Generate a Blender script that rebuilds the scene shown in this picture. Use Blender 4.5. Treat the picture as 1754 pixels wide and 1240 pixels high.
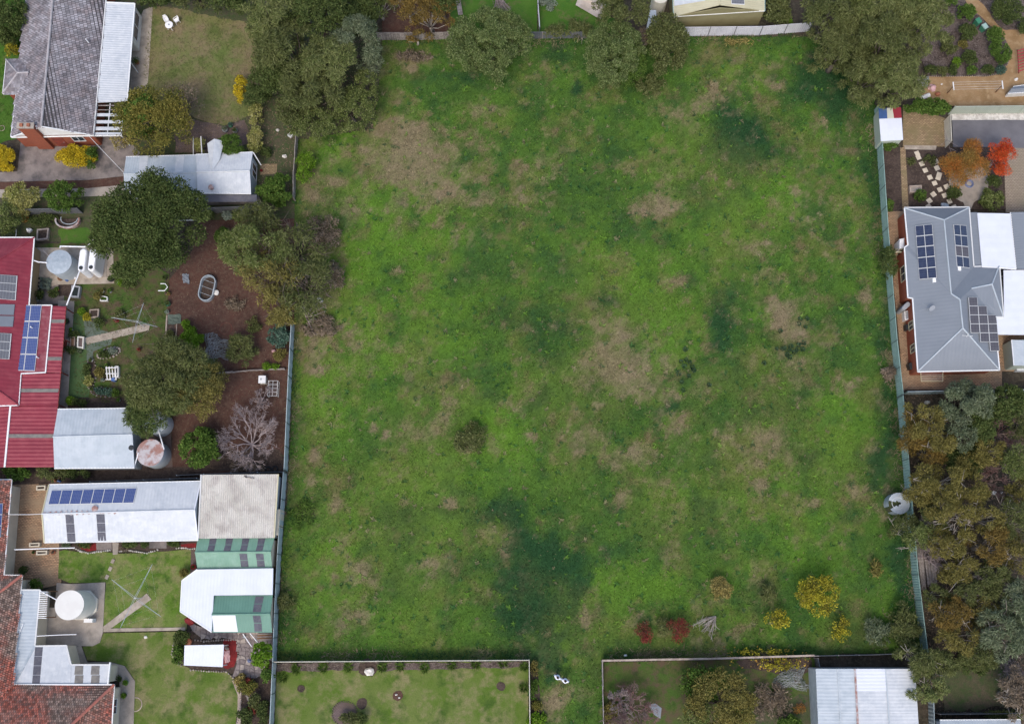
import bpy, bmesh, math, random
import numpy as np
from mathutils import Vector
R=math.radians
for o in list(bpy.data.objects): bpy.data.objects.remove(o)
scene=bpy.context.scene
col=scene.collection
# ---------------------------------------------------------------- camera, sky, sun, exposure
CAM_H=100.0; FPX=1787.0; TILT=R(13.07)
cd=bpy.data.cameras.new('camera'); cam=bpy.data.objects.new('camera',cd); col.objects.link(cam)
cam.location=(0,0,CAM_H); cam.rotation_euler=(TILT,0,0)
cd.sensor_width=36; cd.lens=36*FPX/1754; cd.clip_end=3000; cd.clip_start=1
scene.camera=cam
SUN_EL=56; SUN_AZ=195          # azimuth: clockwise from +Y (top of the photo)
w=bpy.data.worlds.new('World'); scene.world=w; w.use_nodes=True
nt=w.node_tree; nt.nodes.clear()
sk=nt.nodes.new('ShaderNodeTexSky'); sk.sky_type='NISHITA'; sk.sun_disc=False
sk.sun_elevation=R(SUN_EL); sk.sun_rotation=R(SUN_AZ); sk.air_density=1.0; sk.dust_density=3.0; sk.ozone_density=1.0
bg=nt.nodes.new('ShaderNodeBackground'); bg.inputs[1].default_value=0.15
wo=nt.nodes.new('ShaderNodeOutputWorld')
nt.links.new(sk.outputs[0],bg.inputs[0]); nt.links.new(bg.outputs[0],wo.inputs[0])
sd=bpy.data.lights.new('sun','SUN'); sd.energy=.75; sd.angle=R(22); sd.color=(1,.95,.88)
sun=bpy.data.objects.new('sun',sd); col.objects.link(sun)
az=R(SUN_AZ); el=R(SUN_EL)
sdir=Vector((math.sin(az)*math.cos(el),math.cos(az)*math.cos(el),math.sin(el)))
sun.rotation_euler=sdir.to_track_quat('Z','Y').to_euler(); sun.location=sdir*200
vs=scene.view_settings; vs.view_transform='Standard'; vs.look='None'; vs.exposure=0.72; vs.gamma=1; vs.use_curve_mapping=False
# ---------------------------------------------------------------- pixel <-> world
CT,ST=math.cos(TILT),math.sin(TILT)
def W(u,v,z=0.0):
    dx=(u-877)/FPX; dy=(620-v)/FPX
    t=(CAM_H-z)/(CT-dy*ST)
    return Vector((dx*t,(dy*CT+ST)*t,z))
def PX(x,y,z=0.0):
    d=(CAM_H-z)*CT+y*ST; h=y*CT-(CAM_H-z)*ST
    return 877+FPX*x/d, 620-FPX*h/d
def mpp(u,v,z=0): return (W(u+1,v,z)-W(u,v,z)).length
# ---------------------------------------------------------------- numpy noise
_rs=np.random.RandomState(5); _T=_rs.rand(256,256)
def vnoise(x,y):
    xi=np.floor(x).astype(int); yi=np.floor(y).astype(int); fx=x-xi; fy=y-yi
    fx=fx*fx*(3-2*fx); fy=fy*fy*(3-2*fy)
    a=_T[xi&255,yi&255]; b=_T[(xi+1)&255,yi&255]; c=_T[xi&255,(yi+1)&255]; d=_T[(xi+1)&255,(yi+1)&255]
    return (a*(1-fx)+b*fx)*(1-fy)+(c*(1-fx)+d*fx)*fy
def fbm(x,y,s,o=4,seed=0):
    t=0;a=.5;n=0
    for k in range(o):
        t=t+a*vnoise(x*s+17.3*k+seed*7.1,y*s+9.7*k+seed*3.3); n+=a; a*=.55; s*=2.1
    return t/n
# ---------------------------------------------------------------- materials
M={}
def _new(name):
    m=bpy.data.materials.new(name); m.use_nodes=True; n=m.node_tree; n.nodes.clear()
    o=n.nodes.new('ShaderNodeOutputMaterial'); return m,n,o
def mixc(n,f,a,b,blend='MIX'):
    x=n.nodes.new('ShaderNodeMix'); x.data_type='RGBA'; x.blend_type=blend
    for s,v in ((0,f),(6,a),(7,b)):
        if isinstance(v,(int,float)): x.inputs[s].default_value=v
        elif isinstance(v,tuple): x.inputs[s].default_value=(*v,1)
        else: n.links.new(v,x.inputs[s])
    return x.outputs[2]
def noise(n,pos,scale,detail=4,rough=.6):
    t=n.nodes.new('ShaderNodeTexNoise'); t.inputs['Scale'].default_value=scale; t.inputs['Detail'].default_value=detail; t.inputs['Roughness'].default_value=rough
    n.links.new(pos,t.inputs['Vector']); return t.outputs[0]
def ramp(n,fac,a,b):
    t=n.nodes.new('ShaderNodeMapRange'); t.inputs[1].default_value=a; t.inputs[2].default_value=b; n.links.new(fac,t.inputs[0]); return t.outputs[0]
def mat(name,c,c2=None,scale=.8,c3=None,scale3=6.0,rough=.7,bump=0.0,bscale=20,lo=.4,hi=.62,island=0.0,metal=0.0,spec=.3,fine=.0,trans=0.0):
    m,n,o=_new(name)
    g=n.nodes.new('ShaderNodeNewGeometry'); pos=g.outputs['Position']
    p=n.nodes.new('ShaderNodeBsdfPrincipled'); p.inputs['Roughness'].default_value=rough; p.inputs['Metallic'].default_value=metal
    p.inputs['Specular IOR Level'].default_value=spec
    cur=tuple(c)
    if c2: cur=mixc(n,ramp(n,noise(n,pos,scale),lo,hi),cur,tuple(c2))
    if c3: cur=mixc(n,ramp(n,noise(n,pos,scale3,3),.45,.7),cur,tuple(c3))
    if fine:
        v=ramp(n,noise(n,pos,bscale,3,.7),.25,.75)
        q=n.nodes.new('ShaderNodeMapRange'); n.links.new(v,q.inputs[0]); q.inputs[3].default_value=1-fine; q.inputs[4].default_value=1+fine
        h=n.nodes.new('ShaderNodeVectorMath'); h.operation='SCALE'
        if isinstance(cur,tuple): h.inputs[0].default_value=cur
        else: n.links.new(cur,h.inputs[0])
        n.links.new(q.outputs[0],h.inputs['Scale']); cur=h.outputs[0]
    if island:
        q=n.nodes.new('ShaderNodeMapRange'); n.links.new(g.outputs['Random Per Island'],q.inputs[0]); q.inputs[3].default_value=1-island; q.inputs[4].default_value=1+island
        h=n.nodes.new('ShaderNodeVectorMath'); h.operation='SCALE'
        if isinstance(cur,tuple): h.inputs[0].default_value=cur
        else: n.links.new(cur,h.inputs[0])
        n.links.new(q.outputs[0],h.inputs['Scale']); cur=h.outputs[0]
    if isinstance(cur,tuple): p.inputs['Base Color'].default_value=(*cur,1)
    else: n.links.new(cur,p.inputs['Base Color'])
    if bump:
        b=n.nodes.new('ShaderNodeBump'); b.inputs['Strength'].default_value=bump; b.inputs['Distance'].default_value=.05
        n.links.new(noise(n,pos,bscale,5,.7),b.inputs['Height']); n.links.new(b.outputs[0],p.inputs['Normal'])
    n.links.new(p.outputs[0],o.inputs[0]); M[name]=m; return m
def leafmat(name,cols,scale=.7,var=.35,tr=.25):
    """cols: three colours; which one a leaf takes varies by leaf and by clump of the crown"""
    m,n,o=_new(name); g=n.nodes.new('ShaderNodeNewGeometry')
    isl=g.outputs['Random Per Island']
    nz=ramp(n,noise(n,g.outputs['Position'],scale,2),.35,.65)
    a=mixc(n,nz,cols[0],cols[1])
    gt=ramp(n,isl,.55,1.0)
    c=mixc(n,gt,a,cols[2])
    w2=n.nodes.new('ShaderNodeTexWhiteNoise'); w2.noise_dimensions='1D'; n.links.new(isl,w2.inputs['W'])
    q=n.nodes.new('ShaderNodeMapRange'); n.links.new(w2.outputs[0],q.inputs[0]); q.inputs[3].default_value=1-var; q.inputs[4].default_value=1+var
    h=n.nodes.new('ShaderNodeVectorMath'); h.operation='SCALE'; n.links.new(c,h.inputs[0]); n.links.new(q.outputs[0],h.inputs['Scale'])
    d=n.nodes.new('ShaderNodeBsdfDiffuse'); n.links.new(h.outputs[0],d.inputs[0])
    t=n.nodes.new('ShaderNodeBsdfTranslucent'); n.links.new(h.outputs[0],t.inputs[0])
    x=n.nodes.new('ShaderNodeMixShader'); x.inputs[0].default_value=tr
    n.links.new(d.outputs[0],x.inputs[1]); n.links.new(t.outputs[0],x.inputs[2]); n.links.new(x.outputs[0],o.inputs[0])
    M[name]=m; return m
def brickmat(name,a,b,mortar,w_=.23,h_=.11,ms=.012,rot=0,wall=False,stain=None,rough=.85):
    m,n,o=_new(name); g=n.nodes.new('ShaderNodeNewGeometry'); pos=g.outputs['Position']
    vec=pos
    if wall:
        s=n.nodes.new('ShaderNodeSeparateXYZ'); n.links.new(pos,s.inputs[0]); ad=n.nodes.new('ShaderNodeMath'); n.links.new(s.outputs[0],ad.inputs[0]); n.links.new(s.outputs[1],ad.inputs[1])
        cb=n.nodes.new('ShaderNodeCombineXYZ'); n.links.new(ad.outputs[0],cb.inputs[0]); n.links.new(s.outputs[2],cb.inputs[1]); vec=cb.outputs[0]
    mp=n.nodes.new('ShaderNodeMapping'); n.links.new(vec,mp.inputs[0]); mp.inputs['Rotation'].default_value=(0,0,R(rot))
    t=n.nodes.new('ShaderNodeTexBrick'); n.links.new(mp.outputs[0],t.inputs['Vector']); t.inputs['Scale'].default_value=1
    t.inputs['Color1'].default_value=(*a,1); t.inputs['Color2'].default_value=(*b,1); t.inputs['Mortar'].default_value=(*mortar,1)
    t.inputs['Brick Width'].default_value=w_; t.inputs['Row Height'].default_value=h_; t.inputs['Mortar Size'].default_value=ms
    c=t.outputs[0]
    if stain: c=mixc(n,ramp(n,noise(n,pos,.7,5),.4,.7),c,stain)
    p=n.nodes.new('ShaderNodeBsdfPrincipled'); p.inputs['Roughness'].default_value=rough; p.inputs['Specular IOR Level'].default_value=.2; n.links.new(c,p.inputs['Base Color'])
    bp=n.nodes.new('ShaderNodeBump'); bp.inputs['Strength'].default_value=.4; bp.inputs['Distance'].default_value=.01; n.links.new(t.outputs[1],bp.inputs['Height']); bp.invert=True
    n.links.new(bp.outputs[0],p.inputs['Normal']); n.links.new(p.outputs[0],o.inputs[0]); M[name]=m
def panelmat(name,a,b,line,gx=6,gy=10,rough=.25):
    m,n,o=_new(name); tc=n.nodes.new('ShaderNodeTexCoord'); t=n.nodes.new('ShaderNodeTexBrick'); n.links.new(tc.outputs['UV'],t.inputs['Vector'])
    t.offset=0; t.inputs['Scale'].default_value=1; t.inputs['Brick Width'].default_value=1/gx; t.inputs['Row Height'].default_value=1/gy; t.inputs['Mortar Size'].default_value=.008
    t.inputs['Color1'].default_value=(*a,1); t.inputs['Color2'].default_value=(*b,1); t.inputs['Mortar'].default_value=(*line,1)
    p=n.nodes.new('ShaderNodeBsdfPrincipled'); p.inputs['Roughness'].default_value=rough; n.links.new(t.outputs[0],p.inputs['Base Color']); n.links.new(p.outputs[0],o.inputs[0]); M[name]=m
def lawnmat(name,a,b,dry,dark,s=.25,drylo=.5,dryhi=.7):
    m,n,o=_new(name); g=n.nodes.new('ShaderNodeNewGeometry'); pos=g.outputs['Position']
    c=mixc(n,ramp(n,noise(n,pos,s,5,.6),.38,.62),a,b)
    c=mixc(n,ramp(n,noise(n,pos,s*1.7,6,.7),drylo,dryhi),c,dry)
    off=n.nodes.new('ShaderNodeVectorMath'); off.inputs[1].default_value=(31,17,5); n.links.new(pos,off.inputs[0])
    c=mixc(n,ramp(n,noise(n,off.outputs[0],s*2.2,5,.65),.52,.72),c,dark)
    nz=ramp(n,noise(n,pos,9,4,.8),.25,.75)
    q=n.nodes.new('ShaderNodeMapRange'); n.links.new(nz,q.inputs[0]); q.inputs[3].default_value=.72; q.inputs[4].default_value=1.28
    q2=n.nodes.new('ShaderNodeMapRange'); n.links.new(g.outputs['Random Per Island'],q2.inputs[0]); q2.inputs[3].default_value=.8; q2.inputs[4].default_value=1.25
    mu=n.nodes.new('ShaderNodeMath'); mu.operation='MULTIPLY'; n.links.new(q.outputs[0],mu.inputs[0]); n.links.new(q2.outputs[0],mu.inputs[1])
    h=n.nodes.new('ShaderNodeVectorMath'); h.operation='SCALE'; n.links.new(c,h.inputs[0]); n.links.new(mu.outputs[0],h.inputs['Scale'])
    d=n.nodes.new('ShaderNodeBsdfDiffuse'); n.links.new(h.outputs[0],d.inputs[0]); n.links.new(d.outputs[0],o.inputs[0]); M[name]=m
def attrmat(name):
    m,n,o=_new(name); g=n.nodes.new('ShaderNodeNewGeometry'); a=n.nodes.new('ShaderNodeAttribute'); a.attribute_name='col'
    nz=ramp(n,noise(n,g.outputs['Position'],7,5,.8),.25,.75)
    q=n.nodes.new('ShaderNodeMapRange'); n.links.new(nz,q.inputs[0]); q.inputs[3].default_value=.7; q.inputs[4].default_value=1.3
    h=n.nodes.new('ShaderNodeVectorMath'); h.operation='SCALE'; n.links.new(a.outputs[0],h.inputs[0]); n.links.new(q.outputs[0],h.inputs['Scale'])
    d=n.nodes.new('ShaderNodeBsdfDiffuse'); n.links.new(h.outputs[0],d.inputs[0]); n.links.new(d.outputs[0],o.inputs[0]); M[name]=m
mat('soil',(.062,.048,.034),(.035,.03,.02),.5,(.085,.072,.05),3,rough=.95,bump=.6,fine=.4,bscale=9)
mat('red_dirt',(.088,.042,.03),(.065,.034,.025),.4,(.10,.062,.045),3,rough=.95,bump=.5,fine=.35,bscale=11)
mat('mulch',(.105,.08,.07),(.05,.036,.03),1.2,(.15,.12,.105),5,rough=.95,bump=.7,fine=.5,bscale=10)
mat('garden_soil',(.065,.045,.036),(.04,.028,.022),1.0,(.09,.065,.05),5,rough=.95,bump=.6,fine=.4,bscale=12)
mat('weedy_soil',(.062,.068,.03),(.085,.07,.045),.5,(.04,.07,.02),2.5,rough=.95,bump=.6,fine=.4,bscale=10)
mat('tan_sand',(.30,.19,.095),(.22,.135,.06),.5,(.35,.24,.13),2,rough=.95,fine=.15,bscale=12)
mat('concrete',(.36,.315,.265),(.29,.25,.21),.5,(.23,.2,.17),1.3,rough=.9,fine=.12,bscale=14)
mat('pale_concrete',(.42,.36,.29),(.33,.28,.22),.6,(.24,.2,.16),1.4,rough=.9,fine=.1,bscale=14)
mat('old_concrete',(.24,.205,.185),(.17,.145,.135),.6,(.10,.09,.085),.9,rough=.9,fine=.15,bscale=12)
mat('asphalt',(.15,.145,.155),(.12,.115,.125),.5,rough=.9,fine=.12,bscale=25)
mat('green_turf',(.065,.115,.04),(.05,.095,.035),.7,rough=.95,fine=.2,bscale=14)
mat('green_slab',(.115,.145,.115),(.09,.115,.09),.8,rough=.9,fine=.15,bscale=14)
mat('stone',(.36,.31,.27),(.26,.22,.2),3,rough=.9,island=.2,fine=.15,bscale=10)
mat('crazy_stone',(.24,.205,.195),(.17,.14,.135),2,rough=.9,island=.3,fine=.15,bscale=10)
mat('edging',(.4,.33,.27),(.28,.22,.18),2,rough=.9,island=.15)
mat('white_stone',(.6,.57,.52),(.4,.37,.33),3,rough=.9,island=.25)
mat('step_stone',(.62,.54,.42),(.5,.43,.33),2,rough=.85,fine=.08,bscale=15)
brickmat('tan_paver',(.40,.29,.17),(.25,.17,.10),(.12,.085,.05),.3,.15,.02,stain=(.2,.16,.08))
brickmat('orange_paver',(.46,.29,.17),(.27,.165,.10),(.13,.09,.06),.3,.15,.02,rot=4,stain=(.30,.215,.135))
brickmat('pale_paver',(.33,.27,.2),(.27,.215,.16),(.16,.13,.1),.3,.17,.02,stain=(.24,.2,.14))
brickmat('rose_paver',(.17,.12,.11),(.13,.095,.09),(.08,.065,.06),.24,.12,.014,stain=(.11,.08,.06))
brickmat('red_brick',(.33,.085,.04),(.26,.065,.035),(.2,.1,.07),.24,.086,.01,wall=True)
brickmat('tan_brick',(.42,.28,.14),(.36,.24,.12),(.34,.28,.2),.24,.086,.01,wall=True)
mat('grey_tile',(.30,.285,.30),(.17,.155,.165),.35,(.24,.20,.20),1.1,rough=.8,island=.32,fine=.12,bscale=8,lo=.38,hi=.6)
mat('terracotta',(.36,.105,.07),(.235,.165,.13),.16,(.15,.12,.105),3.2,rough=.85,island=.5,fine=.3,bscale=9,lo=.46,hi=.58)
mat('ridge_tile',(.40,.37,.37),(.3,.28,.28),2,rough=.8,island=.1)
mat('terracotta_ridge',(.42,.14,.1),(.33,.13,.1),2,rough=.8,island=.1)
mat('white_metal',(.53,.55,.565),(.47,.495,.515),.6,(.57,.585,.59),1.5,rough=.45,fine=.03,bscale=3)
mat('bright_metal',(.66,.68,.72),(.62,.64,.69),.7,rough=.45)
mat('blue_metal',(.41,.455,.485),(.455,.495,.52),.5,(.37,.415,.445),1.1,rough=.45,fine=.04,bscale=3)
mat('galvanised',(.38,.43,.46),(.3,.35,.38),1.0,(.45,.49,.52),3,rough=.45,metal=.2)
mat('cream_metal',(.52,.48,.32),(.47,.43,.28),.8,rough=.5)
mat('olive_metal',(.25,.225,.12),(.22,.195,.1),.8,rough=.6)
mat('green_metal',(.17,.31,.225),(.15,.28,.2),.6,(.2,.33,.25),1.5,rough=.5)
mat('dark_green_metal',(.125,.25,.19),(.11,.225,.17),.6,rough=.5)
mat('red_metal',(.25,.033,.05),(.215,.03,.045),.5,(.28,.05,.065),1.2,rough=.5,fine=.05,bscale=4)
mat('faded_red_metal',(.22,.045,.06),(.28,.10,.11),1.2,(.19,.03,.045),2,rough=.6)
mat('grey_roof',(.20,.22,.245),(.185,.205,.23),.5,rough=.55,fine=.03,bscale=4)
mat('fibre_cement',(.60,.57,.51),(.52,.49,.43),.35,(.42,.38,.34),1.1,rough=.9,fine=.15,bscale=9)
mat('smoked_sheet',(.115,.115,.135),(.085,.085,.105),2,(.13,.125,.135),5,rough=.65,spec=.1)
mat('dull_skylight',(.22,.205,.18),(.16,.15,.14),2.5,rough=.7,spec=.1)
mat('flashing',(.62,.62,.6),rough=.5)
mat('gutter_white',(.75,.75,.73),rough=.5)
mat('white_paint',(.74,.73,.70),(.66,.65,.62),2,rough=.6)
mat('cream_wall',(.60,.54,.42),(.54,.48,.37),1.2,rough=.8)
mat('pale_wall',(.66,.64,.58),(.58,.56,.5),1.2,rough=.8)
mat('shed_wall',(.42,.46,.47),(.36,.4,.41),1,rough=.6)
mat('dark_wall',(.05,.05,.055),(.035,.035,.035),1,rough=.8)
mat('glass',(.035,.045,.055),rough=.12,spec=.6)
mat('fence_green',(.27,.39,.345),(.24,.355,.315),.6,(.2,.29,.25),2,rough=.6)
mat('fence_grey',(.36,.43,.44),(.31,.38,.395),.6,(.4,.46,.47),1.6,rough=.55)
mat('fence_pale',(.40,.44,.36),(.36,.40,.33),.6,rough=.6)
mat('fence_white',(.58,.57,.6),(.5,.49,.52),.8,rough=.55)
mat('fence_cream',(.6,.56,.46),(.5,.46,.38),1.5,rough=.6)
mat('fence_dark',(.10,.11,.12),(.14,.14,.14),.8,rough=.8)
mat('old_timber',(.27,.235,.21),(.17,.145,.13),2,(.33,.3,.28),6,rough=.9,island=.25)
mat('brown_timber',(.23,.13,.07),(.17,.09,.05),1.5,rough=.85,island=.15)
mat('bark',(.15,.12,.095),(.09,.07,.055),3,rough=.95,fine=.2,bscale=8)
mat('pale_bark',(.40,.36,.31),(.24,.2,.17),1.5,rough=.9)
mat('twig',(.28,.225,.215),(.2,.155,.145),1.5,(.34,.285,.275),4,rough=.95,island=.3)
mat('purple_twig',(.17,.09,.085),(.2,.15,.13),1.2,rough=.95,island=.3)
mat('pvc_white',(.78,.78,.78),rough=.4)
mat('tank_white',(.68,.665,.61),(.64,.62,.57),1,rough=.5)
mat('tank_cream',(.62,.59,.5),(.57,.54,.45),1,rough=.6)
mat('rusty_metal',(.45,.42,.42),(.33,.19,.16),1.1,(.27,.13,.1),1.6,rough=.7,lo=.5,hi=.62)
mat('tank_corrugated',(.42,.46,.48),(.36,.4,.42),1.5,rough=.5)
mat('white_plastic',(.80,.79,.78),rough=.4)
mat('grey_plastic',(.3,.31,.32),rough=.5)
mat('black_rubber',(.022,.022,.024),(.035,.034,.033),3,rough=.8)
mat('black_plastic',(.03,.033,.035),rough=.5)
mat('bin_green',(.05,.2,.12),rough=.5)
mat('bin_lid_pale',(.3,.42,.38),rough=.5)
mat('terracotta_pot',(.34,.13,.07),(.26,.1,.06),3,rough=.8)
mat('pink_clay',(.58,.36,.36),(.5,.3,.3),2,rough=.8)
mat('blue_paint',(.075,.14,.33),(.06,.12,.28),2,rough=.6)
mat('red_paint',(.33,.035,.05),rough=.6)
mat('flag_cream',(.68,.66,.52),rough=.6)
mat('blue_glaze',(.16,.19,.31),(.1,.12,.2),3,rough=.35)
mat('maroon_mulch',(.20,.02,.02),(.14,.016,.016),2,rough=.95,bump=.6,fine=.4,bscale=9)
mat('red_mulch',(.22,.03,.03),rough=.95)
mat('netting',(.3,.31,.31),(.22,.24,.23),2,rough=.8)
mat('sheet_tan',(.5,.42,.35),(.42,.35,.28),1.5,rough=.8)
mat('litter',(.16,.11,.075),(.09,.06,.045),1.5,(.22,.17,.12),5,rough=.95,island=.5)
mat('fallen_leaf',(.5,.36,.05),(.35,.2,.05),2,rough=.9,island=.4)
mat('skin',(.42,.25,.18),rough=.6)
mat('hair',(.02,.015,.012),rough=.7)
mat('shirt',(.72,.74,.82),rough=.85)
mat('trousers',(.03,.035,.06),rough=.85)
mat('shoe',(.04,.04,.045),rough=.7)
mat('rust_red',(.25,.05,.03),(.15,.04,.03),2,rough=.7)
mat('water_dark',(.02,.025,.02),rough=.15)
panelmat('cells_blue',(.035,.065,.20),(.045,.075,.22),(.18,.2,.3))
panelmat('cells_dark',(.018,.026,.06),(.028,.04,.085),(.08,.09,.12),6,4)
panelmat('cells_brown',(.075,.065,.075),(.09,.08,.09),(.16,.14,.15),3,3)
panelmat('cells_grey',(.12,.12,.13),(.14,.14,.15),(.25,.25,.26),8,8)
attrmat('field_grass')
lawnmat('lawn_dry',(.155,.15,.06),(.105,.135,.04),(.19,.15,.085),(.08,.105,.03),.22,.42,.62)
lawnmat('lawn_green',(.085,.15,.022),(.13,.175,.045),(.19,.185,.08),(.04,.085,.016),.4,.46,.62)
lawnmat('lawn_olive',(.075,.125,.02),(.12,.15,.042),(.185,.17,.08),(.042,.08,.016),.3,.46,.62)
lawnmat('lawn_rough',(.055,.10,.022),(.075,.085,.03),(.095,.07,.045),(.03,.06,.015),.5,.45,.6)
lawnmat('lawn_lush',(.05,.115,.018),(.07,.135,.025),(.12,.11,.05),(.035,.10,.02),.4,.55,.7)
# leaves
leafmat('leaf_sage',[(.085,.125,.04),(.135,.18,.06),(.25,.29,.125)])
leafmat('leaf_gold',[(.50,.36,.02),(.40,.33,.03),(.62,.47,.04)],1.2)
mat('fence_post_shade',(.12,.16,.15),rough=.7)  # posts darker than their panels: shadow lines at the joins put into the colour
leafmat('leaf_dark',[(0.0542,0.0808,0.0256),(0.0838,0.114,0.0345),(0.128,0.153,0.0542)])
leafmat('leaf_olive',[(0.0994,0.127,0.0386),(0.149,0.171,0.0607),(0.221,0.232,0.0994)])
leafmat('leaf_grey',[(0.0918,0.119,0.0626),(0.135,0.162,0.0918),(0.216,0.243,0.151)])
leafmat('leaf_gold_olive',[(0.132,0.121,0.0368),(0.184,0.161,0.046),(0.27,0.236,0.0805)])
leafmat('leaf_orange_brown',[(0.179,0.121,0.0368),(0.137,0.105,0.0368),(0.252,0.173,0.0473)])
leafmat('leaf_green',[(0.0575,0.109,0.0207),(0.0862,0.149,0.0299),(0.138,0.201,0.046)])
leafmat('leaf_lime',[(0.09,0.18,0.015),(0.13,0.24,0.02),(0.2,0.3,0.05)])
leafmat('leaf_round',[(0.0918,0.124,0.0346),(0.135,0.167,0.0486),(0.243,0.265,0.108)])
leafmat('leaf_yellow',[(.34,.31,.03),(.15,.14,.03),(.52,.45,.05)],.9)
leafmat('leaf_variegated',[(0.2,0.22,0.05),(0.32,0.3,0.1),(0.45,0.42,0.19)])
leafmat('leaf_straw',[(0.3,0.24,0.08),(0.22,0.18,0.06),(0.4,0.34,0.13)])
leafmat('leaf_autumn',[(.10,.12,.03),(.19,.17,.04),(.31,.26,.07)],.5)
leafmat('leaf_orange',[(0.3,0.18,0.05),(0.42,0.15,0.035),(0.22,0.18,0.06)],.5)
leafmat('leaf_red',[(0.5,0.05,0.02),(0.6,0.1,0.03),(0.35,0.12,0.04)],.8)
leafmat('leaf_crimson',[(.22,.045,.04),(.13,.065,.04),(.28,.07,.05)],.8)
leafmat('leaf_teal',[(0.05,0.1,0.07),(0.08,0.14,0.1),(0.14,0.2,0.15)])
leafmat('leaf_silver',[(0.22,0.26,0.2),(0.16,0.2,0.15),(0.34,0.38,0.3)])
leafmat('leaf_dry',[(0.2,0.155,0.11),(0.14,0.11,0.075),(0.28,0.22,0.165)])
leafmat('leaf_brown_green',[(0.0824,0.1,0.0338),(0.116,0.132,0.0454),(0.174,0.185,0.0792)])
leafmat('leaf_tussock',[(.045,.09,.045),(.065,.12,.06),(.11,.16,.09)])

mat('tile_lap_shade',(.06,.055,.055),rough=.9)  # dark deck colour stands in for the lap shadow between grey tiles
mat('terracotta_lap_shade',(.09,.05,.04),rough=.9)  # lap shadow between terracotta tiles, painted into the deck below them
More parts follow.
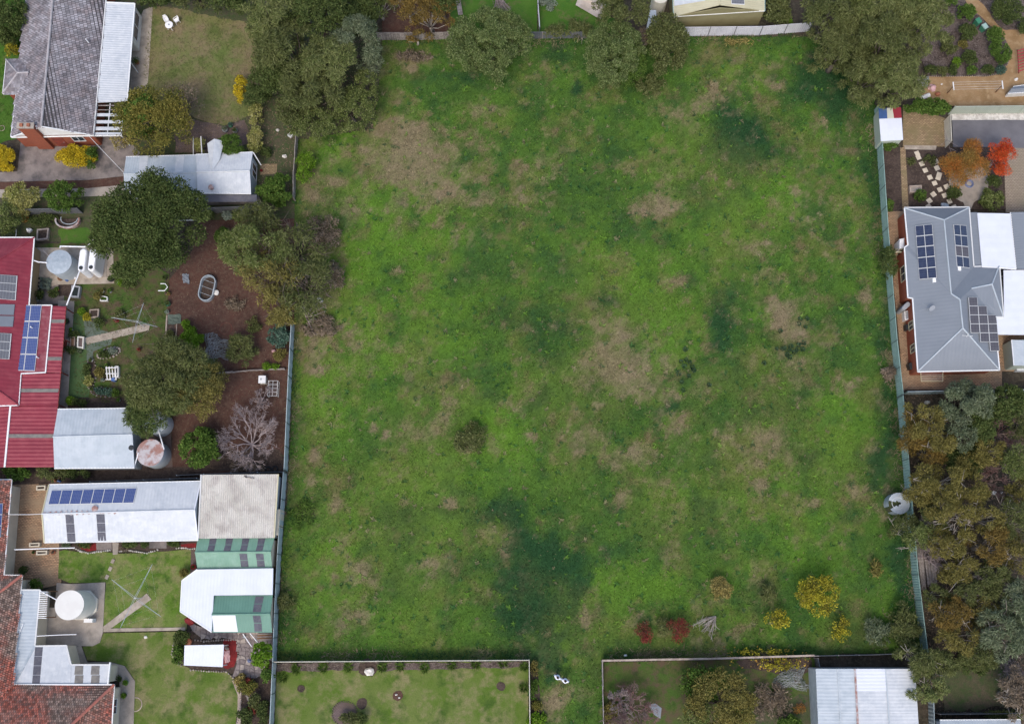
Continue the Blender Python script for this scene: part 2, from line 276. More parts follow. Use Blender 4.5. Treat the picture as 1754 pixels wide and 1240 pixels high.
# ---------------------------------------------------------------- object helpers
def rootloc(p):
    v=Vector((0,0,0))
    while p is not None: v=v+p.location; p=p.parent
    return v
def tag(o,label=None,cat=None,group=None,kind=None,category=None):
    cat=cat or category
    if label: o['label']=label
    if cat: o['category']=cat
    if group: o['group']=group
    if kind: o['kind']=kind
    return o
def thing(name,label,cat,loc,group=None):
    o=bpy.data.objects.new(name,None); col.objects.link(o); o.location=loc; o.empty_display_size=.3
    return tag(o,label,cat,group)
def link_mesh(name,me,parent=None,loc=None):
    o=bpy.data.objects.new(name,me); col.objects.link(o)
    if parent is not None: o.parent=parent
    if loc is not None: o.location=loc
    return o
class MB:
    def __init__(s): s.v=[]; s.f=[]; s.mi=[]; s.m=0
    def face(s,pts):
        k=len(s.v); s.v+= [tuple(p) for p in pts]; s.f.append(tuple(range(k,k+len(pts)))); s.mi.append(s.m)
    def prism(s,bot,top):
        n=len(bot); k=len(s.v); s.v+=[tuple(p) for p in bot]+[tuple(p) for p in top]
        s.f.append(tuple(range(k+n-1,k-1,-1))); s.f.append(tuple(range(k+n,k+2*n))); s.mi+=[s.m]*2
        for i in range(n):
            j=(i+1)%n; s.f.append((k+i,k+j,k+n+j,k+n+i)); s.mi.append(s.m)
    def slab(s,poly,th):   # 3D polygon extruded downwards
        s.prism([(p[0],p[1],p[2]-th) for p in poly],poly)
    def flat(s,poly,z0,z1): s.prism([(p[0],p[1],z0) for p in poly],[(p[0],p[1],z1) for p in poly])
    def box(s,c,size,rot=0,tilt=None):
        x,y,z=size[0]/2,size[1]/2,size[2]/2; cr,sr=math.cos(rot),math.sin(rot)
        def t(a,b,d): return (c[0]+a*cr-b*sr,c[1]+a*sr+b*cr,c[2]+d)
        s.prism([t(-x,-y,-z),t(x,-y,-z),t(x,y,-z),t(-x,y,-z)],[t(-x,-y,z),t(x,-y,z),t(x,y,z),t(-x,y,z)])
    def bar(s,a,b,w,h=None):
        a=Vector(a); b=Vector(b); d=b-a
        if d.length<1e-6: return
        d.normalize(); up=Vector((0,0,1)) if abs(d.z)<.95 else Vector((1,0,0))
        q=d.cross(up).normalized(); u=q.cross(d); h=h or w
        o=[(-1,-1),(1,-1),(1,1),(-1,1)]
        s.prism([a+q*(i*w/2)+u*(j*h/2) for i,j in o],[b+q*(i*w/2)+u*(j*h/2) for i,j in o])
    def tube(s,pts,rad,n=6,cap=True):
        pts=[Vector(p) for p in pts]; rr=rad if isinstance(rad,(list,tuple)) else [rad]*len(pts); k0=len(s.v); prev=None
        for i,p in enumerate(pts):
            d=(pts[min(i+1,len(pts)-1)]-pts[max(i-1,0)])
            d=d.normalized() if d.length>1e-9 else Vector((0,0,1))
            if prev is None: up=Vector((0,0,1)) if abs(d.z)<.9 else Vector((1,0,0)); q=d.cross(up).normalized()
            else: q=(prev-d*prev.dot(d)); q=q.normalized() if q.length>1e-6 else d.orthogonal().normalized()
            prev=q; u=q.cross(d)
            for j in range(n):
                a=2*math.pi*j/n; s.v.append(tuple(p+(q*math.cos(a)+u*math.sin(a))*rr[i]))
        for i in range(len(pts)-1):
            for j in range(n):
                a=k0+i*n+j; b=k0+i*n+(j+1)%n; s.f.append((a,b,b+n,a+n)); s.mi.append(s.m)
        if cap:
            s.f.append(tuple(range(k0+n-1,k0-1,-1))); e=k0+(len(pts)-1)*n; s.f.append(tuple(range(e,e+n))); s.mi+=[s.m]*2
    def lathe(s,c,prof,n=24,sx=1,sy=1,rot=0):   # prof: (r,z)
        k0=len(s.v)
        for r,z in prof:
            for j in range(n):
                a=2*math.pi*j/n; x=r*math.cos(a)*sx; y=r*math.sin(a)*sy
                s.v.append((c[0]+x*math.cos(rot)-y*math.sin(rot),c[1]+x*math.sin(rot)+y*math.cos(rot),c[2]+z))
        for i in range(len(prof)-1):
            for j in range(n):
                a=k0+i*n+j; b=k0+i*n+(j+1)%n; s.f.append((a,b,b+n,a+n)); s.mi.append(s.m)
        s.f.append(tuple(range(k0+n-1,k0-1,-1))); e=k0+(len(prof)-1)*n; s.f.append(tuple(range(e,e+n))); s.mi+=[s.m]*2
    def mesh(s,name,mats,off=Vector((0,0,0)),smooth=False):
        me=bpy.data.meshes.new(name); me.from_pydata([(a-off.x,b-off.y,c-off.z) for a,b,c in s.v],[],s.f)
        if not isinstance(mats,(list,tuple)): mats=[mats]
        for m in mats: me.materials.append(M[m])
        if len(mats)>1: me.polygons.foreach_set('material_index',s.mi)
        if smooth: me.polygons.foreach_set('use_smooth',[True]*len(s.f))
        bm=bmesh.new(); bm.from_mesh(me); bmesh.ops.recalc_face_normals(bm,faces=bm.faces); bm.to_mesh(me); bm.free()
        return me
    def build(s,name,mats,parent=None,smooth=False,**kw):
        off=rootloc(parent) if parent is not None else kw.pop('origin',None)
        if off is None:
            a=np.array(s.v); off=Vector(((a[:,0].min()+a[:,0].max())/2,(a[:,1].min()+a[:,1].max())/2,a[:,2].min()))
        kw.pop('origin',None)
        o=link_mesh(name,s.mesh(name,mats,off,smooth),parent,None if parent is not None else off)
        return tag(o,**kw)
def wp(pts,z=0): return [W(p[0],p[1],p[2] if len(p)>2 else z) for p in pts]
def struct(name,px,z,m,th=.0,label=None,rag=0.0,seed=1,parent=None):
    """a piece of ground laid as a sheet or low slab; rag roughens its edge"""
    P=wp(px); rnd=random.Random(seed)
    if rag:
        Q=[]
        for i in range(len(P)):
            a,b=P[i],P[(i+1)%len(P)]; n=max(2,int((b-a).length/.5)); d=(b-a); nn=Vector((-d.y,d.x,0)).normalized() if d.length else Vector((0,0,0))
            for k in range(n): Q.append(a+d*(k/n)+nn*rnd.uniform(-rag,rag))
        P=Q
    b=MB(); b.flat(P,-.05,z+th)
    o=b.build(name,m,kind='structure')
    if label: o['label']=label
    return o
def inset(poly,d):
    n=len(poly); area=sum(poly[i].x*poly[(i+1)%n].y-poly[(i+1)%n].x*poly[i].y for i in range(n)); sg=1 if area>0 else -1
    out=[]
    for i in range(n):
        p0,p1,p2=poly[i-1],poly[i],poly[(i+1)%n]
        a=(p1-p0).to_2d().normalized(); b=(p2-p1).to_2d().normalized()
        na=Vector((-a.y,a.x))*sg; nb=Vector((-b.y,b.x))*sg
        m=na+nb; L=m.dot(na); q=p1.to_2d()+m*(d/L if abs(L)>.1 else d)
        out.append(Vector((q.x,q.y,p1.z)))
    return out
def ribbed(name,pts,m,parent,along,pitch=.25,amp=.015,th=.08,base=True,**kw):
    """profiled sheet: polygon cut into strips across 'along' and folded into ribs, over a thin deck"""
    pts=[Vector(p) for p in pts]; n=Vector((0,0,0))
    for i in range(len(pts)): n+=pts[i].cross(pts[(i+1)%len(pts)])
    n.normalize()
    if n.z<0: n=-n; pts=pts[::-1]
    d=Vector(along); d=(d-n*d.dot(n)).normalized()
    bm=bmesh.new(); vv=[bm.verts.new(p) for p in pts]; bm.faces.new(vv)
    bmesh.ops.triangulate(bm,faces=bm.faces[:]) if len(pts)>4 else None
    ds=[p.dot(d) for p in pts]; lo,hi=min(ds),max(ds); k=1; cuts=[]
    while lo+k*pitch/2<hi-1e-4 and k<400:
        bmesh.ops.bisect_plane(bm,geom=bm.verts[:]+bm.edges[:]+bm.faces[:],plane_co=d*(lo+k*pitch/2),plane_no=d); k+=1
    for v in bm.verts:
        q=round((v.co.dot(d)-lo)/(pitch/2),2)
        ev=(int(round(q))%2==0) if abs(q-round(q))<.02 else True
        v.co+=n*(0 if ev else amp)+n*.004
    if base:
        k0=[bm.verts.new(p-n*.002) for p in pts]; k1=[bm.verts.new(p-n*.002-Vector((0,0,th))) for p in pts]
        bm.faces.new(k0); bm.faces.new(k1[::-1])
        for i in range(len(pts)): j=(i+1)%len(pts); bm.faces.new((k0[i],k1[i],k1[j],k0[j]))
    off=rootloc(parent)
    bmesh.ops.translate(bm,verts=bm.verts[:],vec=-off)
    me=bpy.data.meshes.new(name); bm.to_mesh(me); bm.free(); me.materials.append(M[m])
    return tag(link_mesh(name,me,parent),**kw)
def lift(pts,h):
    pts=[Vector(p) for p in pts]; n=(pts[1]-pts[0]).cross(pts[2]-pts[0]).normalized()
    if n.z<0: n=-n
    return [p+n*h for p in pts]
def bil(q,s,t): return (q[0]*(1-s)+q[1]*s)*(1-t)+(q[3]*(1-s)+q[2]*s)*t
def strip(parent,quad,s0,s1,t0,t1,m,h=.025,name='skylight_sheet',th=.02,ribs=True):
    """an inlaid sheet on a roof quad (fractions s along AB, t along AD)"""
    p=lift([bil(quad,s0,t0),bil(quad,s1,t0),bil(quad,s1,t1),bil(quad,s0,t1)],h)
    b=MB(); b.slab(p,th)
    return b.build(name,m,parent)
def wall(parent,a,b,z0,z1,m,th=.12,name='wall',peak=None):
    """wall between ground points a,b; peak=(t,z) adds a gable"""
    a=Vector((a.x,a.y,0)); b=Vector((b.x,b.y,0)); d=(b-a).normalized(); n=Vector((-d.y,d.x,0))*th/2
    prof=[(0,z0),(1,z0),(1,z1)]+([peak] if peak else [])+[(0,z1)]
    f=[a+(b-a)*t+Vector((0,0,z))-n for t,z in prof]; g=[p+n*2 for p in f]
    mb=MB(); mb.prism(f,g); return mb.build(name,m,parent)
def opening(parent,a,b,t0,t1,z0,z1,side=1,door=False,frame='white_paint',th=.12):
    """window or door proud of the wall between a and b"""
    a=Vector((a.x,a.y,0)); b=Vector((b.x,b.y,0)); d=(b-a).normalized(); n=Vector((-d.y,d.x,0))*side
    p=a+(b-a)*t0+n*(th/2+.002); q=a+(b-a)*t1+n*(th/2+.002); e=.06
    mb=MB(); Z=Vector((0,0,1))
    if door:
        mb.prism([p+Z*z0,q+Z*z0,q+Z*z1,p+Z*z1],[p+Z*z0+n*.04,q+Z*z0+n*.04,q+Z*z1+n*.04,p+Z*z1+n*.04]); o=mb.build('door',frame,parent)
        hb=MB(); c=p+(q-p)*.85+Z*(z0+1)+n*.06; hb.box(c,(.05,.05,.12)); hb.build('handle','grey_plastic',o); return o
    for x,y,z,ww in ((p,q,z0,1),(p,q,z1-e,1)): mb.prism([x+Z*z,y+Z*z,y+Z*(z+e),x+Z*(z+e)],[x+Z*z+n*.05,y+Z*z+n*.05,y+Z*(z+e)+n*.05,x+Z*(z+e)+n*.05])
    m_=(p+q)/2
    for x in (p,m_-d*e/2,q-d*e): mb.prism([x+Z*(z0+e),x+d*e+Z*(z0+e),x+d*e+Z*(z1-e),x+Z*(z1-e)],[x+Z*(z0+e)+n*.05,x+d*e+Z*(z0+e)+n*.05,x+d*e+Z*(z1-e)+n*.05,x+Z*(z1-e)+n*.05])
    o=mb.build('window',frame,parent)
    gb=MB(); gb.prism([p+Z*z0,q+Z*z0,q+Z*z1,p+Z*z1],[p+Z*z0+n*.015,q+Z*z0+n*.015,q+Z*z1+n*.015,p+Z*z1+n*.015]); gb.build('pane','glass',o)
    return o
def gutter(parent,pts,m='gutter_white',w_=.11,name='gutter'):
    mb=MB()
    for a,b in zip(pts[:-1],pts[1:]): mb.bar(a,b,w_,.09)
    return mb.build(name,m,parent)
def gable(name,label,cat,e,r,ze,zr,rm,wm,ins=.2,pitch=.25,amp=.014,rm2=None,cap=None,gut='gutter_white',walls=True):
    E=wp(e,ze); Rr=wp(r,zr); c=sum((p for p in E),Vector())/4
    t=thing(name,label,cat,(c.x,c.y,0)); al=Rr[1]-Rr[0]
    q1=[Rr[0],Rr[1],E[1],E[0]]; q2=[Rr[1],Rr[0],E[3],E[2]]
    if rm: ribbed('roof',q1,rm,t,al,pitch,amp); ribbed('roof',q2,rm2 or rm,t,al,pitch,amp)
    cb=MB(); cb.tube([p+Vector((0,0,.02)) for p in Rr],.09,8); cb.build('ridge_cap',cap or rm or 'flashing',t)
    for a,b in ((E[0],E[1]),(E[2],E[3])): gutter(t,[a-Vector((0,0,.03)),b-Vector((0,0,.03))],gut)
    I=inset([Vector((p.x,p.y,ze)) for p in E],ins)
    if walls:
        def fr(a,b,p): d=(b-a).to_2d(); return max(.05,min(.95,(p-a).to_2d().dot(d)/d.length_squared))
        wall(t,I[0],I[1],0,ze-.1,wm); wall(t,I[2],I[3],0,ze-.1,wm)
        wall(t,I[1],I[2],0,ze-.12,wm,peak=(fr(I[1],I[2],Rr[1]),zr-.14)); wall(t,I[3],I[0],0,ze-.12,wm,peak=(fr(I[3],I[0],Rr[0]),zr-.14))
    return t,q1,q2,I
def tiles(parent,name,poly,m,down,tw=.33,tl=.36,lap=.03,seed=1):
    """individually laid roof tiles, joined into one part"""
    poly=[Vector(p) for p in poly]; n=Vector((0,0,0))
    for i in range(len(poly)): n+=poly[i].cross(poly[(i+1)%len(poly)])
    n.normalize(); n=n if n.z>0 else -n
    d=Vector(down); d=(d-n*d.dot(n)).normalized(); s=n.cross(d).normalized(); o=poly[0]
    P=[((p-o).dot(s),(p-o).dot(d)) for p in poly]; rnd=random.Random(seed)
    x0,x1=min(p[0] for p in P),max(p[0] for p in P); y0,y1=min(p[1] for p in P),max(p[1] for p in P)
    def inside(x,y):
        c=False
        for i in range(len(P)):
            a,b=P[i],P[i-1]
            if (a[1]>y)!=(b[1]>y) and x<(b[0]-a[0])*(y-a[1])/(b[1]-a[1])+a[0]: c=not c
        return c
    mb=MB(); j=0; y=y0
    while y<y1:
        x=x0+(tw/2 if j%2 else 0)-tw
        while x<x1+tw:
            if inside(x+tw/2,y+tl/2):
                g=.02; a=rnd.uniform(0,.01)
                A=[o+s*(x+g)+d*(y+.035)+n*.02,o+s*(x+tw-g)+d*(y+.035)+n*.02,o+s*(x+tw-g)+d*(y+tl)+n*(.02+lap+a),o+s*(x+g)+d*(y+tl)+n*(.02+lap+a)]
                k=len(mb.v); mb.v+=[tuple(q) for q in A]+[tuple(A[3]-n*(lap+.02)),tuple(A[2]-n*(lap+.02))]
                mb.f+=[(k,k+1,k+2,k+3),(k+3,k+2,k+5,k+4)]; mb.mi+=[0,0]
            x+=tw
        y+=tl; j+=1
    mb2=mb; off=rootloc(parent); me=bpy.data.meshes.new(name); me.from_pydata([(a-off.x,b-off.y,c-off.z) for a,b,c in mb2.v],[],mb2.f); me.materials.append(M[m])
    return tag(link_mesh(name,me,parent),kind='stuff')
def deck(parent,poly,m,th=.1,name='roof'):
    b=MB(); b.slab(poly,th); return b.build(name,m,parent)
def solar(parent,quad,nx,ny,m='cells_blue',h=.1,gap=.008,skip=(),frame='flashing'):
    """solar panels, one object each, over the 3D quad A(top-left) B C D"""
    q=lift(quad,h)
    for i in range(nx):
        for j in range(ny):
            if (i,j) in skip: continue
            p=[bil(q,(i+gap)/nx,(j+gap)/ny),bil(q,(i+1-gap)/nx,(j+gap)/ny),bil(q,(i+1-gap)/nx,(j+1-gap)/ny),bil(q,(i+gap)/nx,(j+1-gap)/ny)]
            off=rootloc(parent); n=(p[1]-p[0]).cross(p[3]-p[0]).normalized(); n=n if n.z>0 else -n
            c=sum(p,Vector())/4; inn=[c+(x-c)*.94+n*.004 for x in p]
            v=[x for x in p]+[x-n*.045 for x in p]+inn
            me=bpy.data.meshes.new('solar_panel'); me.from_pydata([tuple(x-off) for x in v],[],[(0,1,2,3),(7,6,5,4),(0,4,5,1),(1,5,6,2),(2,6,7,3),(3,7,4,0),(8,9,10,11)])
            me.materials.append(M[frame]); me.materials.append(M[m]); me.polygons[6].material_index=1
            uv=me.uv_layers.new(); 
            for k,(a,b) in enumerate(((0,0),(1,0),(1,1),(0,1))): uv.data[me.polygons[6].loop_start+k].uv=(a,b)
            link_mesh('solar_panel',me,parent)
_fm={}
def fence(name,label,px,h,m,plen=2.4,post='fence_green',ribs=12,rail=True,cat='fence',skip=None,jit=0,z=0,group=None):
    P=wp(px); t=thing(name,label,cat,P[0],group); t.location.z=0; rnd=random.Random(len(label)); off=t.location
    for a,b in zip(P[:-1],P[1:]):
        L=(b-a).length; n=max(1,round(L/plen)); l=L/n; d=(b-a)/L; ang=math.atan2(d.y,d.x)
        key=(round(l,1),h,m,ribs)
        if key not in _fm:
            mb=MB(); K=ribs*2
            lk=round(l,1)
            for k in range(K):
                x0=lk*k/K; x1=lk*(k+1)/K; y0=.02 if (k//1)%2 else -.02; y1=-y0
                mb.face([(x0,y0,.03),(x1,y1,.03),(x1,y1,h-.05),(x0,y0,h-.05)])
            mb.prism([(0,-.03,h-.05),(lk,-.03,h-.05),(lk,.03,h-.05),(0,.03,h-.05)],[(0,-.03,h),(lk,-.03,h),(lk,.03,h),(0,.03,h)])
            me=bpy.data.meshes.new('fence_panel'); me.from_pydata(mb.v,[],mb.f); me.materials.append(M[m])
            pb=MB(); pb.box((0,0,(h+.03)/2),(.075,.085,h+.03)); _fm[key]=(me,pb.mesh('post',post))
        me,pm=_fm[key]
        for k in range(n):
            o=link_mesh('fence_panel',me,t,a+d*(l*k)-off+Vector((0,0,rnd.uniform(0,.03)))); o.rotation_euler=(rnd.uniform(-jit,jit),0,ang)
            o.scale=(l/round(l,1),1,1)
            p=link_mesh('post',pm,t,a+d*(l*k)-off); p.rotation_euler=(0,0,ang)
        p=link_mesh('post',pm,t,b-off); p.rotation_euler=(0,0,ang)
    return t
# ---------------------------------------------------------------- foliage
def quads(name,V,m,parent=None,origin=Vector((0,0,0)),colr=None,**kw):
    """V: (n,4,3) array, one free leaf or blade per row"""
    n=len(V); me=bpy.data.meshes.new(name); V=V-np.array(origin)
    me.vertices.add(4*n); me.vertices.foreach_set('co',V.reshape(-1).astype(np.float32))
    me.loops.add(4*n); me.loops.foreach_set('vertex_index',np.arange(4*n,dtype=np.int32))
    me.polygons.add(n); me.polygons.foreach_set('loop_start',np.arange(0,4*n,4,dtype=np.int32))
    me.update(calc_edges=True); me.materials.append(M[m])
    if colr is not None:
        a=me.attributes.new('col','FLOAT_COLOR','POINT'); c=np.ones((4*n,4),np.float32); c[:,:3]=np.repeat(colr,4,axis=0); a.data.foreach_set('color',c.reshape(-1))
    o=link_mesh(name,me,parent,None if parent is not None else origin); return tag(o,**kw)
def leaves(rs,P,D,L,Wd,jit=.6,droop=0.0,flat=.6):
    n=len(P); A=D*1.0+rs.normal(0,jit,(n,3)); A[:,2]-=droop; A/=np.linalg.norm(A,axis=1)[:,None]+1e-9
    N=D+np.array([0,0,flat])+rs.normal(0,.45,(n,3)); S=np.cross(A,N); S/=np.linalg.norm(S,axis=1)[:,None]+1e-9
    l=(L*rs.uniform(.6,1.3,n))[:,None]; w_=(Wd*rs.uniform(.7,1.3,n))[:,None]
    V=np.stack([P-A*l/2,P+S*w_/2,P+A*l/2,P-S*w_/2],axis=1); return V
KIND={ # leaf material, leaf length, width, clump radius (share of crown), clumps per crown, leaves per m2 of clump, droop, z-squash, limb material
 'dense':  ('leaf_dark',.26,.12,.2,1.5,120,.1,.8,'bark'),
 'gum':    ('leaf_olive',.42,.075,.23,1.0,115,.7,.8,'bark'),
 'wattle': ('leaf_round',.22,.08,.17,1.1,150,.0,.8,'bark'),
 'tuft':   ('leaf_gold_olive',.34,.06,.27,.62,165,.0,.85,'pale_bark'),
 'round':  ('leaf_round',.21,.08,.13,1.35,185,.0,1.0,'bark'),
 'shrub':  ('leaf_green',.17,.09,.26,1.2,220,.0,.8,'bark'),
 'broad':  ('leaf_green',.24,.16,.24,1.1,130,.1,.8,'bark'),
 'sparse': ('leaf_autumn',.19,.11,.2,1.3,55,.0,.8,'bark'),
 'fine':   ('leaf_crimson',.2,.045,.3,.9,150,.0,.7,'twig'),
}
NL=[0]
def tree(name,label,u,v,r,h,kind='gum',leaf=None,dens=1.0,bare=0,seed=None,cat=None,low=.35,parts=True,group=None,k=1.0,flatc=.8,trunkm=None):
    """crown centred on pixel (u,v) with pixel radius r (or rx,ry), total height h metres"""
    low=(.05 if h<=2.6 else .17) if low==.35 else low
    rx,ry=(r if isinstance(r,tuple) else (r,r)); gk={'gum':1.2,'tuft':1.15,'dense':1.2,'round':1.17}.get(kind,1.08); rx*=gk; ry*=gk; lm,L,Wd,cr,cn,dn,dr,sq,bk=KIND[kind]; lm=leaf or lm; bk=trunkm or bk
    rs=np.random.RandomState(seed if seed is not None else (int(u*7+v*13)%99991)); zc=h*(low+1)/2
    C=W(u,v,zc); s=mpp(u,v,zc); Rx,Ry=rx*s,ry*s; Rz=h*(1-low)/2; Rm=(Rx*Ry)**.5
    t=thing(name,label,cat or ('tree' if h>3 else 'shrub'),(C.x,C.y,0),group)
    rc0=max(.28,cr*Rm)*(1 if Rm>1 else 1.15); n=int(max(7,cn*1.9*(Rx*Ry)/(rc0**2)))
    a=rs.uniform(0,2*np.pi,n); q=np.sqrt(rs.uniform(0,1,n)); am=.0 if kind=='round' else .05; q=q*(1+am*np.sin(3*a+rs.uniform(0,6))+am*.9*np.sin(7*a+rs.uniform(0,6)))
    up=rs.rand(n)<.72
    z=np.where(up,np.sqrt(np.clip(1-(q*.97)**2,0.02,1))*rs.uniform(.55,1,n),rs.uniform(-.8,.3,n))
    rc=rc0*rs.uniform(.65,1.25,n)
    cx=C.x+np.cos(a)*q*(Rx-rc*.75).clip(.05); cy=C.y+np.sin(a)*q*(Ry-rc*.75).clip(.05); cz=C.z+z*max(Rz-rc0*.5,.1)
    cl=np.stack([cx,cy,cz],1)
    cnt=np.maximum(12,(dn*dens*k*rc**2*3.6)).astype(int); idx=np.repeat(np.arange(n),cnt); N=len(idx)
    D=rs.normal(0,1,(N,3)); D[:,2]=np.where(rs.rand(N)<.75,np.abs(D[:,2]),D[:,2]); D/=np.linalg.norm(D,axis=1)[:,None]
    rad=rc[idx]*(1-.5*rs.rand(N)**2)*rs.choice([1,1,1,1.2],N); P=cl[idx]+D*rad[:,None]*np.array([1,1,sq])
    P[:,2]=np.maximum(P[:,2],.04)
    V=leaves(rs,P,D,L,Wd,droop=dr); V[:,:,2]=np.maximum(V[:,:,2],.02); NL[0]+=N
    mb=MB(); base=Vector((C.x,C.y,0)); tr=max(.04,.035*h)*(1 if h>3 else .7); top=Vector((C.x+rs.uniform(-.1,.1)*Rm,C.y+rs.uniform(-.1,.1)*Rm,h*(low*.8+.12)))
    mb.tube([base-Vector((0,0,.1)),base.lerp(top,.5)+Vector((rs.uniform(-.1,.1),rs.uniform(-.1,.1),0)),top],[tr*1.3,tr,tr*.75],7)
    for i in rs.permutation(n)[:min(n,14)]:
        c=Vector(cl[i]); mid=top.lerp(c,.5)+Vector((rs.uniform(-.12,.12)*Rm,rs.uniform(-.12,.12)*Rm,-rs.uniform(.0,.1)*h*.5))
        mb.tube([top-Vector((0,0,rs.uniform(0,.15)*h*.3)),mid,c],[tr*.4,tr*.2,tr*.06],5)
    if bare:
        for _ in range(int(bare*5)):
            a0=rs.uniform(0,6.28); rr=rs.uniform(.3,1.0); e=Vector((C.x+math.cos(a0)*Rx*rr,C.y+math.sin(a0)*Ry*rr,C.z+Rz*rs.uniform(.3,.85)*(1-.4*rr)))
            s0=top.lerp(e,.5); s0.z=top.z+.6*(e.z-top.z); mb.tube([top,s0,e],[tr*.32,tr*.16,tr*.05],5)
            for _ in range(5):
                x=s0.lerp(e,rs.uniform(.2,1)); y=x+Vector((rs.normal()*.22*Rm,rs.normal()*.22*Rm,rs.uniform(0,.1)*h)); mb.tube([x,y],[tr*.16,.012],4)
    mb.build('trunk',bk,t,smooth=True)
    quads('crown',V,lm,t,rootloc(t))
    return t
def bare_tree(name,label,u,v,r,h,m='twig',n=26,seed=1,spread=1.0,cat='tree',thin=.014):
    rs=random.Random(seed); zc=h*.6; C=W(u,v,zc); s=mpp(u,v,zc); Rm=r*s; t=thing(name,label,cat,(C.x,C.y,0)); mb=MB(); tw=MB()
    base=Vector((C.x,C.y,0)); fork=base+Vector((0,0,h*.22)); tr=.03*h+.03
    mb.tube([base-Vector((0,0,.1)),fork],[tr*1.2,tr],8)
    def grow(p,d,l,rad,dep):
        q=p+d*l*.5+Vector((rs.gauss(0,.06),rs.gauss(0,.06),rs.gauss(0,.04)))*l; e=p+d*l
        (mb if dep<1 else tw).tube([p,q,e],[rad,rad*.8,rad*.6],5 if dep<2 else 3,cap=False)
        if dep>=4 or len(tw.v)>110000: return
        for k in range(rs.choice([3,4,4]) if dep<3 else 4):
            x=p.lerp(e,rs.uniform(.45,1)); nd=(d+Vector((rs.gauss(0,.55),rs.gauss(0,.55),rs.gauss(0,.3)+.05))).normalized()
            grow(x,nd,l*rs.uniform(.5,.75),max(thin,rad*.6),dep+1)
    for k in range(n//3):
        a=6.283*k/(n//3)+rs.uniform(-.3,.3); el=rs.uniform(.25,.9); d=Vector((math.cos(a)*math.cos(el),math.sin(a)*math.cos(el),math.sin(el)*h/Rm/1.2)).normalized()
        grow(fork,d,Rm*.55*rs.uniform(.75,1.1),tr*.5,0)
    o=mb.build('trunk',m,t,smooth=True); tw.build('branches',m,t)
    return t
def pointin(P,px):
    u,v=px; c=np.zeros(len(u),bool)
    for i in range(len(P)):
        (x1,y1),(x2,y2)=P[i][:2],P[i-1][:2]
        if y1==y2: continue
        c^=((y1>v)!=(y2>v))&(u<(x2-x1)*(v-y1)/(y2-y1)+x1)
    return c
def scatter(rs,px,dens):
    a=np.array([tuple(W(*p[:2])) for p in px]); x0,y0=a[:,0].min(),a[:,1].min(); x1,y1=a[:,0].max(),a[:,1].max()
    n=int((x1-x0)*(y1-y0)*dens); x=rs.uniform(x0,x1,n); y=rs.uniform(y0,y1,n); k=pointin([tuple(p) for p in a],(x,y)); return x[k],y[k]
def blades(rs,x,y,L,Wd,z=.03,up=.5):
    n=len(x); a=rs.uniform(0,6.283,n); e=rs.uniform(.05,up,n); A=np.stack([np.cos(a),np.sin(a),e],1); A/=np.linalg.norm(A,axis=1)[:,None]
    S=np.stack([-np.sin(a),np.cos(a),rs.normal(0,.25,n)],1); P=np.stack([x,y,np.full(n,z)],1)
    l=(L*rs.uniform(.5,1.4,n))[:,None]; w_=(Wd*rs.uniform(.6,1.3,n))[:,None]
    return np.stack([P-S*w_/2,P+S*w_/2,P+A*l+S*w_*.15,P+A*l-S*w_*.15],1)
def lawn_grass(label,px,m,dens=26,seed=1,L=.17,Wd=.06,z=.06):
    rs=np.random.RandomState(seed); x,y=scatter(rs,px,dens)
    a=W(*px[0][:2]); quads('grass',blades(rs,x,y,L,Wd,z),m,None,Vector((a.x,a.y,0)),kind='stuff',label=label,category='grass')
def litter(label,px,m='litter',dens=14,seed=2,name='leaf_litter',L=.16,Wd=.08,z=.03,cat='leaf litter',up=.4):
    rs=np.random.RandomState(seed); x,y=scatter(rs,px,dens); a=W(*px[0][:2])
    quads(name,blades(rs,x,y,L,Wd,z,up),m,None,Vector((a.x,a.y,0)),kind='stuff',label=label,category=cat)
def polytube(mb,px,z,r,n=6): mb.tube([W(p[0],p[1],p[2] if len(p)>2 else z) for p in px],r,n)
# ================================================================ GROUND
b=MB(); S_=1500; b.prism([(-S_,-S_,-.6),(S_,-S_,-.6),(S_,S_,-.6),(-S_,S_,-.6)],[(-S_,-S_,0),(S_,-S_,0),(S_,S_,0),(-S_,S_,0)])
b.build('ground','soil',kind='structure',origin=Vector((0,0,-.6)))
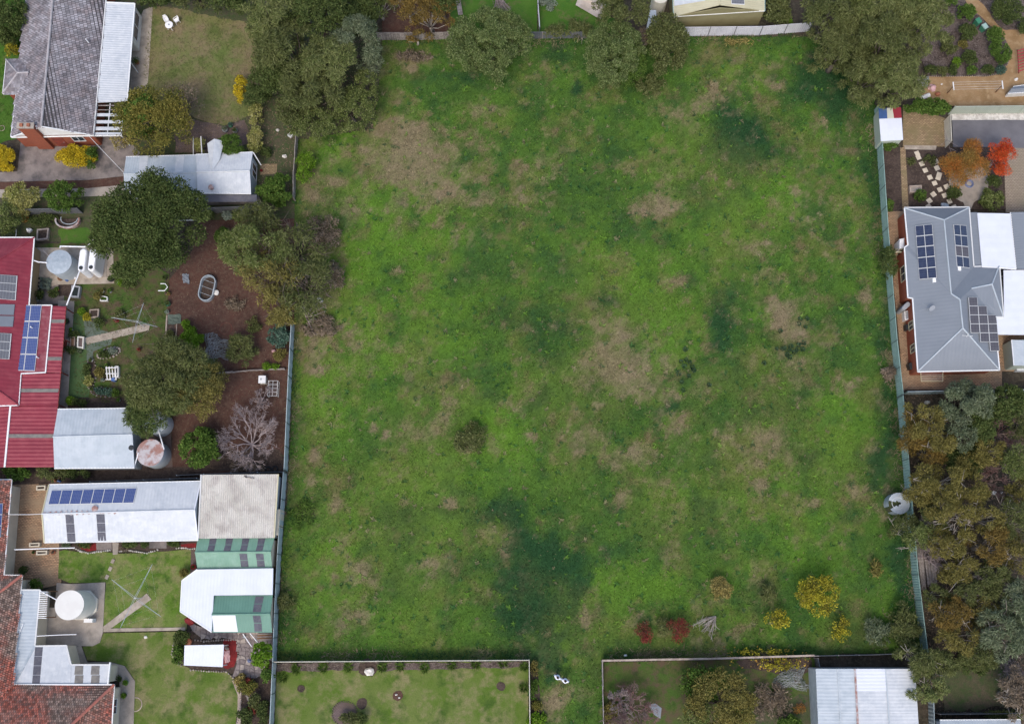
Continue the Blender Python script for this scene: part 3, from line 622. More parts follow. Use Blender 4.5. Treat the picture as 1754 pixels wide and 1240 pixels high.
# ---- the paddock: rough grass with lush, dry and worn patches of its own colour
FIELD=[(508,240),(640,222),(650,150),(655,66),(1500,62),(1500,190),(1511,400),(1526,590),(1545,790),(1561,985),(1566,1030),(1577,1116),(1395,1122),(1031,1131),(1035,1300),(908,1300),(906,1129),(475,1132),(478,1050),(482,950),(491,870),(493,810),(497,750),(500,650),(505,560),(505,345)]
DRY=[(700,270,90,55,.9),(640,250,40,28,.7),(760,345,75,50,.7),(580,310,22,14,.9),(606,372,18,28,.8),(900,300,60,30,.45),(1115,350,24,18,1),(1170,185,50,25,.6),(1160,290,50,25,.5),(840,190,30,15,.5),(1250,312,9,7,.9),(1050,560,35,28,.85),(1060,630,70,42,.95),(1010,650,55,25,.7),(1130,670,70,22,.55),(1360,570,28,32,1),(1350,530,38,22,.6),(1330,490,36,20,.55),(1480,508,13,11,1),(1300,430,28,18,.6),(890,680,24,18,.6),(755,720,35,38,.65),(700,740,36,22,.5),(1000,770,55,25,.65),(1080,790,55,18,.6),(1150,740,50,20,.6),(1310,760,60,42,.75),(1280,800,30,18,.7),(1190,900,50,35,.4),(1062,852,14,11,.9),(1300,830,11,9,1),(1385,865,13,11,1.1),(773,868,12,12,1.3),(545,636,12,9,1.3),(543,785,11,11,1),(580,860,9,12,1),(630,985,28,38,.7),(610,1070,30,18,.8),(570,1000,55,30,.4),(740,960,30,14,.6),(682,465,8,7,1),(1172,480,24,11,.6),(1385,640,60,45,.6),(1430,600,40,36,.4),(705,118,15,9,1.1),(712,98,38,16,.6),(820,185,40,14,.5),(1005,1062,9,20,1),(944,1195,20,34,1),(1470,830,18,28,.8),(1130,830,22,12,.6),(1320,700,55,28,.5),(870,962,22,12,.6),(535,345,28,55,.8),(560,330,40,55,.6),(590,565,22,18,.6),(545,575,28,22,.55),(540,480,30,60,.5),(1030,710,30,20,.6),(1240,740,40,25,.5),(1020,555,12,14,.7),(1370,700,40,25,.5),(640,735,8,6,.9),(660,745,7,7,1),(918,745,9,8,.9),(1340,150,14,9,.8),(1365,325,9,8,.7),(1405,210,9,8,.9),(535,820,9,10,.8),(560,825,12,5,.7),(535,850,5,10,.7),(690,860,9,6,.7),(1165,195,18,10,.7),(1230,160,40,15,.45),(880,340,50,18,.35),(1500,840,20,40,.4),(945,1090,6,14,.6),(1100,1060,22,14,.4),(1510,560,8,30,.5),(1520,620,8,25,.6),(810,770,14,8,.8),(870,690,14,8,.6),(955,1150,8,8,.5),(1000,1190,14,18,.5),(1395,360,65,50,.45),(850,1118,30,8,.7),(1290,1095,80,12,.35),(1530,760,8,60,.4),(620,900,60,20,.3),(1150,440,20,8,.35),(1440,430,14,30,.4)]
DARK=[(940,1120,24,26,1.2),(1135,1120,60,10,.4),(915,1125,20,14,1.1),(900,1000,34,50,1.1),(905,1060,36,40,1.1),(930,1100,26,26,1.1),(985,1010,22,44,.9),(890,935,34,30,1),(858,888,40,26,1.1),(935,955,60,42,1.1),(925,1045,62,45,1),(945,1108,38,28,.95),(1060,955,38,30,.55),(780,975,36,26,.5),(1275,240,46,42,.9),(1330,270,50,26,.55),(930,570,38,48,.65),(960,480,55,38,.4),(1240,560,36,58,.8),(1210,605,36,36,.5),(1150,702,28,13,.7),(840,450,46,26,.5),(1420,150,55,80,.8),(1450,240,50,50,.5),(1490,300,18,100,.8),(1512,600,18,200,.7),(1525,780,20,60,.8),(1535,1000,28,100,.8),(1460,955,36,55,.3),(1480,1090,45,30,.5),(505,750,14,100,.45),(500,1050,26,60,.55),(518,885,18,22,.7),(1070,380,28,26,.45),(980,330,60,45,.4),(860,560,36,26,.5),(930,695,26,26,.55),(800,130,70,12,.6),(960,95,26,34,.6),(690,120,34,30,.3),(1180,478,20,12,.7),(1045,515,24,12,.7),(930,620,20,30,.4),(990,148,8,10,1),(880,80,14,50,.4),(1290,720,24,14,.4),(1090,1010,60,40,.25),(1050,1150,24,50,.35),(640,480,14,60,.25),(760,1115,120,8,.4),(1350,1105,100,8,.3),(1210,1030,14,14,.3),(610,370,10,30,.5),(690,350,10,10,.6),(860,370,14,9,.5),(1110,960,20,20,.3),(700,1000,50,20,.2)]
LIME=[(640,430,28,180,.7),(600,540,55,36,.5),(560,700,46,56,.6),(640,640,75,46,.6),(690,820,56,36,.5),(880,740,65,70,.75),(760,430,55,55,.35),(1080,1005,75,44,.6),(958,1110,10,32,1.2),(952,985,20,22,.9),(965,940,16,12,.5),(1380,955,65,46,.5),(1440,750,46,56,.7),(1425,700,36,46,.6),(1200,430,85,45,.5),(1340,340,38,28,.5),(615,215,48,16,1),(750,600,75,26,.5),(1130,1000,85,36,.6),(1505,1060,24,55,.6),(860,200,55,36,.35),(1240,120,56,18,.6),(1300,150,55,14,.4),(1060,450,85,45,.5),(560,960,36,55,.5),(700,1070,110,36,.45),(570,250,30,20,.6),(1150,860,80,40,.35),(820,830,50,30,.4),(650,90,16,40,.3),(1330,90,30,14,.4),(780,520,60,30,.35),(1010,400,60,30,.3),(1450,450,20,80,.35),(600,470,20,80,.4),(945,1180,10,20,.4),(1250,980,60,16,.3),(1300,620,30,20,.3),(710,640,60,30,.4)]
def fieldcol(X,Y):
    u,v=PX(X,Y); wu=(fbm(X,Y,.22,5,1)-.5)*95; wv=(fbm(X,Y,.22,5,2)-.5)*95
    wu+= (fbm(X,Y,1.1,3,8)-.5)*22; wv+=(fbm(X,Y,1.1,3,9)-.5)*22
    U=u+wu; Vv=v+wv
    def blob(Ls,hard=1.25):
        r=np.zeros_like(X)
        for a,b_,ra,rb,s in Ls:
            k=1 if min(ra,rb)>16 else .25
            uu=u+wu*k; vv=v+wv*k
            r=np.maximum(r,s*np.exp(-(((uu-a)/(ra*hard))**2+((vv-b_)/(rb*hard))**2)))
        return r
    n1=fbm(X,Y,.11,5,3); n2=fbm(X,Y,.55,5,4); n3=fbm(X,Y,1.7,4,5); n4=fbm(X,Y,.35,5,6)
    ss=lambda x,a,b_: np.clip((x-a)/(b_-a),0,1)**2*(3-2*np.clip((x-a)/(b_-a),0,1))
    mid=np.array([.053,.104,.021]); lime=np.array([.090,.178,.021]); dark=np.array([.019,.052,.02]); dry=np.array([.19,.15,.09]); olive=np.array([.115,.122,.036]); pale=np.array([.27,.215,.15])
    c=np.broadcast_to(mid,X.shape+(3,)).copy()
    def mx(c,t,k): t=np.clip(t,0,1)[...,None]; return c*(1-t)+k*t
    c=mx(c,ss(n1+.3*(n3-.5),.44,.66)*.6,lime); c=mx(c,ss(n4+.25*(n3-.5),.5,.7)*.65,olive); c=mx(c,ss(1-n2+.2*(n1-.5),.5,.74)*.5,dark)
    L=blob(LIME,1.35); D=blob(DARK,1.35); B=blob(DRY)
    c=mx(c,L*1.15*ss(n2+.9*L,.4,1.0),lime)
    c=mx(c,ss(D*1.05+(n2-.5)*.5+(n3-.5)*.35,.15,.85)*.93,dark)
    bt=ss(B*.95+(n3-.5)*.9+(n2-.5)*.9,.2,1.0)
    c=mx(c,ss(B+(n2-.5)*.5,.15,.8)*.5,olive); c=mx(c,bt*.7,dry)
    c=mx(c,ss(n3+.7*(n4-.5)+.18*B,.66,.84)*.45,dry)
    c=mx(c,ss(n3+B*.25-.1,.72,.9)*.5,pale)
    n5=fbm(X,Y,.9,4,12); n6=fbm(X,Y,.4,4,13)
    c=mx(c,ss(n5+.4*(n6-.5),.5,.72)*.2,lime); c=mx(c,ss(1-n5+.5*(n6-.5),.54,.76)*.18,dark*1.4)
    c=mx(c,ss(fbm(X,Y,.5,5,14)+.12*B,.6,.76)*.45*ss(n3,.35,.6),np.array([.15,.10,.06]))
    c=mx(c,ss(D-.45,.05,.5)*.6,dark); n7=fbm(X,Y,3.6,3,41); bt=bt*ss(n7+.35*bt,.25,.8)
    c=mx(c,bt*.75,dry); c=mx(c,ss(fbm(X,Y,.13,4,31),.52,.7)*.2,olive)
    c*= (.86+.28*fbm(X,Y,2.2,4,11))[...,None]
    return c
pts=np.array([tuple(W(*p)) for p in FIELD]); gx0,gx1,gy0,gy1=pts[:,0].min(),pts[:,0].max(),pts[:,1].min(),pts[:,1].max()
st=.22; xs=np.arange(gx0,gx1,st); ys=np.arange(gy0,gy1,st); X,Y=np.meshgrid(xs,ys,indexing='ij')
Pg=[tuple(p) for p in pts]; Z=.035+.05*fbm(X,Y,.3,3,21)+.03*fbm(X,Y,1.5,2,22)
mask=pointin(Pg,(X.ravel()+st/2,Y.ravel()+st/2)).reshape(X.shape)
nx_,ny_=X.shape; idm=np.arange(nx_*ny_).reshape(nx_,ny_); ii,jj=np.nonzero(mask[:-1,:-1])
F=np.stack([idm[ii,jj],idm[ii+1,jj],idm[ii+1,jj+1],idm[ii,jj+1]],1)
used=np.unique(F); rem=-np.ones(nx_*ny_,int); rem[used]=np.arange(len(used)); F=rem[F]
co=np.stack([X.ravel(),Y.ravel(),Z.ravel()],1)[used]; rj=np.random.RandomState(9); cc=fieldcol(co[:,0]+rj.normal(0,.1,len(co)),co[:,1]+rj.normal(0,.1,len(co)))*rj.uniform(.85,1.15,len(co))[:,None]
me=bpy.data.meshes.new('paddock'); me.vertices.add(len(co)); me.vertices.foreach_set('co',co.reshape(-1).astype(np.float32))
me.loops.add(F.size); me.loops.foreach_set('vertex_index',F.reshape(-1).astype(np.int32)); me.polygons.add(len(F)); me.polygons.foreach_set('loop_start',np.arange(0,F.size,4,dtype=np.int32)); me.update(calc_edges=True)
a=me.attributes.new('col','FLOAT_COLOR','POINT'); c4=np.ones((len(co),4),np.float32); c4[:,:3]=cc; a.data.foreach_set('color',c4.reshape(-1)); me.materials.append(M['field_grass'])
tag(link_mesh('paddock',me),kind='structure')
rs=np.random.RandomState(3); x,y=scatter(rs,FIELD,75); cc=fieldcol(x+rs.normal(0,.2,len(x)),y+rs.normal(0,.2,len(x)))*rs.uniform(.5,1.6,len(x))[:,None]
hl=rs.rand(len(x))<.015; cc[hl]=np.array([.2,.17,.09])*rs.uniform(.6,1.2,hl.sum())[:,None]
V=blades(rs,x,y,.17,.055,.07,.7); quads('grass',V,'field_grass',None,Vector((0,0,0)),colr=cc,kind='stuff',label='rough green grass covering the big empty paddock',category='grass')
# broad-leaved weeds and taller clumps in the grass
rs=np.random.RandomState(17); x,y=scatter(rs,FIELD,.6); K=9; sc=np.repeat(rs.uniform(.5,1.6,len(x)),K); xx=np.repeat(x,K); yy=np.repeat(y,K)
base=fieldcol(x,y); kind_=rs.rand(len(x)); t_=np.where(kind_[:,None]<.45,np.array([.03,.085,.03]),np.where(kind_[:,None]<.85,np.array([.11,.21,.03]),np.array([.2,.17,.1]))); wc=np.repeat(base*.45+t_*.55,K,axis=0)*rs.uniform(.7,1.3,(len(xx),1))
V=blades(rs,xx+rs.normal(0,.05,len(xx)),yy+rs.normal(0,.05,len(xx)),.2,.11,.1,.8); cen=V[:,:1]; V=cen+(V-cen)*sc[:,None,None]; quads('weeds',V,'field_grass',None,Vector((0,0,0)),colr=wc,kind='stuff',label='broad leaved weeds scattered through the paddock grass',category='weeds')
# rank growth along the foot of the fences
def verge(label,pts,wd,seed,n_per=46,cols=((.03,.08,.025),(.07,.13,.03),(.2,.16,.10))):
    rs=np.random.RandomState(seed); X_=[];Y_=[]
    for a_,b_ in zip(pts[:-1],pts[1:]):
        p,q=W(*a_),W(*b_); L=(q-p).length; n=int(L*n_per); t=rs.rand(n); X_.append(p.x+(q.x-p.x)*t+rs.normal(0,wd,n)); Y_.append(p.y+(q.y-p.y)*t+rs.normal(0,wd,n))
    X_=np.concatenate(X_);Y_=np.concatenate(Y_); n=len(X_); nz=fbm(X_,Y_,.5,3,seed); i=np.where(nz+rs.normal(0,.08,n)<.5,0,np.where(nz<.56,1,2)); c=np.array(cols)[i]*rs.uniform(.6,1.4,(n,1))
    o=W(*pts[0]); quads('weeds',blades(rs,X_,Y_,.42,.05,.05,1.4),'field_grass',None,Vector((o.x,o.y,0)),colr=c,kind='stuff',label=label,category='weeds')
verge('rank weeds and straw along the right hand fence',[(1490,200),(1505,400),(1520,590),(1530,681),(1539,790),(1555,985),(1568,1105)],.35,51)
verge('rank weeds along the pale fence on the left',[(509,570),(504,650),(500,750),(497,850),(488,950),(483,1050),(480,1125)],.3,52,36)
verge('long grass along the bottom fences of the paddock',[(485,1124),(700,1122),(900,1120)],.28,53,34); verge('long grass along the timber rail fence',[(1040,1124),(1200,1121),(1390,1115)],.3,54,40)
verge('weeds along the top fences of the paddock',[(660,76),(780,74)],.4,55); verge('dry weeds along the foot of the white fence at the top',[(900,74),(1010,73)],.4,56); verge('weeds at the foot of the white ribbed top fence',[(1170,70),(1380,64)],.35,57)
# dark rushes in clumps
def rush(name_label,pts,m='leaf_tussock',L=.3,n=60,group=None,name='tussock'):
    for (u,v,r) in pts:
        rs=np.random.RandomState(int(u*3+v)); c=W(u,v,.05); rr=r*mpp(u,v); k=n
        a=rs.uniform(0,6.283,k); q=np.sqrt(rs.rand(k))*rr*.6; P=np.stack([c.x+np.cos(a)*q,c.y+np.sin(a)*q,np.full(k,.12)],1)
        D=np.stack([np.cos(a)*.7,np.sin(a)*.7,rs.uniform(.4,1.2,k)],1); D/=np.linalg.norm(D,axis=1)[:,None]
        V=leaves(rs,P+D*L*.3,D,L*(.6+r/14),.06,jit=.2)
        quads(name,V,m,None,c,label=name_label,category='grass tussock',group=group)
rush('dark green tussock on the bare straw patch right of the paddock centre',[(1343,597,4),(1330,598,3),(1352,600,3),(1336,568,4),(1370,547,4),(1382,546,4),(1368,556,3),(1379,561,3),(1339,599,4),(1354,594,5),(1367,592,5),(1376,588,5),(1374,599,5),(1348,608,6),(1352,612,6),(1360,604,5),(1364,600,4)],group='dark tussocks on the right straw patch')
rush('dark green tussock in the loose line near the paddock centre',[(1174,599,5),(1175,617,4),(1166,620,4),(1172,628,5),(1181,622,4),(1186,630,5),(1188,635,4),(1162,640,6),(1180,645,4),(1167,655,4),(1169,669,4),(1214,660,4),(1308,622,4)],group='dark tussocks near the paddock centre')
# ---- yards, lawns, paths (layer upon layer)
ZL=[.008]
def g(name,px,m,label=None,rag=0,seed=1,th=0):
    ZL[0]+=.002; return struct(name,px,ZL[0],m,th,label,rag,seed)
# top left
g('garden_bed',[(180,-60),(510,-60),(655,60),(655,215),(508,240),(508,375),(280,378),(215,300),(180,200)],'weedy_soil','dark leaf-strewn soil under the trees behind the grey house')
LA=[(262,12),(300,14),(360,28),(425,40),(445,80),(460,130),(452,170),(420,203),(385,214),(345,207),(310,190),(262,170),(245,120)]
g('lawn',LA,'lawn_dry','dry brownish back lawn of the grey tiled house',.12)
lawn_grass('short dry grass on the back lawn of the grey tiled house',LA,'lawn_dry',34,11)
g('lawn',[(-60,-60),(50,-60),(45,150),(40,235),(-60,262)],'lawn_lush','green lawn strip left of the grey tiled house',.1)
lawn_grass('green grass left of the grey tiled house',[(-60,-60),(50,-60),(45,150),(40,235),(-60,262)],'lawn_lush',34,12)
g('paved_area',[(300,195),(345,209),(385,216),(420,206),(430,240),(400,262),(300,262)],'rose_paver','rose brick paving below the dry lawn',.1)
g('path',[(246,18),(262,12),(255,120),(252,165),(222,165),(228,60)],'pale_concrete','tan concrete path along the white lean-to',.0,th=.03)
g('driveway',[(37,232),(215,234),(240,262),(214,302),(150,309),(-60,313),(-60,298),(30,294)],'old_concrete','stained grey concrete driveway with expansion joints',th=.02)
g('garden_bed',[(-60,313),(150,309),(214,302),(214,316),(150,323),(-60,326)],'red_dirt','narrow red-brown strip between the two drive strips',.05)
g('driveway',[(-60,326),(150,323),(214,317),(230,334),(150,337),(-60,340)],'concrete','narrow concrete drive strip beside the shrubs',th=.02)
g('garden_bed',[(-60,340),(230,336),(345,350),(350,378),(230,380),(200,420),(110,415),(60,412),(-60,405)],'weedy_soil','weedy soil behind the maroon roofed house')
g('lawn',[(100,392),(150,390),(162,405),(158,418),(105,418)],'lawn_lush','small bright weedy patch by the water tanks',.15)
g('garden_bed',[(455,185),(505,190),(508,345),(470,350),(448,300),(446,230)],'weedy_soil','weedy corner beside the paddock fence',.1)
g('paved_area',[(446,281),(475,281),(474,298),(446,300)],'tan_paver','small brown paved pad beside the metal shed')
g('paved_area',[(340,330),(440,330),(450,350),(330,352)],'old_concrete','concrete pad under the metal shed verandah')
# maroon house yard
CY=[(52,418),(200,416),(290,470),(285,560),(280,620),(300,700),(225,702),(95,700),(100,520)]
g('lawn',CY,'lawn_rough','patchy lawn behind the maroon roofed house')
lawn_grass('short patchy grass behind the maroon roofed house',[(125,490),(285,490),(283,620),(270,690),(130,690)],'lawn_rough',30,13)
g('concrete_pad',[(60,425),(194,424),(196,486),(100,488),(60,500)],'pale_concrete','pale concrete pad under the water tanks',th=.04)
g('concrete_pad',[(168,420),(184,422),(183,475),(160,476)],'concrete','raised slab beside the slim tanks',th=.08)
g('path',[(60,488),(110,488),(110,520),(60,522)],'old_concrete','worn pad with odds and ends by the cream wall')
g('path',[(100,515),(128,516),(122,600),(116,700),(92,700)],'concrete','concrete strip beside the maroon verandah',th=.02)
g('lawn',[(126,540),(144,528),(146,560),(160,600),(158,650),(150,690),(119,692),(115,620),(122,560)],'green_turf','flat green artificial turf by the maroon verandah')
g('paved_area',[(143,545),(165,545),(172,565),(195,572),(190,590),(160,602),(158,645),(150,640),(148,590)],'green_slab','faded green concrete slabs between turf and lawn')
g('garden_bed',[(100,480),(135,486),(130,508),(100,508)],'garden_soil','bare soil by the raised bed',.1)
g('path',[(143,580),(250,555),(257,558),(255,566),(150,590)],'pale_concrete','tan concrete path to the rotary clothesline',th=.03)
g('garden_bed',[(130,682),(215,680),(222,698),(110,700)],'garden_soil','bed along the top of the blue-grey shed',.1)
# red dirt yards
g('garden_bed',[(345,378),(505,375),(505,560),(500,650),(497,750),(493,810),(293,812),(296,700),(300,620),(285,560),(290,480),(330,430)],'red_dirt','red-brown bare dirt yard beside the paddock')
litter('twigs and dead leaves on the red dirt yard',[(300,385),(505,380),(500,650),(493,808),(300,808),(290,560)],'litter',16,21)
g('garden_bed',[(330,770),(480,770),(488,808),(320,808)],'garden_soil','darker soil under the bare tree',.15)
g('garden_bed',[(283,556),(300,552),(300,690),(270,690),(280,620)],'garden_soil','planted strip along the lawn edge',.08)
g('paved_area',[(232,730),(292,728),(296,800),(232,806)],'rose_paver','reddish paving round the rusty tank')
g('garden_bed',[(-60,800),(345,800),(345,830),(70,830),(20,845),(-60,845)],'garden_soil','shaded strip between the two sheds')
# bottom left yard
BY=[(20,830),(110,828),(105,1000),(60,1010),(15,1010)]
g('paved_area',BY,'orange_paver','orange-brown brick paving beside the long white shed')
L1=[(102,940),(140,946),(170,944),(205,948),(250,947),(328,940),(326,1000),(320,1078),(176,1082),(182,998),(120,998),(100,990)]
g('lawn',L1,'lawn_green','mown lawn with the second clothesline'); lawn_grass('mown grass round the second clothesline',L1,'lawn_green',40,14,.12)
g('garden_bed',[(102,924),(340,922),(338,940),(318,938),(290,944),(260,946),(240,940),(205,944),(190,940),(160,947),(140,944),(125,938),(102,944)],'garden_soil','planted bed along the long white shed',.04)
g('garden_bed',[(135,930),(165,930),(166,942),(150,944),(138,940)],'maroon_mulch','dark red mulch in the shed-side bed',.04)
g('garden_bed',[(310,932),(336,930),(338,938),(312,938)],'maroon_mulch','dark red mulch by the green shed',.04)
g('concrete_pad',[(165,926),(192,926),(192,942),(166,942)],'old_concrete','grey door slab of the long white shed',th=.03)
g('concrete_pad',[(256,926),(286,926),(286,939),(256,939)],'old_concrete','second grey door slab of the long white shed',th=.03)
g('path',[(193,928),(204,930),(202,949),(194,950)],'concrete','short concrete path from the shed',th=.03)
g('path',[(328,938),(340,938),(338,972),(326,985)],'rose_paver','red brick strip beside the green shed')
g('concrete_pad',[(98,998),(122,1000),(181,997),(177,1082),(172,1100),(160,1106),(60,1106),(70,1040),(95,1040)],'concrete','large concrete slab round the white tank',th=.04)
g('path',[(176,1074),(252,1016),(260,1026),(182,1082)],'pale_concrete','concrete strip to the second clothesline',th=.04)
g('path',[(178,1076),(318,1074),(318,1079),(178,1082)],'pale_concrete','thin concrete path across the lawn',th=.035)
L2=[(172,1100),(178,1084),(318,1081),(302,1090),(297,1130),(330,1146),(390,1150),(402,1165),(409,1190),(405,1240),(395,1290),(215,1290),(226,1240),(232,1165),(215,1140),(190,1133),(150,1130),(142,1108)]
g('lawn',L2,'lawn_olive','big mown back lawn in the lower left'); lawn_grass('mown grass on the big lower left lawn',L2,'lawn_olive',44,15,.12)
g('garden_bed',[(302,1086),(325,1080),(385,1092),(410,1100),(408,1135),(402,1152),(330,1146),(296,1132)],'garden_soil','bed round the little white roofed shelter',.05)
g('garden_bed',[(383,1094),(405,1095),(407,1125),(401,1141),(390,1146),(383,1142)],'maroon_mulch','bright red mulch beside the little white roof',.03)
PC=[(322,1064),(365,1082),(470,1082),(468,1120),(445,1160),(412,1155),(398,1160),(405,1140),(410,1120),(408,1098),(385,1092),(345,1092),(330,1080)]
g('paved_area',PC,'crazy_stone','crazy paved area behind the green sheds')
g('garden_bed',[(400,1160),(445,1158),(470,1100),(474,1130),(472,1290),(395,1290),(410,1200)],'garden_soil','shrubby bed along the fence corner',.05)
g('path',[(114,1108),(140,1106),(150,1134),(188,1133),(214,1140),(232,1166),(228,1290),(200,1290),(206,1160),(180,1150),(125,1140)],'concrete','curving concrete path round the terracotta house',th=.03)
g('path',[(406,1165),(414,1185),(413,1235),(405,1290),(398,1290),(407,1230),(408,1190),(398,1165)],'edging','curved stone edging path of the lower lawn',th=.05)
# bottom
NL1=[(475,1136),(905,1132),(905,1300),(468,1300)]
g('lawn',NL1,'lawn_olive','mown lawn behind the white ribbed fence'); lawn_grass('mown grass behind the white ribbed fence',NL1,'lawn_olive',40,16,.13)
g('garden_bed',[(475,1136),(905,1132),(904,1142),(660,1148),(600,1146),(540,1149),(476,1150)],'mulch','mulched strip inside the white ribbed fence',.1)
g('garden_bed',[(908,1132),(920,1134),(925,1200),(930,1290),(908,1290)],'garden_soil','narrow planted strip outside the white fence',.1)
YP=[(1034,1134),(1395,1126),(1402,1300),(1036,1300)]
g('lawn',YP,'lawn_rough','unkempt yard below the timber rail fence'); lawn_grass('long unkempt grass below the timber rail fence',YP,'lawn_rough',30,17,.2)
g('garden_bed',[(1290,1200),(1390,1190),(1395,1290),(1280,1290)],'weedy_soil','bare brown patch in the unkempt yard',.3,5)
g('garden_bed',[(1260,1130),(1390,1128),(1388,1150),(1330,1152),(1270,1145)],'garden_soil','leaf-strewn soil below the rail fence',.15)
litter('yellow fallen leaves along the rail fence',[(1220,1105),(1390,1112),(1385,1150),(1240,1142)],'fallen_leaf',8,22,'fallen_leaves',.16,.12,.12)
# top
g('lawn',[(770,-80),(920,-80),(920,58),(770,62)],'lawn_lush','green yard above the paddock fence'); lawn_grass('green grass of the yard above the paddock fence',[(770,-80),(920,-80),(920,58),(770,62)],'lawn_lush',34,18)
g('garden_bed',[(655,-80),(770,-80),(772,60),(655,64)],'red_dirt','reddish dirt yard above the paddock fence')
g('lawn',[(922,-80),(1060,-80),(1060,58),(922,58)],'lawn_lush','overgrown yard with the tan sheet'); lawn_grass('overgrown grass round the tan sheet',[(922,-80),(1060,-80),(1060,58),(922,58)],'lawn_lush',34,19)
# top right
g('garden_bed',[(1580,-80),(1900,-80),(1900,140),(1700,132),(1590,134),(1560,60)],'mulch','bark mulched native garden in the top right')
litter('bark chips on the top right native garden',[(1575,-20),(1760,-20),(1760,135),(1590,135)],'mulch',55,23,'bark_chips',.14,.07,.06,'bark chips')
g('path',[(1640,-60),(1668,-10),(1690,18),(1708,45),(1722,54),(1754,50),(1900,40),(1900,200),(1754,183),(1632,183),(1600,180),(1575,160),(1590,133),(1690,132),(1712,128),(1726,112),(1733,90),(1722,70),(1700,50),(1672,24),(1655,8),(1620,-60)],'tan_sand','orange sandy path and yard in the top right',.06)
g('paved_area',[(1546,180),(1622,205),(1622,252),(1546,253)],'tan_paver','brown brick paving beside the little striped roof shed')
g('driveway',[(1630,205),(1900,203),(1900,262),(1700,258),(1632,253)],'asphalt','dark asphalt drive behind the cream fence')
g('garden_bed',[(1628,188),(1900,186),(1900,206),(1630,207)],'white_stone','pale pebble strip along the drive',.04)
g('garden_bed',[(1512,253),(1720,253),(1722,360),(1560,360),(1515,400)],'garden_soil','dark mulched garden above the grey roofed house')
litter('dead leaves on the dark garden above the grey roof',[(1515,255),(1718,255),(1720,358),(1520,360)],'litter',30,24)
g('path',[(1541,254),(1550,254),(1556,362),(1545,362)],'tan_paver','narrow brick path between the garden beds')
g('path',[(1548,250),(1604,251),(1602,258),(1549,257)],'pale_concrete','pale concrete edge of the brick paving')
g('patio',[(1658+ (34*math.cos(a)),313+36*math.sin(a)) for a in [k*math.pi/12 for k in range(24)]],'concrete','round gravel patio under the orange tree',.05)
g('patio',[(1648,345),(1668,345),(1662,360),(1654,360)],'concrete','gravel neck of the round patio')
g('driveway',[(1718,255),(1900,255),(1900,368),(1722,365)],'pale_paver','pale block paving right of the garden')
g('paved_area',[(1519,364),(1555,362),(1580,500),(1580,636),(1715,634),(1715,668),(1545,669),(1541,600),(1533,520),(1524,430)],'orange_paver','brick paving round the grey roofed house')
g('paved_area',[(1705,570),(1900,570),(1900,640),(1712,636)],'orange_paver','brick paving near the small grey shed')
g('garden_bed',[(1546,668),(1900,664),(1900,676),(1546,674)],'garden_soil','thin soil strip along the dark fence')
# right wood
litter('dead leaves and bark on the floor of the right hand wood',[(1550,676),(1760,676),(1760,1250),(1590,1250),(1580,1110)],'litter',22,25,'leaf_litter',.2,.08)
g('lawn',[(1605,1130),(1720,1120),(1740,1200),(1690,1218),(1610,1215)],'weedy_soil','dim grassy clearing in the lower right',.4,7)
litter('dead leaves below the top left trees',[(420,150),(650,40),(650,230),(508,240),(508,345),(450,345)],'litter',16,26)
litter('dead leaves under the trees beside the grey metal shed',[(300,200),(430,200),(440,265),(300,268)],'litter',20,27)
# ================================================================ BUILDINGS
def on(q,px):
    """point of the plane through q[0..2] seen at pixel px"""
    n=(q[1]-q[0]).cross(q[2]-q[0]).normalized(); o=Vector((0,0,CAM_H)); d=W(*px)-o
    return o+d*((q[0]-o).dot(n)/d.dot(n))
def onq(q,*pxs): return [on(q,p) for p in pxs]
def cover(parent,q,pxs,m,h=.03,name='skylight_sheet',th=.02):
    b=MB(); b.slab(lift(onq(q,*pxs),h),th); return b.build(name,m,parent)
def posts(parent,pts,z,m='gutter_white',w_=.09,name='post'):
    for p in pts:
        c=W(p[0],p[1],z); b=MB(); b.box((c.x,c.y,z/2-.05),(w_,w_,z-.1)); b.build(name,m,parent)
# ---- grey tiled house, top left
ze,zr=2.7,4.7
c=W(90,100,0); hA=thing('house','grey tiled gable roofed brick house in the top left corner','house',c)
R0,R1=W(95,-45,zr),W(71,217,zr); EL0,EL1=W(48,-45,ze),W(19,235,ze); ER0,ER1=W(186,-45,ze),W(160,232,ze)
deck(hA,[R0,R1,EL1,EL0],'tile_lap_shade'); deck(hA,[R0,R1,ER1,ER0],'tile_lap_shade')
tiles(hA,'roof_tiles',[R0,R1,ER1,ER0],'grey_tile',ER0-R0,.26,.36,seed=1); tiles(hA,'roof_tiles',[R0,R1,EL1,EL0],'grey_tile',EL0-R0,.26,.36,seed=2)
b=MB(); b.tube([R0+Vector((0,0,.05)),R1+Vector((0,0,.05))],.12,8); b.build('ridge_cap','ridge_tile',hA)
A=[W(11,103,ze),W(5,161,ze),W(28,161,ze),W(36,103,ze)]; B1,B2=W(31,126,3.5),W(50,125,3.62)
for i,f in enumerate(([A[0],A[1],B1],[A[0],B1,B2,A[3]],[A[1],A[2],B2,B1])):
    f=[p+Vector((0,0,.05)) for p in f]
    deck(hA,f,'grey_tile'); dn={0:A[0]-B1,1:A[3]-B2,2:A[2]-B2}[i]; dn=Vector((-1,0,0)) if i==0 else (Vector((0,1,0)) if i==1 else Vector((0,-1,0)))
    tiles(hA,'roof_tiles',f,'grey_tile',dn,.26,.36,seed=5+i)
b=MB()
for p in (A[0],A[1],B2): b.tube([B1+Vector((0,0,.11)),p+Vector((0,0,.11))],.09,6)
b.build('hip_cap','ridge_tile',hA)
gutter(hA,[EL0,A[3],A[0],A[1],A[2],EL1]); gutter(hA,[ER0,ER1],'flashing')
gutter(hA,[EL1+Vector((0,0,-.05)),R1+Vector((0,0,-.03)),ER1+Vector((0,0,-.05))],name='barge_board')
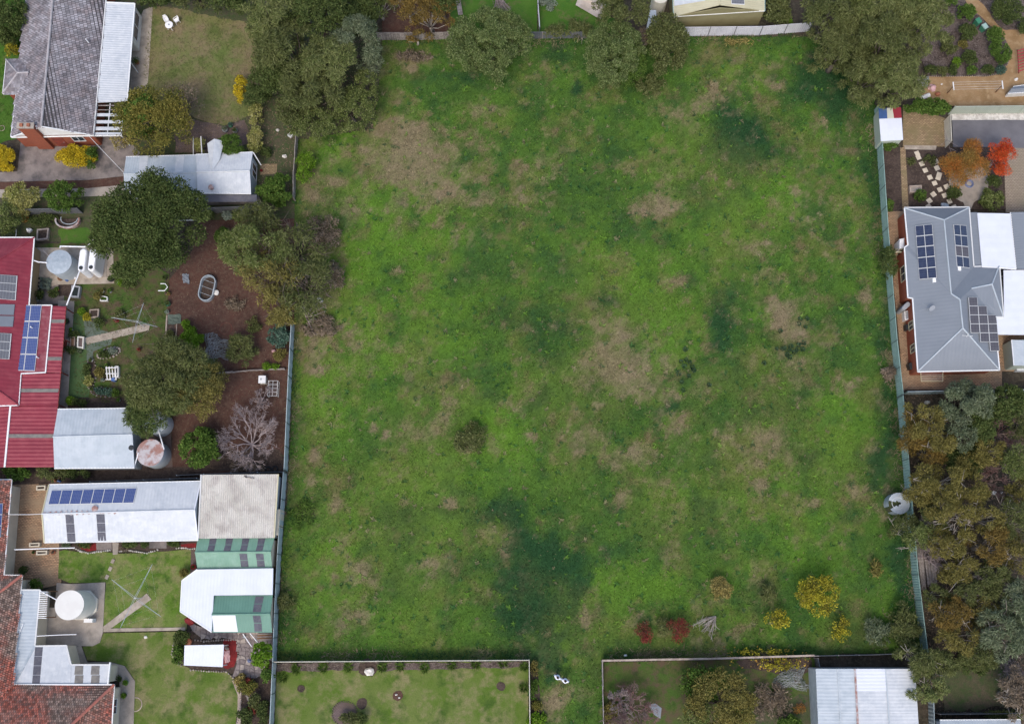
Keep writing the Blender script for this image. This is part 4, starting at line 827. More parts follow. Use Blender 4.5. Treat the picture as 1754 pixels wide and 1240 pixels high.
gutter(hA,[EL1-Vector((0,0,.12)),ER1-Vector((0,0,.12))],name='gable_trim')
I=inset([EL0,ER0,ER1,EL1],.22)
wl=wall(hA,I[3],I[2],0,ze-.15,'red_brick'); wall(hA,I[0],I[3],0,ze-.1,'red_brick'); wall(hA,I[1],I[2],0,ze-.1,'red_brick')
wall(hA,I[3],I[2],ze-.14,ze-.06,'white_paint',name='gable',peak=(.37,zr-.12))
opening(hA,I[3],I[2],.70,.86,1.1,2.2,-1); opening(hA,I[3],I[2],.44,.58,0,2.0,-1,door=True,frame='rust_red')
gb=[A[0],A[3],A[2],A[1]]; J=inset(gb,.3)
wall(hA,J[0],J[3],0,ze-.1,'red_brick'); wall(hA,J[2],J[3],0,ze-.1,'red_brick')
c=W(44,216,4.9); b=MB(); b.box((c.x,c.y,2.45),(1.55,.5,4.9)); ch=b.build('chimney','red_brick',hA)
b=MB(); b.box((c.x,c.y,4.96),(1.7,.62,.12)); b.m=1; b.box((c.x-.35,c.y,5.1),(.3,.3,.2)); b.box((c.x+.35,c.y,5.1),(.3,.3,.2)); b.build('chimney_cap',['concrete','terracotta_pot'],ch)
q=[R0,R1,ER1,ER0]; p=on(q,(152,74)); b=MB(); b.tube([p-Vector((0,0,.3)),p+Vector((0,0,.75))],.06,8); b.build('vent_pipe','pvc_white',hA)
# white lean-to, its room and slatted pergola
c=W(200,100,0); hL=thing('lean_to','white ribbed lean-to roof along the right side of the grey tiled house','lean-to',c)
q=wp([(182,5,2.66),(231,7,2.4),(218,174,2.4),(166,176,2.66)]); ribbed('roof',q,'white_metal',hL,q[3]-q[0],.26,.02)
gutter(hL,[q[1],q[2]]); gutter(hL,[q[0]+Vector((0,0,.04)),q[1]+Vector((0,0,.04))])
r0,r1,r2,r3=[Vector((p.x,p.y,0)) for p in wp([(190,9,2.4),(229,9,2.4),(224,67,2.4),(186,67,2.4)])]
wall(hL,r1,r2,0,2.3,'pale_wall'); wall(hL,r2,r3,0,2.3,'pale_wall'); wall(hL,r0,r1,0,2.3,'pale_wall')
opening(hL,r1,r2,.1,.88,.75,2.1,1)
b=MB()
p=W(223,106,2.35); b.bar(p,(p.x,p.y,0),.09,.09); p=W(220,150,2.35); b.bar(p,(p.x,p.y,0),.09,.09); b.build('post','gutter_white',hL)
c=W(190,205,0); hP=thing('pergola','white slatted pergola at the lower end of the white lean-to','pergola',c)
for i,y in enumerate((181,188.5,197,209,220.5,229)):
    wd=[1.5,1.2,5,5.2,5.8,4][i]; f=wp([(165-(y-176)*.09,y-wd/2),(213-(y-176)*.1,y-wd/2),(213-(y-176)*.1,y+wd/2),(165-(y-176)*.09,y+wd/2)],2.5)
    b=MB(); b.slab(f,.05); b.build('slat','white_metal' if wd>2 else 'old_timber',hP)
b=MB()
for x0,x1 in ((167,161),(189,184),(213,208)): b.bar(W(x0,178,2.4),W(x1,233,2.4),.07,.14)
b.bar(W(160,233,2.42),W(209,233,2.42),.08,.16); b.build('beam','gutter_white',hP); posts(hP,[(208,232),(212,180)],2.4)
# ---- metal sheds beside the big dark tree
t,q1,q2,I=gable('shed','blue-grey metal shed with two pale roof sheets beside the dark round tree','shed',[(216,269),(336,266),(338,330),(213,328)],[(212,298),(337,296)],2.45,2.95,'blue_metal','shed_wall')
for x in (240,302): cover(t,q1,[(x,268),(x+14,268),(x+11,297),(x-3,297)],'white_metal',name='roof_sheet')
b=MB(); p=on(q2,(299,304)); b.tube([p,p+Vector((0,0,1.3))],.02,5)
for k in range(7): b.tube([p+Vector((-.4+k*.16,-.28+.02*k,1.2)),p+Vector((-.4+k*.16,.28-.02*k,1.2))],.012,4)
b.tube([p+Vector((-.8,0,1.2)),p+Vector((.8,0,1.2))],.014,4); b.build('antenna','flashing',t)
t,q1,q2,I=gable('shed','white roofed shed with rusty roof vent and open right hand end','shed',[(336,265),(433,261),(430,332),(338,331)],[(337,295),(428,293)],2.6,3.1,'white_metal','shed_wall')
p=on(q2,(364,324)); b=MB(); b.lathe(p,[(.1,-.1),(.12,.3),(.26,.34),(.3,.48),(.22,.62),(.02,.68)],14); b.build('roof_vent','rusty_metal',t,smooth=True)
for f in ([(367,238,3.5),(363,293,3.12),(360,290,2.95),(355,246,2.9)],[(367,238,3.5),(384,242,2.9),(376,274,2.95),(363,293,3.12)]):
    f=wp(f); b=MB(); b.slab(f,.06); b.build('vent_hood','white_metal',t)
opening(t,I[1],I[2],.12,.5,.3,2.1,1); opening(t,I[2],I[3],.05,.3,.9,2.0,1); opening(t,I[2],I[3],.4,.62,0,2.1,1,door=True,frame='blue_metal')
gutter(t,[W(434,262,2.6),W(447,283,.9) ],name='frame'); 
b=MB(); f=wp([(340,334,2.4),(440,334,2.4),(440,346,2.2),(340,346,2.2)]); b.slab(f,.04); b.build('awning','smoked_sheet',t); posts(t,[(342,345),(439,345)],2.2)
# ---- maroon roofed house
c=W(40,600,0); hC=thing('house','maroon metal roofed house with blue solar panels on the left edge','house',c)
z1,z2=2.7,4.7
E=[(59,407,z1),(-150,409,z1),(-27,462,z2)]; ribbed('roof',wp(E),'red_metal',hC,(1,0,0),.4,.012)
east=wp([(-27,462,z2),(59,407,z1),(50,523,z1),(36,640,z1),(32,694,z1),(-43,640,z2)]); ribbed('roof',east,'red_metal',hC,(0,1,0),.4,.012)
ribbed('roof',wp([(32,694,z1),(-43,640,z2),(-160,697,z1)]),'red_metal',hC,(1,0,0),.4,.012)
ext=wp([(50,523,2.7),(89,523,2.4),(78,638,2.4),(36,640,2.7)]); ribbed('roof',ext,'faded_red_metal',hC,(0,1,0),.4,.01)
V1=wp([(89,524,2.34),(113,525,2.12),(104,638,2.12),(78,638,2.34)]); V2=wp([(36,641,2.55),(104,638.5,2.12),(99,694,2.12),(32,695,2.55)]); V3=wp([(18,696,2.5),(99,694.5,2.12),(92,800,2.12),(8,800,2.5)]); V4=wp([(-90,697,2.2),(17,696,2.5),(7,800,2.5),(-95,800,2.2)])
for q in (V1,V2,V3,V4): ribbed('verandah_roof',q,'red_metal',hC,q[3]-q[0],.37,.035)
cover(hC,V1,[(88,547.5),(111,547.5),(110,553.5),(87,553.5)],'dull_skylight',.05); cover(hC,V1,[(81,611.5),(106,611.5),(105,617.5),(80,617.5)],'dull_skylight',.05)
cover(hC,V2,[(35,666),(101,666),(100,672),(34.5,672)],'dull_skylight',.05); cover(hC,V3,[(14,743.5),(95,743.5),(94.5,750),(13.5,750)],'dull_skylight',.05)
gutter(hC,[W(0,407,z1),W(59,407,z1),W(50,523,z1)]); gutter(hC,[W(50,523,z1),W(89,523,2.42),W(78,638,2.42),W(36,640,2.68),W(32,694,2.68),W(-40,697,2.68)]); gutter(hC,[W(18,695,2.56),W(8,800,2.56)],w_=.16)
b=MB(); 
for a_,b_ in (((59,407,z1),(-27,462,z2)),((-27,462,z2),(-43,640,z2)),((-43,640,z2),(32,694,z1))): b.tube([W(*a_)+Vector((0,0,.03)),W(*b_)+Vector((0,0,.03))],.08,6)
b.build('ridge_cap','red_metal',hC)
b=MB(); f=[W(59,411,z1),W(50,523,z1)]; 
gutter(hC,[W(113,525,2.08),W(104,638,2.08),W(99,694,2.08),W(92,800,2.08)],'rust_red')
I=inset(wp([(-150,409,z1),(59,407,z1),(50,523,z1),(36,640,z1),(25,800,z1),(-150,800,z1)]),.55)
wc=wall(hC,I[1],I[2],0,2.6,'tan_brick'); wall(hC,I[2],I[3],0,2.5,'tan_brick'); wall(hC,I[3],I[4],0,2.3,'tan_brick'); wall(hC,I[0],I[1],0,2.6,'tan_brick')
opening(hC,I[1],I[2],.3,.5,.9,2.1,-1); posts(hC,[(111,527),(108,580),(102,636),(97,692),(91,798)],2.05,'rust_red')
solar(hC,onq(ext,(35,523),(72,523),(60,636),(22,635)),2,4,'cells_blue')
solar(hC,onq(east,(-14,470),(30,473),(27,515),(-19,511)),1,3,'cells_grey'); solar(hC,onq(east,(-24,569),(20,572),(16,616),(-29,613)),1,3,'cells_grey')
for k in (0,1):
    a0=521+k*20; b=MB(); f=lift(onq(east,(-22,a0),(25-k*1.5,a0+1),(23-k*1.5,a0+19),(-24,a0+18)),.1); b.slab(f,.08); b.build('solar_collector','grey_roof',hC)
for px in ((56,562),(66,613)):
    p=on(ext,px); b=MB(); b.tube([p,p+Vector((0,0,.45))],.07,8); b.build('vent_pipe','pvc_white',hC)
# ---- blue-grey shed under the maroon verandah
t,q1,q2,I=gable('shed','pale blue-grey gabled shed joined to the maroon verandah','shed',[(99,701),(228,699),(230,801),(93,802)],[(91,748),(227,744)],2.5,3.05,'blue_metal','galvanised',pitch=.3,amp=.012)
# ---- long white shed with eight panels
t,q1,q2,I=gable('shed','long white metal shed with a row of eight blue solar panels','shed',[(84,830),(344,824),(339,925),(76,929)],[(72,880),(333,873)],2.6,3.35,'white_metal','shed_wall',pitch=.3,amp=.012,rm2='white_metal')
solar(t,onq(q1,(89,840),(235,836),(229,862),(83,865)),8,1,'cells_blue')
for x0,x1 in (((112,881),(116,928)),((165,880),(168,926))):
    for k in range(3):
        y0=x0[1]+(x1[1]-x0[1])*k/3+.3; y1=x0[1]+(x1[1]-x0[1])*(k+1)/3-.3; xx=x0[0]+(x1[0]-x0[0])*k/3
        cover(t,q2,[(xx,y0),(xx+14,y0),(xx+15,y1),(xx+1.3,y1)],'smoked_sheet')
b=MB()
for k in range(14): 
    p=on(q1,(75+k*9.5,878.6-k*.1)); b.box((p.x,p.y,p.z+.035),(.42,.16,.02),k*.3)
b.build('rust_patch','rusty_metal',t,kind='stuff'); p=on(q1,(163,871)); b=MB(); b.lathe(p,[(.28,-.05),(.28,.12),(.05,.2)],14); b.build('roof_vent','rusty_metal',t)
gutter(t,[W(84,830,2.62),W(72,880,3.37),W(76,929,2.62)],'cream_metal',name='barge_board'); gutter(t,[W(344,824,2.62),W(333,873,3.37),W(339,925,2.62)],'bright_metal',name='barge_board')
opening(t,I[2],I[3],.25,.36,0,2.1,1,door=True,frame='blue_metal'); opening(t,I[2],I[3],.6,.71,0,2.1,1,door=True,frame='blue_metal')
# ---- old fibre cement roof
c=W(410,866,0); t=thing('shed','old shed with weathered corrugated fibre cement roof beside the fence','shed',c)
q=wp([(345,813,3.0),(477,812,3.0),(470,921,2.7),(340,922,2.7)]); ribbed('roof',q,'fibre_cement',t,q[1]-q[0],.2,.085)
I=inset([Vector((p.x,p.y,2.7)) for p in q],.15)
for k in range(4): wall(t,I[k],I[(k+1)%4],0,2.6,'galvanised')
gutter(t,[q[0]+Vector((0,0,.08)),q[3]+Vector((0,0,.08))],'flashing'); gutter(t,[q[1]+Vector((0,0,.06)),q[2]+Vector((0,0,.06))],'cream_metal')
c=on(q,(430,818)); b=MB(); b.bar(c+Vector((-.6,.1,.14)),c+Vector((.35,-.1,.14)),.08,.05); b.bar(c+Vector((-.6,.2,.14)),c+Vector((-.3,-.05,.14)),.12,.05); b.build('roof_debris','old_timber',t)
# ---- green sheds with smoked skylights
t,q1,q2,I=gable('shed','pale green gabled shed with six dark skylight sheets','shed',[(339,922),(470,921),(466,972),(338,973)],[(334,946),(464,945)],2.45,2.85,'green_metal','cream_wall',gut='green_metal')
for x in (357,385,413,440):
    cover(t,q1,[(x+2.5,922),(x+14.5,922),(x+12,932.5),(x-.2+1,932.5)],'smoked_sheet'); cover(t,q1,[(x+.8,933.2),(x+12,933.2),(x+9.5,943.5),(x-2.2,943.5)],'smoked_sheet')
for x in (410,438):
    cover(t,q2,[(x,948),(x+13,948),(x+14.5,959),(x+1.6,959)],'smoked_sheet'); cover(t,q2,[(x+1.8,959.7),(x+14.7,959.7),(x+16,970.5),(x+3,970.5)],'smoked_sheet')
t,q1,q2,I=gable('shed','darker green gabled shed notched into the white flat roof','shed',[(367,1021),(467,1020),(466,1082),(364,1082)],[(363,1052),(463,1051)],2.4,2.8,'dark_green_metal','cream_wall',gut='dark_green_metal')
cover(t,q1,[(438,1021),(452,1021),(449.5,1033.5),(435.5,1033.5)],'smoked_sheet'); cover(t,q1,[(435.2,1034.5),(449.2,1034.5),(446.5,1048),(433,1048)],'smoked_sheet')
cover(t,q2,[(433,1054),(446,1054),(448,1066),(435,1066)],'smoked_sheet'); cover(t,q2,[(435.2,1067),(448.2,1067),(449,1081),(436,1081)],'smoked_sheet')
cover(t,q2,[(363.5,1052.5),(403,1052),(407.5,1081.5),(366,1081.5)],'bright_metal',.03,'roof_sheet')
c=W(340,1010,0); t=thing('patio_roof','white flat roof with cut corners wrapping the darker green shed','patio roof',c)
f=wp([(338,975),(468,973),(467,1018.5),(366,1019.5),(362.5,1082),(309,1047),(312,994)],2.75)
ribbed('roof',f,'bright_metal',t,(1,0,0),.3,.01,.12); posts(t,[(312,995),(310,1046),(361,1080),(339,977)],2.6)
gutter(t,[f[0],f[6],f[5],f[4]],'gutter_white')
c=W(474,895,0); b=MB(); b.flat(wp([(474,872),(480,872),(476,916),(470,916)],2.0),0,2.0); b.build('wall','cream_wall',None,label='narrow cream wall stub between the fibre cement shed and the fence',cat='wall')
# ---- little white roofed shelter
c=W(350,1122,0); t=thing('shelter','small white flat roofed shelter beside the dark red mulch','shelter',c)
f=wp([(316,1105,2.2),(383.5,1103.5,2.2),(381.5,1142,2.05),(315,1139,2.05)]); ribbed('roof',f,'bright_metal',t,(1,0,0),.3,.01,.08); posts(t,[(318,1107),(381,1106),(379,1140),(317,1137)],2.0)
# ---- terracotta house, lower left
c=W(60,1180,0); hK=thing('house','brick coloured terracotta tiled house in the lower left corner','house',c)
zk,zt=2.8,4.9
F1=[(20,822,zk),(7,985,zk),(-75,985,zt),(-62,822,zt)]; F0=[(20,822,zk),(-62,822,zt),(-150,822,zk)]
F2=[(38,985,zk),(23,1172,zk),(-75,1262,5.3),(-85,1080,5.3)]; F3=[(38,985,zk),(-85,1080,5.3),(-160,985,zk)]
F4=[(23,1172,zk),(196,1172,zk),(108,1255,5.0),(-75,1262,5.3)]; F5=[(196,1172,zk),(185,1360,zk),(98,1340,5.0),(108,1255,5.0)]
for i,(F_,dn) in enumerate(((F1,(1,-.07,0)),(F2,(1,-.07,0)),(F3,(0,1,0)),(F4,(0,1,0)),(F5,(1,-.05,0)))):
    q=wp(F_)
    if i==2: q=[p+Vector((0,0,.0)) for p in q]
    deck(hK,[p-Vector((0,0,.01)) for p in q],'terracotta_lap_shade'); tiles(hK,'roof_tiles',q,'terracotta',dn,.2,.22,.03,seed=20+i)
b=MB()
for a_,b_ in (((196,1172,zk),(108,1255,5.0)),((38,985,zk),(-85,1080,5.3)),((108,1255,5),(98,1340,5)),((108,1255,5),(-75,1262,5.3))): b.tube([W(*a_)+Vector((0,0,.08)),W(*b_)+Vector((0,0,.08))],.13,8)
b.build('ridge_cap','terracotta_ridge',hK)
gutter(hK,[W(-60,821,zk),W(20,821.5,zk),W(7,985,zk),W(38,985,zk),W(23,1172,zk),W(196,1172,zk),W(186,1340,zk)])
I=inset(wp([(-150,822,zk),(20,822,zk),(7,985,zk),(38,985,zk),(23,1172,zk),(196,1172,zk),(186,1340,zk),(-150,1340,zk)]),.45)
for k in range(7): wall(hK,I[k],I[k+1],0,2.7,'cream_wall')
opening(hK,I[1],I[2],.55,.75,.9,2.1,-1); opening(hK,I[5],I[6],.12,.3,.9,2.1,1)
q=wp(F1); solar(hK,onq(q,(-12,862),(5,862),(1,920),(-16,920)),1,3,'cells_blue')
c=W(90,1130,0); hM=thing('annex','white and blue-grey metal annex roof in the elbow of the terracotta roof','annex',c)
zf=lambda y: 2.40+(y-1106)/66*.3
LF=wp([(37.5,1010,2.7),(69,1010,2.4),(60,1106,2.4),(24.5,1171,2.7)]); ribbed('roof',LF,'blue_metal',hM,(0,1,0),.3,.012)
BF=wp([(60.3,1106,zf(1106)),(114,1105,zf(1105)),(122,1138,zf(1138)),(188,1138,zf(1138)),(185,1171,zf(1171)),(25,1171,zf(1171))]); 
ribbed('roof',wp([(60.3,1106,zf(1106)),(114,1105,zf(1105)),(122,1138,zf(1138)),(121,1171,zf(1171)),(25,1171,zf(1171))]),'white_metal',hM,(1,0,0),.3,.012); ribbed('roof',wp([(122.3,1138,zf(1138)),(188,1138,zf(1138)),(185,1171,zf(1171)),(121.3,1171,zf(1171))]),'white_metal',hM,(1,0,0),.3,.012)
BP=[BF[0],BF[1],BF[5]]
for k in range(4):
    y0,y1=1108+k*16,1123.3+k*16; x0=lambda y: 60.5-(y-1107)*.085
    if k==3: y1=1170
    cover(hM,BP,[(x0(y0),y0),(x0(y0)+13,y0),(x0(y1)+13,y1),(x0(y1),y1)],'smoked_sheet')
for xx in (129,157):
    for y0,y1 in ((1140,1155),(1156,1170)): cover(hM,BP,[(xx,y0),(xx+14,y0),(xx+13,y1),(xx-1.5,y1)],'dull_skylight')
gutter(hM,[LF[0]+Vector((0,0,.02)),LF[1],LF[2],BF[1],BF[2],BF[3]],'flashing'); b=MB(); b.bar(W(189,1134,2.7),W(185,1171,2.9),.12,.22); b.build('barge_board','gutter_white',hM)
b=MB(); b.bar(LF[2]+Vector((0,0,.03)),LF[3]+Vector((0,0,.04)),.2,.03); b.build('valley','galvanised',hM)
I=inset([Vector((p.x,p.y,2.4)) for p in wp([(37,1010,2.4),(69,1010,2.4),(61,1105,2.4),(114,1105,2.4),(122,1138,2.4),(188,1138,2.4),(186,1171,2.4),(25,1171,2.4)])],.15)
for k in (0,1,2,3,4,5): wall(hM,I[k],I[k+1],0,2.3,'cream_wall')
opening(hM,I[3],I[4],.15,.85,.6,2.0,-1); opening(hM,I[5],I[6],.15,.7,.6,2.0,-1); opening(hM,I[1],I[2],.5,.78,.2,2.1,-1)
b=MB(); p=on(LF,(36,1078)); b.bar(p+Vector((-.1,-.5,.15)),p+Vector((.2,.5,.15)),.05,.05); b.bar(p+Vector((-.4,0,.15)),p+Vector((.1,0,.15)),.05,.05); b.build('antenna','pvc_white',hM)
c=W(78,1035,0); hS=thing('pergola','small pergola of thin pale slats beside the round white tank','pergola',c)
for k in range(15):
    y=1013+k*3.2; b=MB(); b.bar(W(67.5-k*.2,y,2.4),W(82.5-k*.2,y+.6,2.4),.07,.1); b.build('slat','gutter_white',hS)
b=MB(); b.bar(W(81,1011,2.3),W(78,1058,2.3),.07,.1); b.bar(W(69,1011,2.3),W(66,1058,2.3),.07,.1); b.build('beam','brown_timber',hS); posts(hS,[(81,1012),(78,1057)],2.25,'brown_timber')
# ---- white ribbed shed at the bottom right
c=W(1485,1195,0); t=thing('shed','big white and pale blue sheet roofed shed at the bottom edge right of centre','shed',c)
X0=[1397,1435,1464.5,1517,1567]; X1=[1404,1443,1472,1527,1577]; zz=[2.55,2.75,2.9,2.75,2.55]
for i in range(4):
    for j,(ya,yb) in enumerate(((1145,1183),(1183,1221),(1221,1292))):
        fx=lambda k,y: X0[k]+(X1[k]-X0[k])*(y-1145)/147
        q=wp([(fx(i,ya),ya,zz[i]),(fx(i+1,ya),ya,zz[i+1]),(fx(i+1,yb),yb,zz[i+1]),(fx(i,yb),yb,zz[i])]); dz=.02*(2-j)
        q=[p+Vector((0,0,dz)) for p in q]; ribbed('roof_sheet',q,['blue_metal','blue_metal','white_metal','white_metal'][i] if not (i==2 and j==0) else 'bright_metal',t,(0,1,0),.3,.012,.03)
b=MB(); b.bar(W(1464.5,1145,2.98),W(1472,1292,2.98),.18,.04); b.build('ridge_cap','rusty_metal',t)
b=MB(); b.bar(W(1517,1145,2.84),W(1527,1292,2.84),.12,.03); b.build('flashing','blue_metal',t); b=MB(); b.bar(W(1435,1145,2.84),W(1443,1292,2.84),.12,.03); b.build('flashing','blue_metal',t)
I=[W(1398,1146,2.5),W(1566,1146,2.5),W(1576,1290,2.5),W(1405,1290,2.5)]
wall(t,I[0],I[1],0,2.48,'galvanised',peak=(.4,2.8)); wall(t,I[1],I[2],0,2.45,'galvanised'); wall(t,I[3],I[0],0,2.45,'galvanised'); wall(t,I[2],I[3],0,2.45,'galvanised')
# ---- roof at the bottom edge, far right
t,q1,q2,I=gable('shed','blue-grey roof edge cut by the bottom of the frame at far right','shed',[(1610,1233),(1748,1232),(1752,1300),(1612,1300)],[(1610,1265),(1752,1264)],2.5,3.0,'blue_metal','galvanised')
# ---- olive shed at the top
t,q1,q2,I=gable('shed','cream roofed shed with olive walls behind the white fence','shed',[(1309,-70),(1310,19),(1154,29),(1150,-70)],[(1231,-75),(1233,9)],2.7,3.8,'cream_metal','olive_metal',ins=.08,rm2='cream_metal',gut='fence_green')
gutter(t,[W(1154,29,2.65),W(1310,19,2.65)])
cover(t,q2,[(1153,-60),(1206,-60),(1208,2),(1155,11)],'white_metal',.03,'roof_sheet'); solar(t,onq(q1,(1251,-30),(1273,-31),(1275,10),(1252,9)),1,1,'cells_grey')
# ---- lean sheets by the olive shed
c=W(1117,35,0); t=thing('lean_to','narrow lean-to of blue-grey sheets between the dark trees and the cream tank','lean-to',c)
ribbed('roof',wp([(1113,18,2.0),(1124,18,2.0),(1124,48,1.7),(1107,50,1.7)]),'blue_metal',t,(1,0,0),.25,.012); f=wp([(1124,30,1.6),(1131,36,1.5),(1124,50,1.5)]); b=MB(); b.slab(f,.04); b.build('sheet','galvanised',t); posts(t,[(1109,48),(1123,46),(1114,20)],1.7)
# ---- grey roofed brick house on the right
c=W(1620,500,0); hR=thing('house','grey metal roofed brick house with dark solar panels at the right','house',c)
e0=2.7
RF={'w':[(1550,357,e0),(1555,420,e0),(1549.5,424,e0),(1555,510,e0),(1563,511,e0),(1572,636,e0),(1649,562,4.6),(1644,513,4.55),(1629,503,4.3),(1617,377,4.25)],
 'n':[(1550,357,e0),(1659.5,356,e0),(1617,377,4.25)],'e':[(1659.5,356,e0),(1667,458,e0),(1629,503,4.3),(1617,377,4.25)],
 'wn':[(1667,458,e0),(1711,456,e0),(1699,487,3.55),(1664,494,3.85),(1644,513,4.55),(1629,503,4.3)],'we':[(1711,456,e0),(1718,542,e0),(1699,487,3.55)],
 'ws':[(1664,494,3.85),(1699,487,3.55),(1718,542,e0),(1702,542,e0)],'se':[(1644,513,4.55),(1664,494,3.85),(1702,542,e0),(1711,633,e0),(1649,562,4.6)],'s':[(1572,636,e0),(1711,633,e0),(1649,562,4.6)]}
for k,al in (('w',(0,1,0)),('n',(1,0,0)),('e',(0,1,0)),('wn',(1,0,0)),('we',(0,1,0)),('ws',(1,0,0)),('se',(0,1,0)),('s',(1,0,0))): ribbed('roof',wp(RF[k]),'grey_roof',hR,al,.35,.008)
b=MB()
for a_,b_ in (((1550,357,e0),(1617,377,4.25)),((1659.5,356,e0),(1617,377,4.25)),((1617,377,4.25),(1629,503,4.3)),((1629,503,4.3),(1644,513,4.55)),((1644,513,4.55),(1649,562,4.6)),((1649,562,4.6),(1572,636,e0)),((1649,562,4.6),(1711,633,e0)),((1664,494,3.85),(1699,487,3.55)),((1699,487,3.55),(1711,456,e0)),((1699,487,3.55),(1718,542,e0))): b.tube([W(*a_)+Vector((0,0,.03)),W(*b_)+Vector((0,0,.03))],.07,6)
b.build('ridge_cap','blue_metal',hR)
gutter(hR,[W(1549,357,e0),W(1555,420,e0),W(1549,424,e0),W(1555,510,e0),W(1563,511,e0),W(1572,637,e0),W(1712,634,e0),W(1703,543,e0)]); gutter(hR,[W(1549,356,e0),W(1660,355,e0),W(1668,457,e0),W(1712,455,e0),W(1719,543,e0),W(1703,543,e0)],'flashing')
P_=wp([(1550,357,e0),(1555,420,e0),(1549,424,e0),(1555,510,e0),(1563,511,e0),(1572,636,e0),(1711,633,e0),(1703,542,e0),(1718,542,e0),(1711,456,e0),(1667,458,e0),(1659,356,e0)]); I=inset(P_,.22)
for k in range(12): wall(hR,I[k],I[(k+1)%12],0,2.62,'red_brick')
opening(hR,I[2],I[3],.3,.62,.9,2.1,-1,frame='cream_metal'); opening(hR,I[4],I[5],.3,.42,.9,2.1,-1,frame='cream_metal'); opening(hR,I[4],I[5],.62,.74,.9,2.1,-1,frame='cream_metal')
qw=wp([RF['w'][0],RF['w'][5],RF['w'][6]]); qe=wp([RF['e'][0],RF['e'][1],RF['e'][3]]); qs=wp([RF['se'][0],RF['se'][3],RF['se'][4]])
solar(hR,onq(qw,(1568,388),(1597,385),(1605,477),(1575,480)),2,5,'cells_dark',h=.2); 
solar(hR,onq(qe,(1632,385),(1654,387),(1660,460),(1638,457)),2,4,'cells_dark',skip=((0,2),(1,2))); solar(hR,onq(qe,(1632,385),(1654,387),(1660,460),(1638,457)),2,4,'cells_brown',skip=[(a,b_) for a in (0,1) for b_ in (0,1,3)])
solar(hR,onq(qs,(1656,510),(1701,510),(1709,602),(1662,602)),3,6,'cells_brown',h=.2,skip=((1,0),(2,0),(2,1),(0,4),(0,5),(1,5)))
for px in ((1599,481),(1642,461)):
    p=on(qw if px[0]<1620 else qe,px); b=MB(); b.box((p.x,p.y,p.z+.12),(.3,.4,.2)); b.build('junction_box','white_plastic',hR)
p=on(qw,(1588,531)); b=MB(); b.tube([p,p+Vector((0,0,.7))],.025,6); b.lathe(p+Vector((.15,-.1,.75)),[(.02,0),(.28,.05),(.36,.12),(.3,.1)],14,1,.6,.7)
for a0 in (2.2,3.3,5.1): b.tube([p+Vector((0,0,.5)),p+Vector((math.cos(a0)*.8,math.sin(a0)*.8,.1))],.012,4)
b.build('satellite_dish','grey_plastic',hR,smooth=False)
p=on(wp(RF['s']),(1655,576)); b=MB(); b.bar(p+Vector((-.5,.02,.25)),p+Vector((.5,-.04,.25)),.04,.04); b.bar(p+Vector((0,0,0)),p+Vector((0,0,.3)),.04,.04); b.bar(p+Vector((-.1,-.15,.25)),p+Vector((.1,.2,.25)),.04,.04); b.build('antenna','flashing',hR)
def flatroof(name,label,px,z,m,cat='patio roof',al=(0,1,0),pz=None,pitch=.9,amp=.01):
    q=wp(px,z); c=sum(q,Vector())/len(q); t=thing(name,label,cat,(c.x,c.y,0)); ribbed('roof',q,m,t,al,pitch,amp,.1); gutter(t,[q[-1],q[-2]]); 
    if pz: posts(t,pz,z-.1)
    return t
flatroof('patio_roof','bright white patio roof above the other white roof at the right edge',[(1674,365),(1730,366),(1740,461),(1682,457)],2.75,'bright_metal',pz=[(1676,367),(1738,459)])
flatroof('patio_roof','bright white patio roof below the grey gable at the right edge',[(1719,463),(1800,462),(1812,574),(1706,573),(1704,544),(1720,543)],2.6,'bright_metal',pz=[(1708,571),(1800,570)])
flatroof('roof_strip','narrow grey roof strip between grey house and white patio roof',[(1660,364),(1674,364),(1682,457),(1668,457)],2.6,'grey_roof','roof',pitch=.3)
t,q1,q2,I=gable('house','grey hipped roof wing cut by the right edge of the frame','house',[(1860,362),(1864,462),(1741,461),(1731,364)],[(1795,362),(1800,462)],2.6,3.6,'grey_roof','red_brick')
# ---- small grey-green shed at the right edge
t,q1,q2,I=gable('shed','small grey-green garden shed with a window at the right edge','shed',[(1800,583),(1802,626),(1737,626),(1733,582)],[(1765,583),(1768,626)],2.1,2.4,'blue_metal','fence_pale',ins=.05,pitch=.2)
opening(t,I[2],I[3],.2,.75,.7,1.7,-1); b=MB(); p=W(1748,632,.3); b.box((p.x,p.y,.35),(1.1,.5,.7)); b.build('step','white_metal',t)
# ---- shed with blue, cream and red stripes
c=W(1526,215,0); t=thing('shed','little white roofed shed with blue cream and red stripes on its upper slope','shed',c)
q=wp([(1506,204,2.2),(1544.5,202.5,2.2),(1547,240,2.05),(1509,242,2.05)]); ribbed('roof',q,'bright_metal',t,(1,0,0),.3,.008,.05)
for (a0,a1,b0,b1),m_ in zip(((1505,1519,1506,1520),(1519,1528.5,1520,1531.5),(1528.5,1543,1531.5,1544.5)),('blue_paint','flag_cream','red_paint')):
    b=MB(); b.slab(wp([(a0,186.3-.06*(a0-1505),1.85),(a1,186.3-.06*(a1-1505),1.85),(b1,204-.04*(b1-1506),2.2),(b0,204-.04*(b0-1506),2.2)]),.05); b.build('roof_stripe',m_,t)
I=inset([Vector((p.x,p.y,1.8)) for p in wp([(1505,186,1.85),(1543,184,1.85),(1547,240,2.05),(1509,242,2.05)])],.08)
for k in range(4): wall(t,I[k],I[(k+1)%4],0,1.82,'fence_pale',.06)
